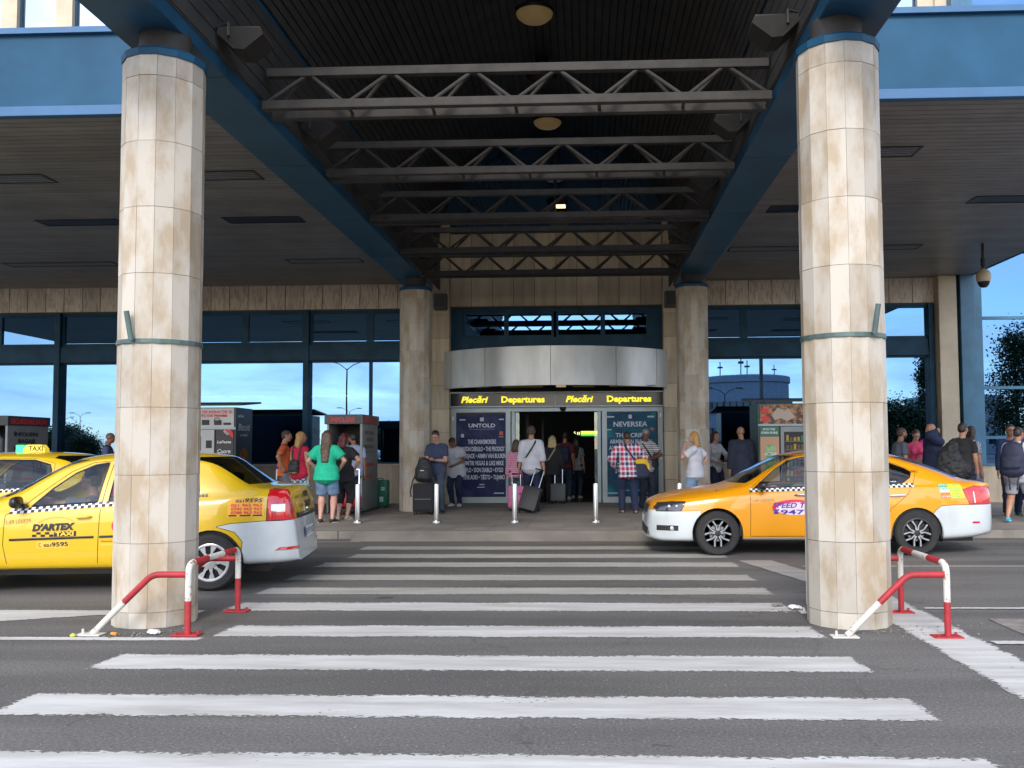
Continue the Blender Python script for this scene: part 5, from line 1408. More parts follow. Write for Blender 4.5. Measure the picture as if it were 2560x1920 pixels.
    if wrinkle:
        off = Vector((seed*3.1, seed*1.7, 0)); nrm = [v.normal.copy() for v in r.vertices]
        for v, n_ in zip(r.vertices, nrm):
            p = v.co; q = Vector((p.x*wscale, p.y*wscale, p.z*wscale*1.3))+off
            v.co = p+n_*(noise.noise(q)*wrinkle+noise.noise(q*2.3)*wrinkle*.4)
    r.shade_smooth()
    return r
def ik(a, b, l1, l2, pole):
    a, b = Vector(a), Vector(b); d = b-a; L = min(d.length, (l1+l2)*.999); dn = d.normalized(); b = a+dn*L
    x = (l1*l1-l2*l2+L*L)/(2*L); h = math.sqrt(max(0, l1*l1-x*x)); p = Vector(pole); p = (p-dn*p.dot(dn)).normalized()
    return a+dn*x+p*h, b
SKIN = {}
def skin(t):
    cs = {'fair': (.56, .33, .235), 'pink': (.58, .34, .26), 'tan': (.45, .24, .15), 'brown': (.24, .12, .075), 'olive': (.37, .21, .135)}
    c = cs[t]
    return mat('skin_'+t, c, .5, c2=(c[0]*.85, c[1]*.72, c[2]*.68), vscale=6)
def cloth(name, c, c2=None, vs=5, rough=.85, **k):
    return mat('cloth_'+name, c, rough, c2=c2 or tuple(x*.78 for x in c), vscale=vs, bump=.25, bscale=90, **k)
def stripes_mat(name, colors, freq, axis='Z', rough=.8):
    m = bpy.data.materials.new('cloth_'+name); m.use_nodes = True; nt = m.node_tree; b = nt.nodes['Principled BSDF']; b.inputs['Roughness'].default_value = rough
    co = nt.nodes.new('ShaderNodeTexCoord'); sp = nt.nodes.new('ShaderNodeSeparateXYZ'); mu = nt.nodes.new('ShaderNodeMath'); mu.operation = 'MULTIPLY'; mu.inputs[1].default_value = freq
    fr = nt.nodes.new('ShaderNodeMath'); fr.operation = 'FRACT'; r = nt.nodes.new('ShaderNodeValToRGB'); r.color_ramp.interpolation = 'CONSTANT'
    nt.links.new(co.outputs['Object'], sp.inputs[0]); nt.links.new(sp.outputs[axis], mu.inputs[0]); nt.links.new(mu.outputs[0], fr.inputs[0]); nt.links.new(fr.outputs[0], r.inputs[0])
    while len(r.color_ramp.elements) < len(colors): r.color_ramp.elements.new(.5)
    for i, c in enumerate(colors): r.color_ramp.elements[i].position = i/len(colors); r.color_ramp.elements[i].color = tuple(c)+(1,)
    nt.links.new(r.outputs[0], b.inputs['Base Color']); return m
def plaid_mat(name):
    m = bpy.data.materials.new('cloth_'+name); m.use_nodes = True; nt = m.node_tree; b = nt.nodes['Principled BSDF']; b.inputs['Roughness'].default_value = .85
    co = nt.nodes.new('ShaderNodeTexCoord'); sp = nt.nodes.new('ShaderNodeSeparateXYZ'); nt.links.new(co.outputs['Object'], sp.inputs[0])
    rs_ = []
    for ax, cols, f in (('X', [(.62, .03, .08), (.75, .74, .8), (.02, .03, .12), (.75, .74, .8)], 6.2), ('Z', [(.02, .03, .12), (.75, .74, .8), (.62, .03, .08), (.75, .74, .8)], 5.2)):
        mu = nt.nodes.new('ShaderNodeMath'); mu.operation = 'MULTIPLY'; mu.inputs[1].default_value = f; fr = nt.nodes.new('ShaderNodeMath'); fr.operation = 'FRACT'
        r = nt.nodes.new('ShaderNodeValToRGB'); r.color_ramp.interpolation = 'CONSTANT'
        nt.links.new(sp.outputs[ax], mu.inputs[0]); nt.links.new(mu.outputs[0], fr.inputs[0]); nt.links.new(fr.outputs[0], r.inputs[0])
        while len(r.color_ramp.elements) < 4: r.color_ramp.elements.new(.5)
        for i, c in enumerate(cols): r.color_ramp.elements[i].position = (0, .30, .5, .8)[i]; r.color_ramp.elements[i].color = c+(1,)
        rs_.append(r)
    mx_ = nt.nodes.new('ShaderNodeMixRGB'); mx_.inputs[0].default_value = .5
    nt.links.new(rs_[0].outputs[0], mx_.inputs[1]); nt.links.new(rs_[1].outputs[0], mx_.inputs[2]); nt.links.new(mx_.outputs[0], b.inputs['Base Color'])
    return m
def spots_mat(name, c, c2, scale, th=.5):
    return mat('cloth_'+name, c, .85, c2=c2, vscale=scale, thresh=(th, th+.03), detail=1)
HANDPOSE = {'relax': .45, 'hold': 1.25, 'flat': .15}

def person(label, X, Y, z0, face, H=1.72, build=1.0, skin_t='fair', lean=0.0, head=(0, 0), feet=None, hands=None, poles=(None, None),
           top=None, top_m=None, sleeve='short', bottom='trousers', bottom_m=None, hem=.80, shoes=None, shoe_m=None,
           hair='short', hair_m=None, hips=0.0, bald=False, hand=('relax', 'relax'), female=False, beard=None, seated=False, group=None,
           loose=0.0, legs_apart=.10, cat='person', glasses=False, sock=None, palm=(None, None), lift=None):
    """one standing figure; local +Y is where it faces, 'face' turns it (0 faces away from the camera)"""
    k = H/1.75; root = empty('person', (X, Y, z0), face, label, cat, group)
    V = Vector; b_ = build; f_ = .9 if female else 1.0
    hipz = .93*k
    if seated: hipz = .55
    if lift: hipz += lift
    pel = V((hips, 0, hipz))
    Lr = Matrix.Rotation(-lean, 3, 'X')
    def T(x, y, z): return pel+Lr @ (V((x, y, z))*k)
    chest = T(0, .01, .33); neckb = T(0, -.005, .53); neckt = T(0, .015+.03*abs(lean), .60)
    hp, hy = head
    HR = Matrix.Rotation(hy, 3, 'Z') @ Matrix.Rotation(-lean*.6-hp, 3, 'X')
    hc = neckt+HR @ (V((0, .028, .098))*k)
    sh = [T(s*.166*f_*(b_**.4), -.008, .455) for s in (-1, 1)]
    hj = [pel+V((s*.088, 0, -.03))*k for s in (-1, 1)]
    fe = feet or [(-legs_apart, 0), (legs_apart, 0)]
    B = Field(); vox = .0088*k
    # trunk
    pw = (1.06 if female else 1.0)*b_**.6
    trunk = [(T(0, 0, -.115), (.09*pw, .07*b_)), (T(0, 0, -.05), (.148*pw, .104*b_)), (T(0, 0, .04), (.158*pw, .110*b_)), (T(0, .0, .16), (.132*b_*f_, .098*b_)), (T(0, .005, .30), (.150*b_**.7*f_, .108*b_)), (T(0, .0, .40), (.152*b_**.5*f_, .100)), (T(0, -.008, .47), (.110, .074))]
    limb(B, [p for p, r in trunk], [(r[0]*k, r[1]*k) for p, r in trunk], 20, cap=False)
    for i in (0, 1): limb(B, [T((-1, 1)[i]*.02, -.012, .50), sh[i]], [.048*k, .054*k], 12)
    if female:
        for s in (-1, 1): ell(B, T(s*.068, .075, .345), (.058*k, .055*k, .06*k))
    limb(B, [neckb, neckt+HR @ V((0, .005, .02))], [(.062*k, .060*k), (.052*k, .056*k)], 14)
    # head with face
    def Hd(x, y, z): return hc+HR @ (V((x, y, z))*k)
    M3 = HR
    ell(B, Hd(0, -.012, .030), (.074*k, .094*k, .085*k), M3, 20, 14)
    ell(B, Hd(0, .018, -.040), (.056*k, .066*k, .072*k), M3)
    ell(B, Hd(0, .050, -.082), (.030*k, .030*k, .024*k), M3)
    limb(B, [Hd(0, .080, .018), Hd(0, .103, -.022)], [.009*k, .015*k], 8)
    limb(B, [Hd(-.040, .072, .028), Hd(0, .085, .030), Hd(.040, .072, .028)], [.010*k, .012*k, .010*k], 8)
    ell(B, Hd(0, .078, -.056), (.022*k, .012*k, .010*k), M3, 10, 8)
    for s in (-1, 1):
        ell(B, Hd(s*.074, -.004, .0), (.010*k, .019*k, .030*k), M3, 10, 8); ell(B, Hd(s*.040, .058, -.012), (.022*k, .022*k, .022*k), M3, 10, 8)
    # arms and hands
    hd = hands or [None, None]; wr_ = []; el_ = []; G = MB()
    for i, s in enumerate((-1, 1)):
        tgt = hd[i]
        tgt = V(tgt)*k if tgt is not None else V((s*(.235+.03*(b_-1)), .02, .80))*k+V((hips, 0, 0))
        if lean and hd[i] is None: tgt = tgt+V((0, .45*math.sin(lean), 0))*k
        pole = V(poles[i]) if poles[i] else V((s*.35, -1, -.1))
        e, w = ik(sh[i], tgt, .285*k, .255*k, pole); el_.append(e); wr_.append(w)
        ab = b_**.5*(.92 if female else 1.0)
        limb(B, [sh[i], sh[i].lerp(e, .3), sh[i].lerp(e, .7), e], [.054*k*ab, .050*k*ab, .043*k*ab, .039*k*ab], 12)
        limb(B, [e, e.lerp(w, .25), e.lerp(w, .75), w], [.038*k*ab, .039*k*ab, .030*k, .025*k], 12)
        fd = (w-e).normalized(); pn = V(palm[i]) if palm[i] else V((-s, .15, 0)); pn = (pn-fd*pn.dot(fd)).normalized(); sd_ = fd.cross(pn).normalized()
        thumbside = sd_ if sd_.y > 0 or abs(sd_.y) < .2 and sd_.z > 0 else -sd_
        hk = k*(.92 if female else 1.0)
        limb(B, [w, w+fd*.035*hk, w+fd*.085*hk], [(.026*hk, .018*hk), (.040*hk, .015*hk), (.040*hk, .013*hk)], 12, side=sd_)
        c = HANDPOSE[hand[i]]
        for j, (o_, L) in enumerate(((.030, .072), (.010, .080), (-.010, .075), (-.029, .058))):
            base = w+fd*.082*hk+thumbside*o_*hk; p = [base]; a = c*.35; seg = (.45, .32, .23)
            for q in range(3):
                d = fd*math.cos(a)+pn*math.sin(a); p.append(p[-1]+d*L*seg[q]*hk); a += c*.55
            limb(B, p, [.0098*hk, .0095*hk, .009*hk, .0078*hk], 8, side=sd_)
        tb = w+fd*.03*hk+thumbside*.026*hk; d1 = (fd*.75+thumbside*.6+pn*.25).normalized(); d2 = (fd*.9+thumbside*.2+pn*.5).normalized()
        limb(B, [tb, tb+d1*.034*hk, tb+d1*.034*hk+d2*.03*hk], [.0135*hk, .011*hk, .009*hk], 8)
    # legs
    kn = []; an = []
    for i, s in enumerate((-1, 1)):
        fx, fy = fe[i][0], fe[i][1]; fz = fe[i][2] if len(fe[i]) > 2 else 0
        a = V((fx*k, fy*k, (.085+fz)*k)); pole = V((s*.12, 1, 0)); kne, a = ik(hj[i], a, .43*k, .43*k, pole); kn.append(kne); an.append(a)
        lb = b_**.6*(1.05 if female else 1.0)
        limb(B, [hj[i], hj[i].lerp(kne, .35), hj[i].lerp(kne, .8), kne], [(.088*k*lb, .092*k*lb), (.080*k*lb, .085*k*lb), (.058*k*lb, .06*k*lb), .053*k*lb], 14)
        limb(B, [kne, kne.lerp(a, .28)+V((0, -.008, 0)), kne.lerp(a, .7), a], [.051*k*lb, .056*k*lb, .038*k*lb, .034*k], 14)
        fa = fe[i][3] if len(fe[i]) > 3 else s*.15; fdv = V((math.sin(fa), math.cos(fa), 0)); tip = a.z-.085*k
        heel = a+V((0, 0, -.05*k))-fdv*.035*k; toe = a+fdv*.15*k; dz = -.068*k if fz < .05 else -.09*k
        limb(B, [heel, a+fdv*.04*k+V((0, 0, -.042*k)), toe+V((0, 0, dz))], [(.033*k, .030*k), (.038*k, .030*k), (.040*k, .016*k)], 12, side=fdv.cross(V((0, 0, 1))))
        an[i] = (a, fdv, heel, toe+V((0, 0, dz)))
    me = remesh(B, vox, 2); body = link_mesh('body', me, skin(skin_t), root)
    # eyes
    dk = mat('eye_dark', (.02, .012, .01), .25)
    for s in (-1, 1):
        E = MB(); ell(E, Hd(s*.032, .0735, .004), (.013*k, .008*k, .0075*k), M3, 8, 6); E.build('eye', dk, root, smooth=True, local=True)
    E = MB(); limb(E, [Hd(-.02, .087, -.053), Hd(0, .0915, -.054), Hd(.02, .087, -.053)], [.004*k, .006*k, .004*k], 8); E.build('mouth', mat('lips', (.38, .13, .11), .5), root, smooth=True, local=True)
    # hair
    if hair_m is None: hair_m = HAIR['dark']
    if not bald:
        E = Field()
        ell(E, Hd(0, -.022, .040), (.082*k, .098*k, .090*k), M3, 20, 14)
        if hair == 'short':
            ell(E, Hd(0, -.055, -.005), (.070*k, .058*k, .065*k), M3)
        if hair in ('long', 'bob', 'wavy'):
            ln = {'long': .42, 'bob': .13, 'wavy': .34}[hair]; w2 = {'long': .075, 'bob': .085, 'wavy': .095}[hair]
            for q, dx in enumerate((-.045, 0, .045)):
                p0 = Hd(dx, -.055, .02); p1 = Hd(dx*1.25, -.075, -.10); bk = Lr @ V((0, -.115*b_, 0))
                pe = V((p1.x+dx*.3*k, p1.y-(.04 if ln > .2 else .0)*k, p1.z-ln*k*(1-.12*abs(dx)*20*.5)))
                if hair == 'long': pe = neckb+bk*1.05+V((dx*.9*k, 0, -ln*k+.12*k))
                limb(E, [p0, p1, p1.lerp(pe, .5)+V((0, -.015, 0)), pe], [.055*k, w2*.62*k, w2*.58*k, .028*k], 10)
            for s in (-1, 1): limb(E, [Hd(s*.05, .0, .07), Hd(s*.074, -.01, .0), Hd(s*.070, -.02, -.09)], [.028*k, .028*k, .02*k], 8)
        if hair == 'tied': limb(E, [Hd(0, -.09, .03), Hd(0, -.125, .01)], [.035*k, .03*k], 10)
        me = remesh(E, .0085*k, 1, wrinkle=.006*k if hair != 'short' else .003, wscale=26, seed=X)
        # carve the hairline: drop faces in front of the face
        bm = bmesh.new(); bm.from_mesh(me); inv = HR.inverted(); kill = []
        for f in bm.faces:
            p = inv @ (f.calc_center_median()-hc)/k
            if p.y > .030 and p.z < .062+.25*(p.y-.03)*0 and abs(p.x) < .062+.02*(p.z < 0): kill.append(f)
            elif hair == 'short' and p.z < .028 and p.y > -.035: kill.append(f)
        bmesh.ops.delete(bm, geom=kill, context='FACES'); bm.to_mesh(me); bm.free()
        link_mesh('hair', me, hair_m, root)
    elif hair == 'fringe':
        pass
    if beard:
        E = Field(); ell(E, Hd(0, .026, -.058), (.060*k, .066*k, .058*k), M3); me = remesh(E, .009*k, 1, .003, 40)
        bm = bmesh.new(); bm.from_mesh(me); inv = HR.inverted()
        bmesh.ops.delete(bm, geom=[f for f in bm.faces if (inv @ (f.calc_center_median()-hc)/k).z > -.030], context='FACES'); bm.to_mesh(me); bm.free()
        link_mesh('beard', me, beard, root)
    if glasses:
        E = MB()
        for s in (-1, 1): E.tube([Hd(s*.032+.02*math.cos(q*PI/5), .094, .004+.017*math.sin(q*PI/5)) for q in range(11)], .0022, 5, cap=False); E.tube([Hd(s*.052, .094, .006), Hd(s*.078, .0, .008)], .002, 5)
        E.tube([Hd(-.012, .094, .006), Hd(.012, .094, .006)], .0022, 5); E.build('glasses', M_black, root, local=True)
    # top garment
    if top_m is not None:
        S = Field(); e_ = .014+loose
        tr = []
        for p, r in trunk[2:]:
            tr.append((p, (r[0]*k+e_, r[1]*k+e_)))
        hemz = (hem-.93)      # hem height relative to the hip, for H = 1.75
        bt = (T(0, 0, hemz), (.176*pw*k+e_*1.1, .134*b_*k+e_*1.2))
        low = [q for q in [bt]+([(T(0, 0, -.03), (.172*pw*k+e_*1.0, .132*b_*k+e_*1.1)), (T(0, 0, .05), (.163*pw*k+e_, .124*b_*k+e_))] if hemz < -.06 else [])]
        tr = low+[q for q in tr if True]
        if hemz > .02: tr = [bt]+tr[len(low)+1:]
        limb(S, [p for p, r in tr], [r for p, r in tr], 20, cap=False)
        limb(S, [tr[-1][0], T(0, -.006, .525)], [(tr[-1][1][0]*.9, tr[-1][1][1]*.95), (.062*k, .060*k)], 16, cap=False)
        if female:
            for s in (-1, 1): ell(S, T(s*.068, .075, .345), (.062*k+e_, .058*k+e_, .064*k+e_))
        for i in (0, 1):
            s = (-1, 1)[i]; limb(S, [T(s*.025, -.012, .497), sh[i]], [.048*k+e_*.45, .055*k+e_*.7], 12)
            if sleeve == 'none': continue
            ab = b_**.5*(.92 if female else 1.0); d = e_*1.0+.002
            if sleeve == 'short': limb(S, [sh[i], sh[i].lerp(el_[i], .35), sh[i].lerp(el_[i], .68)], [.054*k*ab+d*.8, .054*k*ab+d*1.0, .052*k*ab+d*1.25], 14, cap=False)
            else:
                limb(S, [sh[i], sh[i].lerp(el_[i], .4), el_[i]], [.056*k*ab+d, .050*k*ab+d, .044*k*ab+d], 14)
                t_ = .92 if sleeve == 'long' else .32
                limb(S, [el_[i], el_[i].lerp(wr_[i], t_*.5), el_[i].lerp(wr_[i], t_)], [.044*k*ab+d, .042*k*ab+d, .034*k*ab+d*.9 if sleeve == 'long' else .046*k*ab+d], 14, cap=False)
        me = remesh(S, .0105*k, 3, wrinkle=.010*k, wscale=7, seed=X+Y); link_mesh(top or 'shirt', me, top_m, root)
    # bottom garment
    if bottom_m is not None:
        S = Field(); e_ = .012
        lb = b_**.6*(1.05 if female else 1.0)
        limb(S, [T(0, 0, -.13), T(0, 0, -.08), T(0, 0, 0), T(0, 0, .095)], [(.10*pw*k+e_, .08*b_*k+e_), (.150*pw*k+e_, .108*b_*k+e_), (.160*pw*k+e_, .118*b_*k+e_), (.138*pw*k+e_*.6, .100*b_*k+e_*.6)], 20, cap=False)
        for i in (0, 1):
            a = an[i][0]; kne = kn[i]; top_ = hj[i]+V((0, 0, .03*k))
            if bottom == 'shorts':
                q = top_.lerp(kne, .88); limb(S, [top_, top_.lerp(kne, .5), q], [(.092*k*lb+e_, .096*k*lb+e_), .084*k*lb+e_*1.3, .076*k*lb+e_*1.6], 16, cap=False)
            elif bottom == 'capri':
                limb(S, [top_, top_.lerp(kne, .5), kne], [(.092*k*lb+e_, .096*k*lb+e_), .082*k*lb+e_, .060*k*lb+e_], 16)
                limb(S, [kne, kne.lerp(a, .45)], [.060*k*lb+e_, .056*k*lb+e_], 16, cap=False)
            else:
                slim = bottom == 'slim'; d = e_ if slim else e_*1.7
                limb(S, [top_, top_.lerp(kne, .5), kne], [(.092*k*lb+e_, .096*k*lb+e_), .080*k*lb+d, .060*k*lb+d], 16)
                limb(S, [kne, kne.lerp(a, .3), kne.lerp(a, .7), a+V((0, 0, -.025*k))], [.060*k*lb+d, .058*k*lb+d, .044*k*lb+d*1.1, .042*k*lb+d*1.2], 16, cap=False)
        me = remesh(S, .0105*k, 3, wrinkle=.010*k, wscale=6.5, seed=X*2+1); link_mesh('shorts' if bottom == 'shorts' else 'trousers', me, bottom_m, root)
    # shoes
    if shoe_m is not None:
        for i in (0, 1):
            a, fdv, heel, toe = an[i]; sdv = fdv.cross(V((0, 0, 1))); S = Field()
            lo = V((0, 0, -.012*k))
            if shoes == 'sandal':
                limb(S, [heel+V((0, 0, -.030*k)), toe+V((0, 0, -.016*k))], [(.040*k, .008*k), (.046*k, .008*k)], 12, side=sdv)
                mid = heel.lerp(toe, .62); limb(S, [mid-sdv*.042*k+lo, mid+V((0, 0, .030*k)), mid+sdv*.042*k+lo], [.010*k]*3, 8)
                me = remesh(S, .008*k, 1)
            else:
                limb(S, [heel+V((0, 0, -.002*k)), heel.lerp(toe, .35)+V((0, 0, .012*k)), heel.lerp(toe, .7)+V((0, 0, .002*k)), toe], [(.041*k, .037*k), (.042*k, .038*k), (.048*k, .030*k), (.043*k, .022*k)], 14, side=sdv)
                if shoes != 'low': limb(S, [a+V((0, 0, .01*k)), a+V((0, 0, -.04*k))], [.045*k, .046*k], 12)
                me = remesh(S, .009*k, 1)
            o = link_mesh('sandal' if shoes == 'sandal' else 'shoe', me, shoe_m, root)
            if shoes not in ('sandal', 'boot'):
                S = MB(); limb(S, [heel+V((0, 0, -.030*k)), heel.lerp(toe, .7)+V((0, 0, -.022*k)), toe+V((0, 0, -.014*k))], [(.042*k, .009*k), (.050*k, .009*k), (.042*k, .008*k)], 14, side=sdv)
                S.build('sole', sock or M_white, o, smooth=True, local=True, angle=40)
    info = dict(root=root, wr=wr_, el=el_, sh=sh, T=T, Hd=Hd, hc=hc, pel=pel, HR=HR, k=k, kn=kn, pw=pw, b=b_)
    return info
def W(info, p):
    """local point of a figure to world"""
    r = info['root']; return Matrix.Translation(r.location) @ Matrix.Rotation(r.rotation_euler.z, 4, 'Z') @ Vector(p)
HAIR = {'dark': mat('hair_dark', (.018, .013, .011), .5, c2=(.05, .035, .028), vscale=30, stretch=(3, 3, .3)),
        'brown': mat('hair_brown', (.055, .028, .018), .5, c2=(.10, .055, .035), vscale=30, stretch=(3, 3, .3)),
        'blonde': mat('hair_blonde', (.52, .30, .10), .5, c2=(.30, .16, .05), vscale=34, stretch=(3, 3, .3)),
        'fairblonde': mat('hair_fair', (.60, .48, .26), .5, c2=(.32, .22, .09), vscale=34, stretch=(3, 3, .3)),
        'red': mat('hair_red', (.12, .015, .02), .5, c2=(.05, .008, .012), vscale=30, stretch=(3, 3, .3)),
        'grey': mat('hair_grey', (.32, .31, .30), .6, c2=(.18, .17, .17), vscale=30, stretch=(3, 3, .3)),
        'stubble': mat('hair_cropped', (.09, .06, .045), .7, c2=(.05, .035, .03), vscale=40)}
DENIM = cloth('denim', (.10, .17, .28), (.17, .26, .40), 6); DENIM_D = cloth('dark_denim', (.016, .026, .055), (.03, .05, .09), 6)
NAVY = cloth('navy', (.012, .020, .055), (.02, .03, .08)); BLACKC = cloth('black', (.012, .012, .014), (.022, .022, .025))
WHITEC = cloth('white', (.62, .62, .66), (.52, .52, .57)); GREYC = cloth('grey', (.13, .15, .19), (.10, .115, .15)); GREYL = cloth('light_grey', (.34, .35, .38), (.27, .28, .31))
BLK_SHOE = mat('shoe_black', (.015, .015, .016), .5); WHT_SHOE = mat('shoe_white', (.65, .65, .62), .6); BLU_SHOE = mat('shoe_blue', (.02, .30, .55), .6, c2=(.05, .45, .7), vscale=20)
F = PI            # facing the camera
px2x = lambda px, Y: (px-1465)*Y/2300

def strap(info, pts, r=.012, m=None, name='strap'):
    mb = MB(); limb(mb, pts, [(r, r*.35)]*len(pts), 8); return mb

def held(name, label, cat, group=None): 
    return empty(name, (0, 0, 0), 0, label, cat, group)

# --- the group at the luggage wrapping stand
p2 = person('balding man in an orange t-shirt beside the blonde woman', px2x(703, 18.6), 18.6, PZ, R(-75), 1.70, 1.12, 'tan', head=(.1, R(-5)), top='tshirt', top_m=cloth('orange', (.62, .12, .03), (.50, .09, .02)),
            bottom='trousers', bottom_m=GREYC, hair='short', hair_m=HAIR['stubble'], shoe_m=BLK_SHOE, hands=[(-.16, .14, 1.00), (.30, -.02, .98)], poles=((-1, -.3, -.2), (1, -.6, 0)), hand=('relax', 'hold'))
flor = mat('cloth_floral', (.62, .66, .66), .85, c2=(.02, .12, .25), vscale=22, thresh=(.48, .52), detail=2)
p3_ = person('blonde woman in a crimson top with a small black backpack', px2x(742, 17.9), 17.9, PZ, R(-20), 1.66, 1.12, 'tan', head=(.0, R(-45)), female=True, top='blouse', sleeve='none', top_m=cloth('crimson', (.50, .012, .055), (.38, .01, .04)),
             bottom='shorts', bottom_m=flor, hair='bob', hair_m=HAIR['blonde'], shoe_m=WHT_SHOE, shoes='sandal', loose=.008, hem=.86)
p4_ = person('woman with long brown hair in a green top and denim shorts', px2x(811, 16.5), 16.5, PZ, R(3), 1.66, 1.18, 'pink', female=True, head=(.15, 0), top='blouse', top_m=cloth('green', (.015, .50, .30), (.01, .40, .24)), loose=.022, hem=.80,
             bottom='shorts', bottom_m=DENIM, hair='long', hair_m=HAIR['brown'], shoe_m=BLK_SHOE, shoes='low', hands=[(-.23, .16, 1.02), (.23, .16, 1.02)], poles=((-1, -.6, -.2), (1, -.6, -.2)), feet=[(-.11, 0), (.12, -.02, 0, .5)])
p5_ = person('red haired woman in black t-shirt and cropped trousers', px2x(853, 17.2), 17.2, PZ, R(-12), 1.62, 1.22, 'pink', female=True, head=(.1, R(-25)), top='tshirt', top_m=BLACKC, loose=.016, hem=.76,
             bottom='capri', bottom_m=BLACKC, hair='bob', hair_m=HAIR['red'], shoe_m=mat('shoe_beige', (.45, .35, .25), .6), shoes='low', hands=[None, (.24, .06, 1.02)], poles=(None, (1, -.5, .1)))
p6_ = person('dark haired man in a light blue shirt facing the wrapping machine', px2x(880, 18.9), 18.9, PZ, R(15), 1.66, 1.12, 'tan', lean=.10, head=(.2, R(30)), top='shirt', top_m=cloth('pale_blue', (.42, .46, .62), (.34, .38, .55)), bottom_m=DENIM_D, shoe_m=BLK_SHOE)
# --- left of the doors
p7_ = person('dark haired man in a navy t-shirt reading his phone', px2x(1090, 18.75), 18.75, PZ, R(172), 1.70, 1.06, 'pink', head=(.42, R(-6)), top='tshirt', top_m=cloth('slate', (.045, .06, .12), (.035, .045, .09)), bottom='slim', bottom_m=cloth('washed_denim', (.03, .05, .075), (.06, .08, .11)),
             shoe_m=BLK_SHOE, shoes='boot', hands=[(-.06, .25, 1.11), (.07, .25, 1.11)], poles=((-.6, -.6, -1), (.6, -.6, -1)), hand=('hold', 'hold'), palm=((0, 0, 1), (0, 0, 1)), feet=[(-.13, .02), (.10, -.08)])
p8_ = person('woman in a white medical tunic bending her head down', px2x(1139, 21.0), 21.0, PZ, R(165), 1.60, 1.05, 'brown', lean=.18, head=(.62, R(-12)), female=True, top='tunic', top_m=WHITEC, loose=.036, hem=.74, bottom='slim', bottom_m=NAVY, shoe_m=WHT_SHOE, shoes='low',
             hair='tied', hands=[(-.05, .26, 1.02), (.30, .08, .78)], poles=((-1, -.4, 0), None))
# --- at the doors
p9_ = person('man in a white shirt walking in with a black suitcase', px2x(1328, 19.3), 19.3, PZ, R(0), 1.78, 1.06, 'tan', top='shirt', sleeve='rolled', top_m=WHITEC, loose=.012, hem=.85, bottom='slim', bottom_m=NAVY, hair='short', hair_m=HAIR['stubble'], shoe_m=BLK_SHOE, shoes='boot',
             hands=[(-.27, .05, .82), (.27, -.10, .80)], feet=[(-.09, .12), (.10, -.10)], hand=('relax', 'hold'))
p9b = person('person in a pink striped top holding a pink suitcase', px2x(1290, 19.95), 19.95, PZ, R(8), 1.50, .95, 'tan', female=True, top='shirt', sleeve='long', top_m=stripes_mat('pink_stripe', [(.7, .16, .30), (.7, .45, .55)], 26), bottom='slim', bottom_m=GREYC, hair='bob', hair_m=HAIR['brown'], shoe_m=BLU_SHOE, shoes='low',
              hands=[(-.24, .02, .84), None])
p10_ = person('short haired blonde woman in black with a grey suitcase', px2x(1380, 22.0), 22.0, PZ, R(-4), 1.60, 1.08, 'fair', female=True, top='jacket', sleeve='long', top_m=BLACKC, loose=.024, hem=.74, bottom_m=BLACKC, hair='bob', hair_m=HAIR['fairblonde'], shoe_m=BLK_SHOE,
              hands=[None, (.27, -.02, .84)], hand=('relax', 'hold'))
p11_ = person('person in a dark red t-shirt with a rucksack inside the doors', px2x(1412, 23.6), 23.6, PZ, R(0), 1.72, 1.1, 'tan', top='tshirt', top_m=cloth('maroon', (.14, .02, .03), (.10, .015, .02)), bottom_m=DENIM_D, shoe_m=WHT_SHOE, shoes='low')
p12_ = person('woman in a speckled grey top and jeans inside the doors', px2x(1440, 24.2), 24.2, PZ, R(-8), 1.58, 1.0, 'fair', female=True, top='blouse', top_m=spots_mat('speckled', (.42, .44, .48), (.08, .09, .11), 60, .56), bottom='slim', bottom_m=DENIM_D, hair='long', hair_m=HAIR['dark'], shoe_m=WHT_SHOE, shoes='low')
# --- right of the doors
p13_ = person('man in a red and navy plaid shirt with a shoulder bag', px2x(1570, 18.6), 18.6, PZ, R(8), 1.66, 1.12, 'tan', lean=.16, head=(.25, 0), top='shirt', sleeve='long', top_m=plaid_mat('plaid'), loose=.02, hem=.74, bottom_m=NAVY, shoe_m=BLK_SHOE, shoes='sandal', hands=[(-.26, .22, .98), (.26, .24, .98)],
              feet=[(-.13, .08), (.13, -.08)], poles=((-1, -.5, -.1), (1, -.5, -.1)))
p14_ = person('grey haired man in a striped polo looking at his phone', px2x(1612, 19.9), 19.9, PZ, R(200), 1.72, 1.05, 'brown', head=(.35, R(-15)), top='polo', top_m=stripes_mat('grey_stripe', [(.5, .5, .5), (.62, .62, .64), (.12, .11, .12), (.62, .62, .64), (.26, .2, .2)], 12), loose=.01, bottom_m=cloth('dark_slacks', (.025, .035, .055)),
              hair_m=HAIR['grey'], shoe_m=BLK_SHOE, hands=[(-.14, .28, 1.13), (.02, .30, 1.10)], poles=((-1, -.4, -.3), (1, -.4, -.3)), hand=('hold', 'hold'), palm=((0, 0, 1), (0, 0, 1)))
p15_ = person('young woman in a white t-shirt smoking a cigarette', px2x(1734, 17.4), 17.4, PZ, R(68), 1.61, 1.08, 'pink', female=True, head=(0, 0), lean=-.03, top='tshirt', top_m=WHITEC, loose=.014, hem=.82, bottom='slim', bottom_m=cloth('pale_denim', (.16, .26, .40), (.22, .33, .47)), hair='bob', hair_m=HAIR['blonde'], shoe_m=WHT_SHOE, shoes='low',
              hands=[(-.04, .20, 1.43), (.19, -.06, 1.00)], poles=((-.5, .5, -1), (1, -1, .1)), hand=('hold', 'hold'))
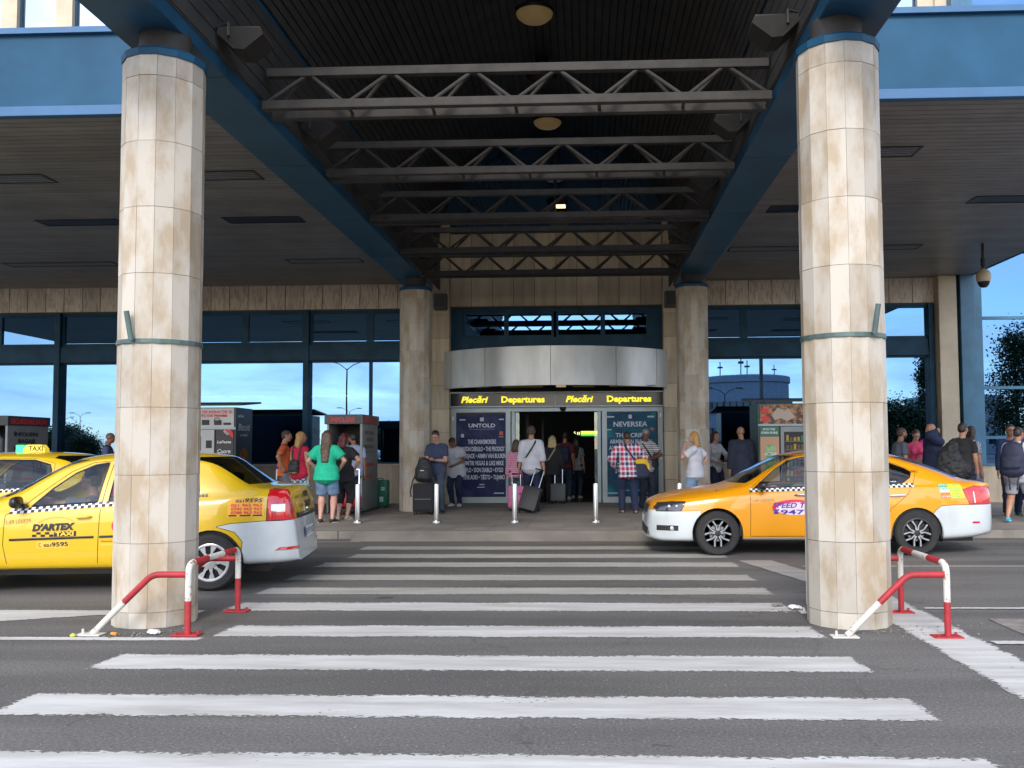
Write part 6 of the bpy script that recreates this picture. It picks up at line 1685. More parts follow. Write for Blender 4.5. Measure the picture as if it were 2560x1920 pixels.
p16_ = person('woman in a white blouse half hidden behind the right far column', px2x(1783, 20.6), 20.6, PZ, R(215), 1.66, 1.0, 'fair', female=True, top='blouse', sleeve='long', top_m=WHITEC, bottom_m=NAVY, hair='long', hair_m=HAIR['dark'], shoe_m=BLK_SHOE, hands=[(-.1, .28, 1.12), (.15, .28, 1.05)], poles=((-1, -.3, -.3), (1, -.3, -.3)))
p17_ = person('bald man in a dark navy suit seen from behind', px2x(1849, 19.2), 19.2, PZ, R(5), 1.74, 1.18, 'tan', bald=True, top='jacket', sleeve='long', top_m=cloth('suit', (.018, .024, .045), (.025, .032, .055)), loose=.022, hem=.74, bottom_m=cloth('suit', (.018, .024, .045)), shoe_m=BLK_SHOE)
p18_ = person('bearded man in a grey t-shirt turned to the right', px2x(2238, 18.6), 18.6, PZ, R(-80), 1.68, 1.18, 'tan', beard=HAIR['brown'], top='tshirt', top_m=GREYC, bottom_m=DENIM_D, hair_m=HAIR['brown'], shoe_m=BLK_SHOE)
p19_ = person('young woman in a neon pink t-shirt looking down', px2x(2274, 19.0), 19.0, PZ, R(178), 1.66, .95, 'pink', female=True, head=(.35, 0), top='tshirt', top_m=cloth('neon_pink', (.85, .09, .20), (.70, .06, .15)), bottom='slim', bottom_m=DENIM, hair='tied', hair_m=HAIR['brown'], shoe_m=WHT_SHOE, hands=[(-.12, .24, 1.05), (.12, .24, 1.05)])
p20_ = person('bald man in a dark navy shirt phoning with his hand at his ear', px2x(2318, 18.2), 18.2, PZ, R(105), 1.76, 1.2, 'tan', bald=True, top='shirt', sleeve='long', top_m=NAVY, loose=.016, hem=.76, bottom_m=BLACKC, shoe_m=BLK_SHOE, hands=[(-.14, .02, 1.58), None], poles=((-.4, .8, -.8), None), hand=('hold', 'relax'), head=(.15, 0))
p21_ = person('dark haired man in a black t-shirt carrying a big black bag', px2x(2388, 17.2), 17.2, PZ, R(-25), 1.74, 1.1, 'tan', head=(.1, R(-30)), top='tshirt', top_m=BLACKC, bottom_m=DENIM_D, shoe_m=BLK_SHOE, hands=[(-.14, .02, 1.36), (.24, .0, .82)], poles=((-1, -.2, -.5), None), hand=('hold', 'relax'))
p22_ = person('woman with long curly black hair in a checked blouse', px2x(2408, 18.3), 18.3, PZ, R(-60), 1.70, .95, 'tan', female=True, top='blouse', top_m=spots_mat('small_check', (.5, .5, .55), (.05, .05, .08), 70, .5), bottom='slim', bottom_m=DENIM, hair='wavy', hair_m=HAIR['dark'], shoe_m=WHT_SHOE)
p23_ = person('stocky young man in a white polo and grey shorts with a dark backpack', px2x(2520, 16.2), 16.2, PZ, R(-38), 1.64, 1.32, 'tan', head=(.15, R(-20)), lean=.05, top='polo', top_m=WHITEC, loose=.012, hem=.82, bottom='shorts', bottom_m=GREYL, shoe_m=BLU_SHOE, shoes='low',
              feet=[(-.16, -.16, .03), (.16, .14)], hands=[None, (.20, .26, 1.05)])
p24_ = person('man with glasses in a dark blue jacket behind the backpacker', px2x(2503, 17.8), 17.8, PZ, R(170), 1.72, 1.1, 'olive', top='jacket', sleeve='long', top_m=cloth('royal', (.012, .03, .12), (.01, .02, .08)), bottom_m=NAVY, hair_m=HAIR['dark'], shoe_m=mat('shoe_dark_yellow', (.04, .05, .05), .6, c2=(.6, .6, .03), vscale=14, thresh=(.55, .6)), glasses=True)
p25_ = person('grey haired man in a plum top cut by the right edge', px2x(2556, 17.2), 17.2, PZ, R(165), 1.74, 1.15, 'olive', top='tshirt', top_m=cloth('plum', (.05, .045, .09), (.04, .035, .07)), bottom_m=cloth('dark_slacks', (.02, .03, .05)), hair_m=HAIR['grey'], shoe_m=BLK_SHOE)
p1_ = person('bald man in a blue shirt standing behind the yellow taxis', px2x(248, 19.6), 19.6, PZ, R(-70), 1.70, 1.1, 'tan', bald=True, top='shirt', sleeve='long', top_m=cloth('mid_blue', (.14, .17, .32), (.10, .13, .26)), bottom_m=NAVY, shoe_m=BLK_SHOE, head=(.1, 0))
# drivers
d1_ = person('driver of the near yellow taxi with a hand on the wheel', -5.36, 9.72, 0, R(97), 1.70, 1.1, 'tan', seated=True, feet=[(-.1, .62, .18), (.1, .60, .18)], lean=-.12, hands=[(-.16, .46, .98), (.12, .42, .93)], poles=((-1, 0, -.6), (1, 0, -.6)), hand=('hold', 'hold'), top='tshirt', top_m=GREYC, bottom_m=DENIM_D, lift=-.10)
d2_ = person('dark haired driver sitting in the orange taxi', 3.02, 12.95, 0, R(90), 1.70, 1.1, 'olive', seated=True, feet=[(-.1, .62, .18), (.1, .60, .18)], lean=-.12, hands=[(-.16, .42, .90), (.12, .42, .86)], poles=((-1, 0, -.6), (1, 0, -.6)), hand=('hold', 'hold'), top='shirt', top_m=GREYL, bottom_m=DENIM_D, lift=-.10)
# ================================================================== CARRIED THINGS AND LUGGAGE
def carried(info, name, label, cat, group=None):
    r = info['root']; return empty(name, r.location[:], r.rotation_euler.z, label, cat, group)
def blob(parent, name, m, parts, vox=.012, wr=.004, seed=0, extra=None):
    """soft bag shape: list of limbs ('l', pts, rads, side) or ellipsoids ('e', c, r)"""
    F_ = Field()
    for q in parts:
        if q[0] == 'e': ell(F_, q[1], q[2], k=.03)
        else: limb(F_, q[1], q[2], 14, side=q[3] if len(q) > 3 else None, k=.02)
    return link_mesh(name, remesh(F_, vox, 2, wr, 14, seed), m, parent)
def band(parent, name, m, pts, w=.02, t=.006):
    """flat strap along points"""
    F_ = Field(); limb(F_, pts, [(w, t)]*len(pts), 8, side=(1, 0, 0)); return link_mesh(name, remesh(F_, .006, 1), m, parent)
M_bag = mat('bag_black', (.014, .014, .016), .65, c2=(.03, .03, .033), vscale=10, bump=.3)
M_bagn = mat('bag_navy', (.012, .018, .045), .7, c2=(.025, .03, .06), vscale=9, bump=.3)
M_gold = mat('bag_leopard', (.45, .30, .08), .5, c2=(.03, .02, .01), vscale=45, thresh=(.45, .5))
def over_shoulder(i, s, back=-.17, low=.10, front=.15):
    T = i['T']; b = i['b']
    return [T(s*.07, back, low), T(s*.085, back*.95, .36), T(s*.095, -.06*b, .535), T(s*.095, .06, .50), T(s*.10, front*b, .36), T(s*.13, front*.7*b, .18), T(s*.15, -.04, .10), T(s*.09, back, low)]
def backpack(i, label, m, size=(.14, .085, .19), c=(0, -.19, .25), trim=None, tails=False):
    T = i['T']; r = carried(i, 'backpack', label, 'backpack'); cx, cy, cz = c; sx, sy, sz = size
    blob(r, 'bag_body', m, [('l', [T(cx, cy, cz-sz*.75), T(cx, cy-.01, cz), T(cx, cy+.01, cz+sz*.8)], [(sx, sy), (sx*1.02, sy*1.1), (sx*.8, sy*.75)]), ('l', [T(cx, cy-sy, cz-sz*.5), T(cx, cy-sy, cz+sz*.05)], [(sx*.75, sy*.4), (sx*.72, sy*.35)])], seed=cx)
    for s in (-1, 1): band(r, 'strap', m, over_shoulder(i, s, cy+.04, cz-sz*.6))
    band(r, 'handle', m, [T(cx-.03, cy+.03, cz+sz*.95), T(cx, cy+.03, cz+sz*1.12), T(cx+.03, cy+.03, cz+sz*.95)], .008, .008)
    if trim: blob(r, 'trim', trim, [('l', [T(cx-sx*.6, cy-.015, cz-sz*.95), T(cx+sx*.6, cy-.015, cz-sz*.95)], [(.03, sy*.9), (.03, sy*.9)], (0, 0, 1))])
    if tails:
        for s in (-1, 1): band(r, 'strap', m, [T(s*sx*.5, cy, cz-sz), T(s*sx*.35, cy-.05, cz-sz-.12), T(s*sx*.3, cy-.06, cz-sz-.30)], .018, .004)
    return r
backpack(p3_, 'small round black backpack on the blonde woman in crimson', M_bag, (.125, .06, .13), (-.01, -.18, .10), M_gold)
backpack(p23_, 'large dark navy backpack on the man in white polo', M_bagn, (.20, .13, .27), (-.02, -.27, .22), None, True)
backpack(p11_, 'dark rucksack on the person in dark red inside the doors', M_bagn, (.14, .09, .19), (0, -.2, .22))
def cross_bag(i, label, m, s, c, size, sm=None, flap=None, shoulder=None):
    """shoulder bag: strap over one shoulder, bag at c"""
    T = i['T']; b = i['b']; r = carried(i, 'shoulder_bag', label, 'bag'); cx, cy, cz = c; sx, sy, sz = size; u = shoulder if shoulder is not None else -s
    pts = [T(cx, cy, cz+sz), T(s*.10, -.135*b, .18), T(0, -.145*b, .33), T(u*.08, -.115*b, .47), T(u*.10, -.01, .545), T(u*.085, .10, .46), T(0, .16*b, .30), T(s*.13, .13*b, .10), T(cx, cy+.03, cz+sz)]
    band(r, 'strap', sm or m, pts, .021, .005)
    blob(r, 'bag_body', m, [('l', [T(cx, cy, cz-sz*.7), T(cx, cy, cz+sz*.7)], [(sx, sy), (sx*.92, sy*.8)])], seed=3)
    if flap: blob(r, 'flap', flap, [('l', [T(cx-sx*.45, cy-.008, cz+sz*.82), T(cx+sx*.45, cy-.008, cz+sz*.82)], [(.065, sy*.98), (.065, sy*.98)], (0, 0, 1)), ('l', [T(cx+sx*.75, cy-.01, cz+sz*.5), T(cx+sx*.85, cy-.01, cz-.02)], [.05, .03])])
    return r
cross_bag(p9_, 'black shoulder strap and bag across the white shirt man', M_bag, -1, (-.21, .08, .04), (.10, .05, .09), shoulder=1)
cross_bag(p13_, 'navy and yellow messenger bag on the plaid shirt man', M_bagn, 1, (.26, -.10, -.02), (.165, .075, .19), flap=mat('bag_yellow', (.78, .50, .02), .6), shoulder=-1)
cross_bag(p14_, 'small black crossbody bag on the grey haired man in stripes', M_bag, -1, (-.17, .13, .08), (.09, .04, .10), shoulder=1)
cross_bag(p10_, 'thin pale bag strap across the blonde woman in black', mat('bag_taupe', (.30, .26, .19), .6), -1, (-.22, .05, .02), (.09, .04, .09), shoulder=1)
# shapeless big black bag over the shoulder of p21
T = p21_['T']; r = carried(p21_, 'duffel_bag', 'big slouching black bag over the black t-shirt man\'s shoulder', 'bag')
blob(r, 'bag_body', M_bag, [('l', [T(-.16, -.12, .42), T(-.22, -.22, .22), T(-.20, -.27, -.02), T(-.06, -.27, -.13)], [(.10, .06), (.20, .11), (.25, .14), (.16, .10)]), ('e', T(-.12, -.25, -.04), (.27, .15, .20))], wr=.02, seed=5)
band(r, 'strap', M_bag, [T(-.15, -.12, .40), T(-.14, -.04, .53), T(-.14, .05, .46)], .03, .008)
# handbag of p19
T = p19_['T']; r = carried(p19_, 'handbag', 'taupe handbag in front of the neon pink t-shirt', 'bag')
blob(r, 'bag_body', mat('bag_beige', (.28, .22, .16), .6), [('l', [T(-.02, .26, .02), T(-.02, .25, .16)], [(.15, .06), (.11, .03)])]); band(r, 'handle', M_bag, [T(-.10, .25, .17), T(-.08, .22, .30), T(.05, .22, .30), T(.07, .25, .17)], .008, .006)
r = carried(p19_, 'cushion', 'magenta cushion held behind the young woman in neon pink', 'cushion'); blob(r, 'cushion_body', mat('magenta_cloth', (.70, .03, .30), .8), [('e', T(-.22, -.14, .46), (.13, .07, .13))], wr=.01)
# phones, cigarette
def phone(i, label):
    a = (i['wr'][0]+i['wr'][1])/2+Vector((0, .055, .045)); r = carried(i, 'phone', label, 'phone'); mb = MB(); mb.box(a.x-.035, a.x+.035, a.y-.06, a.y+.06, a.z, a.z+.008, bev=.003); mb.build('phone_case', M_black, r, local=True)
    mb = MB(); mb.box(a.x-.031, a.x+.031, a.y-.055, a.y+.055, a.z+.0082, a.z+.009); mb.build('screen', M_dlens, r, local=True)
phone(p7_, 'dark phone in both hands of the navy t-shirt man'); phone(p14_, 'dark phone held by the grey haired man in stripes')
a = p15_['Hd'](0, .10, -.055); r = carried(p15_, 'cigarette', 'white cigarette between the lips of the smoking woman', 'cigarette'); mb = MB(); mb.tube([a, a+Vector((0, .085, .004))], .0045, 8); mb.build('cigarette_body', M_white, r, local=True)

def lug_mat(name, c, rough=.5): return mat(name, c, rough, var=.2, vscale=4)
def suitcase(label, loc, rz, w, h, d, m, tilt=0.0, handle=.0, ribs=0, wheels=4, roll=0.0, rod=None):
    """wheeled case: local x width, z height; tilt leans it away from the camera"""
    r = empty('suitcase', loc, rz, label, 'suitcase'); r.rotation_euler = (-tilt, roll, rz)
    mb = MB(); mb.box(-w/2, w/2, -d/2, d/2, .05, h, bev=min(.045, d*.25)); mb.build('case_body', m, r, local=True, smooth=True, angle=50)
    if ribs:
        mb = MB()
        for i in range(ribs):
            x = -w/2+.04+(w-.08)*i/(ribs-1); mb.box(x-.007, x+.007, -d/2-.006, -d/2+.002, .10, h-.05, bev=.002)
        mb.build('case_ribs', m, r, local=True)
    else:
        mb = MB(); mb.box(-w/2+.04, w/2-.04, -d/2-.018, -d/2+.002, .10, h*.52, bev=.008); mb.build('front_pocket', m, r, local=True)
        mb = MB(); mb.box(-w/2+.045, w/2-.045, -d/2-.02, -d/2-.016, h*.50, h*.51); mb.build('zip', M_alu, r, local=True)
    mb = MB(); mb.box(-w/2-.003, w/2+.003, -.006, .006, .055, h+.002); mb.build('seam_strip', M_black, r, local=True)
    for x in (-w/2+.04, w/2-.04):
        for y in ((-d/2+.035, d/2-.035) if wheels == 4 else (d/2-.03,)):
            mb = MB(); mb.lathe([(.024, -.010), (.024, .010)], x, y, 14, axis='X', cz=.024); mb.bar((x, y, .03), (x, y, .06), .02); mb.build('wheel', M_rubber, r, local=True)
    if handle:
        mb = MB()
        for x in (-w*.25, w*.25): mb.tube([(x, d/2-.04, h-.02), (x, d/2-.04, h+handle)], .008, 8)
        mb.build('handle_rods', rod or M_chrome, r, local=True)
        mb = MB(); mb.tube([(-w*.27, d/2-.04, h+handle), (w*.27, d/2-.04, h+handle)], .014, 8); mb.build('grip', M_black, r, local=True)
    else:
        mb = MB(); mb.tube([(-.07, 0, h), (-.06, 0, h+.03), (.06, 0, h+.03), (.07, 0, h)], .009, 8); mb.build('handle', M_black, r, local=True)
    return r
PX = lambda px, Y: (px-1465)*Y/2300
suitcase('tilted black ribbed suitcase pulled by the man in white shirt', (PX(1313, 18.65), 18.65, PZ), R(-8), .37, .56, .24, lug_mat('case_black', (.016, .017, .019)), tilt=R(20), handle=.42, ribs=7, roll=R(14))
suitcase('small grey ribbed suitcase pulled by the blonde woman in black', (PX(1394, 21.7), 21.7, PZ), R(-4), .36, .47, .22, lug_mat('case_grey', (.09, .10, .10)), tilt=R(8), handle=.36, ribs=8)
cs = suitcase('pink suitcase with a small black mark behind the bollard', (PX(1290, 19.5), 19.5, PZ), R(4), .36, .52, .22, lug_mat('case_pink', (.62, .14, .30)), tilt=R(4), handle=.25)
mb = MB(); mb.box(.06, .10, -.132, -.128, .33, .37); mb.build('emblem', M_black, cs, local=True)
bk_case = suitcase('large black fabric suitcase carrying a backpack by the far left column', (PX(1058, 18.4), 18.4, PZ), 0, .42, .62, .27, lug_mat('case_charcoal', (.017, .017, .021), .8), handle=.28)
gc = suitcase('green hard suitcase with white stickers by the wrapping stand', (PX(948, 20.4), 20.4, PZ), R(-6), .37, .62, .25, lug_mat('case_green', (.006, .17, .10), .35), ribs=5)
for (x, z, t, w, rot) in ((-.10, .27, 'FRAGILE', .09, 1.4), (.10, .43, 'BUC', .07, 0), (.07, .20, 'OTP', .07, 1.1)):
    mb = MB(); mb.box(x-.04, x+.04, -.137, -.132, z-.055 if rot else z-.035, z+.055 if rot else z+.035); st = mb.build('sticker', M_white, gc, local=True)
    me = text_mesh(t, .045, .001); xs = [v.co.x for v in me.vertices]; kx = w/(max(xs)-min(xs))
    for v in me.vertices:
        u, q = (v.co.x-min(xs))*kx-w/2, v.co.y-.015; c_, s_ = math.cos(rot), math.sin(rot); v.co = Vector((x+u*c_-q*s_, -.1385, z+u*s_+q*c_))
    link_mesh('lettering', me, M_black, st)
# backpack standing on the charcoal suitcase
r = empty('backpack', (PX(1058, 18.4), 18.37, PZ+.62), label='black backpack standing on the large black suitcase', cat='backpack')
blob(r, 'bag_body', M_bag, [('l', [(0, 0, .12), (0, 0, .28), (0, .01, .43)], [(.185, .11), (.17, .11), (.12, .08)]), ('l', [(0, -.09, .12), (0, -.09, .25)], [(.14, .05), (.13, .04)])], wr=.006)
band(r, 'strap', M_bag, [(-.15, 0, .20), (-.22, -.02, .05), (-.26, -.03, -.15), (-.25, -.03, -.27)], .018, .005); band(r, 'strap', M_bag, [(.16, 0, .18), (.22, -.03, .02), (.23, -.05, -.12)], .018, .005)
mb = MB(); mb.box(-.05, .03, -.137, -.131, .255, .267); mb.build('badge', M_white, r, local=True)
mb = MB(); mb.tube([(-.10, .09, .45), (-.10, .09, .52), (.10, .09, .52), (.10, .09, .45)], .012, 8); mb.build('grip', M_black, r, local=True)
# red bag on a low trolley behind the women
r = empty('red_holdall', (PX(862, 18.4), 18.4, PZ+.12), label='red holdall on the low trolley behind the women at the wrapping stand', cat='bag')
blob(r, 'bag_body', mat('bag_red', (.60, .03, .03), .6), [('l', [(-.17, 0, .17), (.17, 0, .17)], [(.16, .14), (.16, .14)], (0, 0, 1))]); band(r, 'strap', M_bag, [(-.2, -.14, .02), (.2, -.14, .02)], .015, .004)
r = empty('luggage_trolley', (PX(862, 18.4), 18.4, PZ), label='low black luggage trolley under the red holdall', cat='trolley')
mb = MB(); mb.box(-.28, .28, -.18, .2, .09, .12, bev=.01); mb.build('deck', M_dark, r, local=True)
for x in (-.22, .22):
    for y in (-.13, .15): mb = MB(); mb.lathe([(.045, -.014), (.045, .014)], x, y, 14, axis='X', cz=.045); mb.build('wheel', M_rubber, r, local=True)
mb = MB(); mb.tube([(-.2, .19, .1), (-.2, .24, .9), (.2, .24, .9), (.2, .19, .1)], .012, 8); mb.build('push_handle', M_chrome, r, local=True)
r = empty('walking_stick', (PX(680, 18.2), 18.2, PZ), label='white stick with a blue knob beside the orange shirt man', cat='stick')
mb = MB(); mb.tube([(0, 0, 0), (.03, .02, .93)], .011, 8); mb.build('shaft', M_white, r, local=True); mb = MB(); ell(mb, (.03, .02, .95), (.035, .03, .03)); mb.build('knob', mat('knob_blue', (.02, .03, .25), .4), r, local=True, smooth=True)

# ================================================================== POSTERS
def poster_mat(name, c1, c2, c3, sc):
    m = bpy.data.materials.new(name); m.use_nodes = True; nt = m.node_tree; b = nt.nodes['Principled BSDF']; b.inputs['Roughness'].default_value = .4; b.inputs['Specular IOR Level'].default_value = .15
    co = nt.nodes.new('ShaderNodeTexCoord'); n = nt.nodes.new('ShaderNodeTexNoise'); n.inputs['Scale'].default_value = sc; n.inputs['Detail'].default_value = 4; n.inputs['Distortion'].default_value = 1.2
    nt.links.new(co.outputs['Object'], n.inputs['Vector']); r = nt.nodes.new('ShaderNodeValToRGB'); e = r.color_ramp.elements
    e[0].position = .3; e[0].color = c1+(1,); e[1].position = .75; e[1].color = c3+(1,); q = e.new(.52); q.color = c2+(1,)
    nt.links.new(n.outputs['Fac'], r.inputs[0]); nt.links.new(r.outputs[0], b.inputs['Base Color']); return m
M_ptext = mat('poster_lettering', (.50, .56, .66), .4); M_ptext2 = mat('poster_lettering_white', (.66, .70, .78), .4)
PY = DY+.035
def line(parent, t, cx, z, h, w, m, bold=.004, sx=.6):
    me = text_mesh(t, h*1.38, bold, 0, 0, 'LEFT'); xs = [v.co.x for v in me.vertices]; k = w/(max(xs)-min(xs)); off = root_off(parent)
    for v in me.vertices: v.co = Vector((cx-w/2+(v.co.x-min(xs))*k, PY-.004, z-h/2+v.co.y))-off
    return link_mesh('lettering', me, m, parent)
zz = lambda y3: 1.49+(1115-(700+.3737*y3))*DY/2300
xx = lambda x3: (980+.3737*x3-1465)*DY/2300
p = empty('festival_poster', (xx(598), PY, .27), label='dark blue festival poster headed UNTOLD on the left door panel', cat='poster', group='festival posters on the door panels')
mb = MB(); mb.box(xx(430), xx(768), PY, PY+.012, zz(1449), zz(903)); mb.build('poster_sheet', poster_mat('poster_navy', (.012, .016, .055), (.022, .032, .11), (.06, .07, .12), 2.2), p)
line(p, 'UNTOLD', xx(598), zz(974), .09, .64, M_ptext2); line(p, 'WORLD CAPITAL OF NIGHT AND MAGIC', xx(598), zz(1000), .022, .62, M_ptext, 0)
for i, (t, w) in enumerate((('THE CHAINSMOKERS', .68), ('JASON DERULO • THE PRODIGY', 1.03), ('AFROJACK • ARMIN VAN BUUREN', 1.10), ('DIMITRI VEGAS & LIKE MIKE', .98), ('DIPLO • DON DIABLO • KYGO', .96), ('STEVE AOKI • TIËSTO • TUJAMO', 1.04))):
    line(p, t, xx(598+(8 if i else 0)), zz((1083, 1131, 1178, 1226, 1272, 1320)[i]), .105, w, M_ptext2)
for (x, y, w, h, m) in ((598, 934, .09, .09, M_ptext), (467, 936, .14, .03, M_ptext), (730, 934, .12, .03, M_ptext), (728, 1028, .09, .09, mat('logo_orange', (.7, .12, .03), .5)), (728, 1052, .12, .012, M_ptext), (467, 1042, .07, .08, M_ptext), (598, 1370, .12, .025, M_ptext), (590, 1388, .18, .02, M_ptext), (712, 1428, .24, .025, M_ptext)):
    mb = MB(); mb.box(xx(x)-w/2, xx(x)+w/2, PY-.003, PY, zz(y)-h/2, zz(y)+h/2, bev=.0012); mb.build('small_logo', m, p)
p = empty('festival_poster', (xx(1595), PY, .27), label='teal and navy festival poster headed NEVERSEA behind the plaid shirt man', cat='poster', group='festival posters on the door panels')
mb = MB(); mb.box(xx(1423), xx(1765), PY, PY+.012, zz(1448), zz(893)); mb.build('poster_sheet', poster_mat('poster_teal', (.012, .03, .09), (.012, .10, .17), (.02, .26, .30), 1.3), p)
line(p, 'NEVERSEA', xx(1594), zz(970), .12, .80, M_ptext2, .002)
for t, y, w in (('THE SCRIPT', 1044, .72), ('ARMIN VAN BUUREN', 1087, 1.0), ('AXWELL Λ INGROSSO', 1128, 1.04), ('JOHN NEWMAN', 1243, .75), ('STEVE ANGELLO', 1283, .75)):
    line(p, t, xx(1596), zz(y), .10, w, M_ptext)
for (x, y, w, h, m) in ((1593, 921, .08, .09, M_ptext), (1462, 922, .18, .03, M_ptext), (1730, 922, .16, .04, M_ptext), (1738, 1004, .08, .05, MATS['logo_orange']), (1452, 1008, .12, .02, M_ptext), (1480, 1430, .35, .025, M_ptext), (1715, 1430, .20, .025, M_ptext), (1585, 1360, .06, .05, M_ptext), (1590, 1412, .45, .015, M_ptext)):
    mb = MB(); mb.box(xx(x)-w/2, xx(x)+w/2, PY-.003, PY, zz(y)-h/2, zz(y)+h/2, bev=.0012); mb.build('small_logo', m, p)
# backs of the glazed door panels
mb = MB(); mb.box(xx(402), xx(790), PY+.013, PY+.018, .2, 2.35); mb.box(xx(1400), xx(1790), PY+.013, PY+.018, .2, 2.35); mb.build('panel_backing', M_dark, ent)

# ================================================================== KIOSKS
M_kgrey = mat('kiosk_grey', (.055, .056, .062), .35, metal=.3, var=.2); M_kside = mat('kiosk_side', (.30, .31, .31), .45, metal=.2, var=.15)
M_kred = mat('kiosk_red_letters', (.75, .05, .04), .5)
def wrap_stand(loc, label):
    r = empty('wrapping_stand', loc, 0, label, 'kiosk', 'luggage wrapping stands')
    x0, x1, y1 = -.76, 0, 1.45
    mb = MB(); mb.box(x0-.02, x1+.03, -.03, y1, 1.83, 2.03, bev=.006); mb.build('sign_box', M_kgrey, r, local=True)
    def put(t, x, z, h, w, m, face='F', name='lettering'):
        me = text_mesh(t, h*1.38, .006 if h > .05 else .001); xs = [v.co.x for v in me.vertices]; k = w/(max(xs)-min(xs))
        for v in me.vertices:
            u, q = (v.co.x-min(xs))*k, v.co.y; v.co = Vector((x+u, -.033, z+q)) if face == 'F' else Vector((x1+(.034 if z > 1.8 else .012), x+u, z+q))
        link_mesh(name, me, m, r)
    put('ÎNFOLIERE', -.66, 1.875, .10, .52, M_kred); put('SECURIZARE BAGAJ', .06, 1.875, .10, 1.25, M_kred, 'S')
    mb = MB(); mb.box(x0+.03, x0+.07, 0, .06, 0, 1.83); mb.box(x0+.03, x0+.06, .06, y1-.1, .0, 1.83); mb.build('side_panel', M_kside, r, local=True)
    mb = MB(); mb.box(x1-.04, x1+.01, 0, y1-.05, 0, 1.83, bev=.004); mb.build('side_panel', M_kside, r, local=True)
    mb = MB(); mb.box(x0+.07, x1-.04, y1-.4, y1-.35, 0, 1.83); mb.build('back_panel', M_dark, r, local=True)
    mb = MB(); mb.box(x0+.07, x1-.04, .25, y1-.4, 1.18, 1.24); mb.box(x0+.07, x1-.04, .35, y1-.4, .0, .75); mb.build('shelf', M_kgrey, r, local=True)
    mb = MB(); mb.lathe([(.10, .0), (.10, .34), (.03, .35), (.03, .4)], x0+.28, .5, 20, cz=1.24); mb.build('film_roll', M_kside, r, local=True, smooth=True, angle=40)
    mb = MB(); mb.box(x0+.5, x0+.62, .35, .45, 1.24, 1.42, bev=.01); mb.build('can', mat('can_blue', (.02, .06, .4), .4), r, local=True)
    mb = MB(); mb.box(x0+.3, x0+.55, .3, .42, .95, 1.1, bev=.01); mb.build('control_box', mat('kiosk_blue', (.02, .25, .5), .4), r, local=True)
    put('ÎNFOLIERE', .20, 1.62, .075, .85, M_black, 'S'); put('BAGAJE', .35, 1.48, .075, .6, M_black, 'S'); put('30RON/BUC.', .20, 1.33, .07, .85, M_black, 'S')
    mb = MB(); mb.box(x1+.01, x1+.014, .2, 1.15, 1.24, 1.255); mb.build('rule_line', M_black, r, local=True)
    put('SECURIZARE', .25, .95, .06, .8, M_kred, 'S'); put('PACKING', .3, .70, .06, .6, M_kred, 'S')
    mb = MB(); mb.box(x1-.06, x1+.05, -.02, y1, 0, .04, bev=.01); mb.build('foot', M_kgrey, r, local=True)
    return r
wrap_stand((-4.64, 18.9, PZ), 'luggage wrapping stand with a red INFOLIERE sign by the queue')
wrap_stand((-11.75, 18.25, PZ), 'luggage wrapping stand at the left edge behind the yellow taxi')
M_panelg = mat('vending_dark', (.02, .021, .025), .25, var=.2); M_panelw = mat('vending_panel', (.55, .54, .52), .4)
def vending(loc, label, mirror, side_m, head_m, post_m, glass):
    """row of vending machines in a flat roofed housing; sgn +1: its visible end is at the right"""
    r = empty('vending_kiosk', loc, 0, label, 'vending machine'); s = mirror; w = 2.3; D = .95
    X_ = lambda a, b: (min(-s*a, -s*b), max(-s*a, -s*b))
    def bx(nm, a, b, y0, y1, z0, z1, m, bev=0):
        q = X_(a, b); mb = MB(); mb.box(q[0], q[1], y0, y1, z0, z1, bev=bev); return mb.build(nm, m, r, local=True)
    bx('cabinet', .03, w, .03, D, .05, 2.2, M_panelg)
    bx('end_panel', 0, .03, .0, D, .0, 2.2, side_m)
    mb = MB(); q = X_(-.16, w+.1); mb.prism([(-.12, 2.23), (-.12, 2.27), (D+.1, 2.36), (D+.1, 2.32)], q[0], q[1], 'YZ'); mb.build('roof', M_dark, r, local=True)
    bx('header', .04, w-.1, -.005, .03, 1.78, 2.18, head_m); bx('header_frame', .0, w, -.012, -.006, 1.74, 1.78, M_alu)
    bx('front_panel', .04, .42, -.01, .03, .08, 1.73, post_m)
    g = bx('machine_front', .45, 1.45, -.02, .03, .08, 1.73, M_panelw if not glass else M_kside, .01)
    return r, X_, bx
nav = mat('coffee_panel', (.03, .022, .02), .4)
v1, XX, bx = vending((-7.33, 19.0, PZ), 'snack and coffee vending kiosk with a dark biscuit poster on its end', 1, mat('poster_brown', (.022, .012, .012), .35), mat('header_white', (.60, .58, .55), .4), nav, False)
def vtext(r, t, x, z, h, w, m, rot=0.0, y=-.016, shear=0, face='F', x1=0):
    me = text_mesh(t, h*1.38, .002, shear); xs = [v.co.x for v in me.vertices]; k = w/(max(xs)-min(xs)); c, s = math.cos(rot), math.sin(rot)
    for v in me.vertices:
        u, q = (v.co.x-min(xs))*k, v.co.y; u, q = u*c-q*s, u*s+q*c; v.co = Vector((x+u, y, z+q)) if face == 'F' else Vector((x1, x+u, z+q))
    return link_mesh('lettering', me, m, r)
vtext(v1, 'CARTE DE ATRACȚIE ȘI', -1.0, 2.08, .055, .92, M_kred); vtext(v1, 'SUTE DE PREMII', -.85, 2.0, .055, .66, M_kred)
for i, x in enumerate((-.98, -.72, -.46, -.26)):
    bb = MB(); bb.box(x, x+.16, -.012, -.006, 1.83, 1.83+(.12, .11, .10, .05)[i], bev=.002); bb.build('printed_item', M_dark, v1, local=True)
mb = MB(); mb.lathe([(.05, 0), (.065, 0), (.065, .008), (.05, .008)], -.40, -.014, 20, axis='Y', cz=1.92, closed=True); mb.build('printed_item', M_dark, v1, local=True)
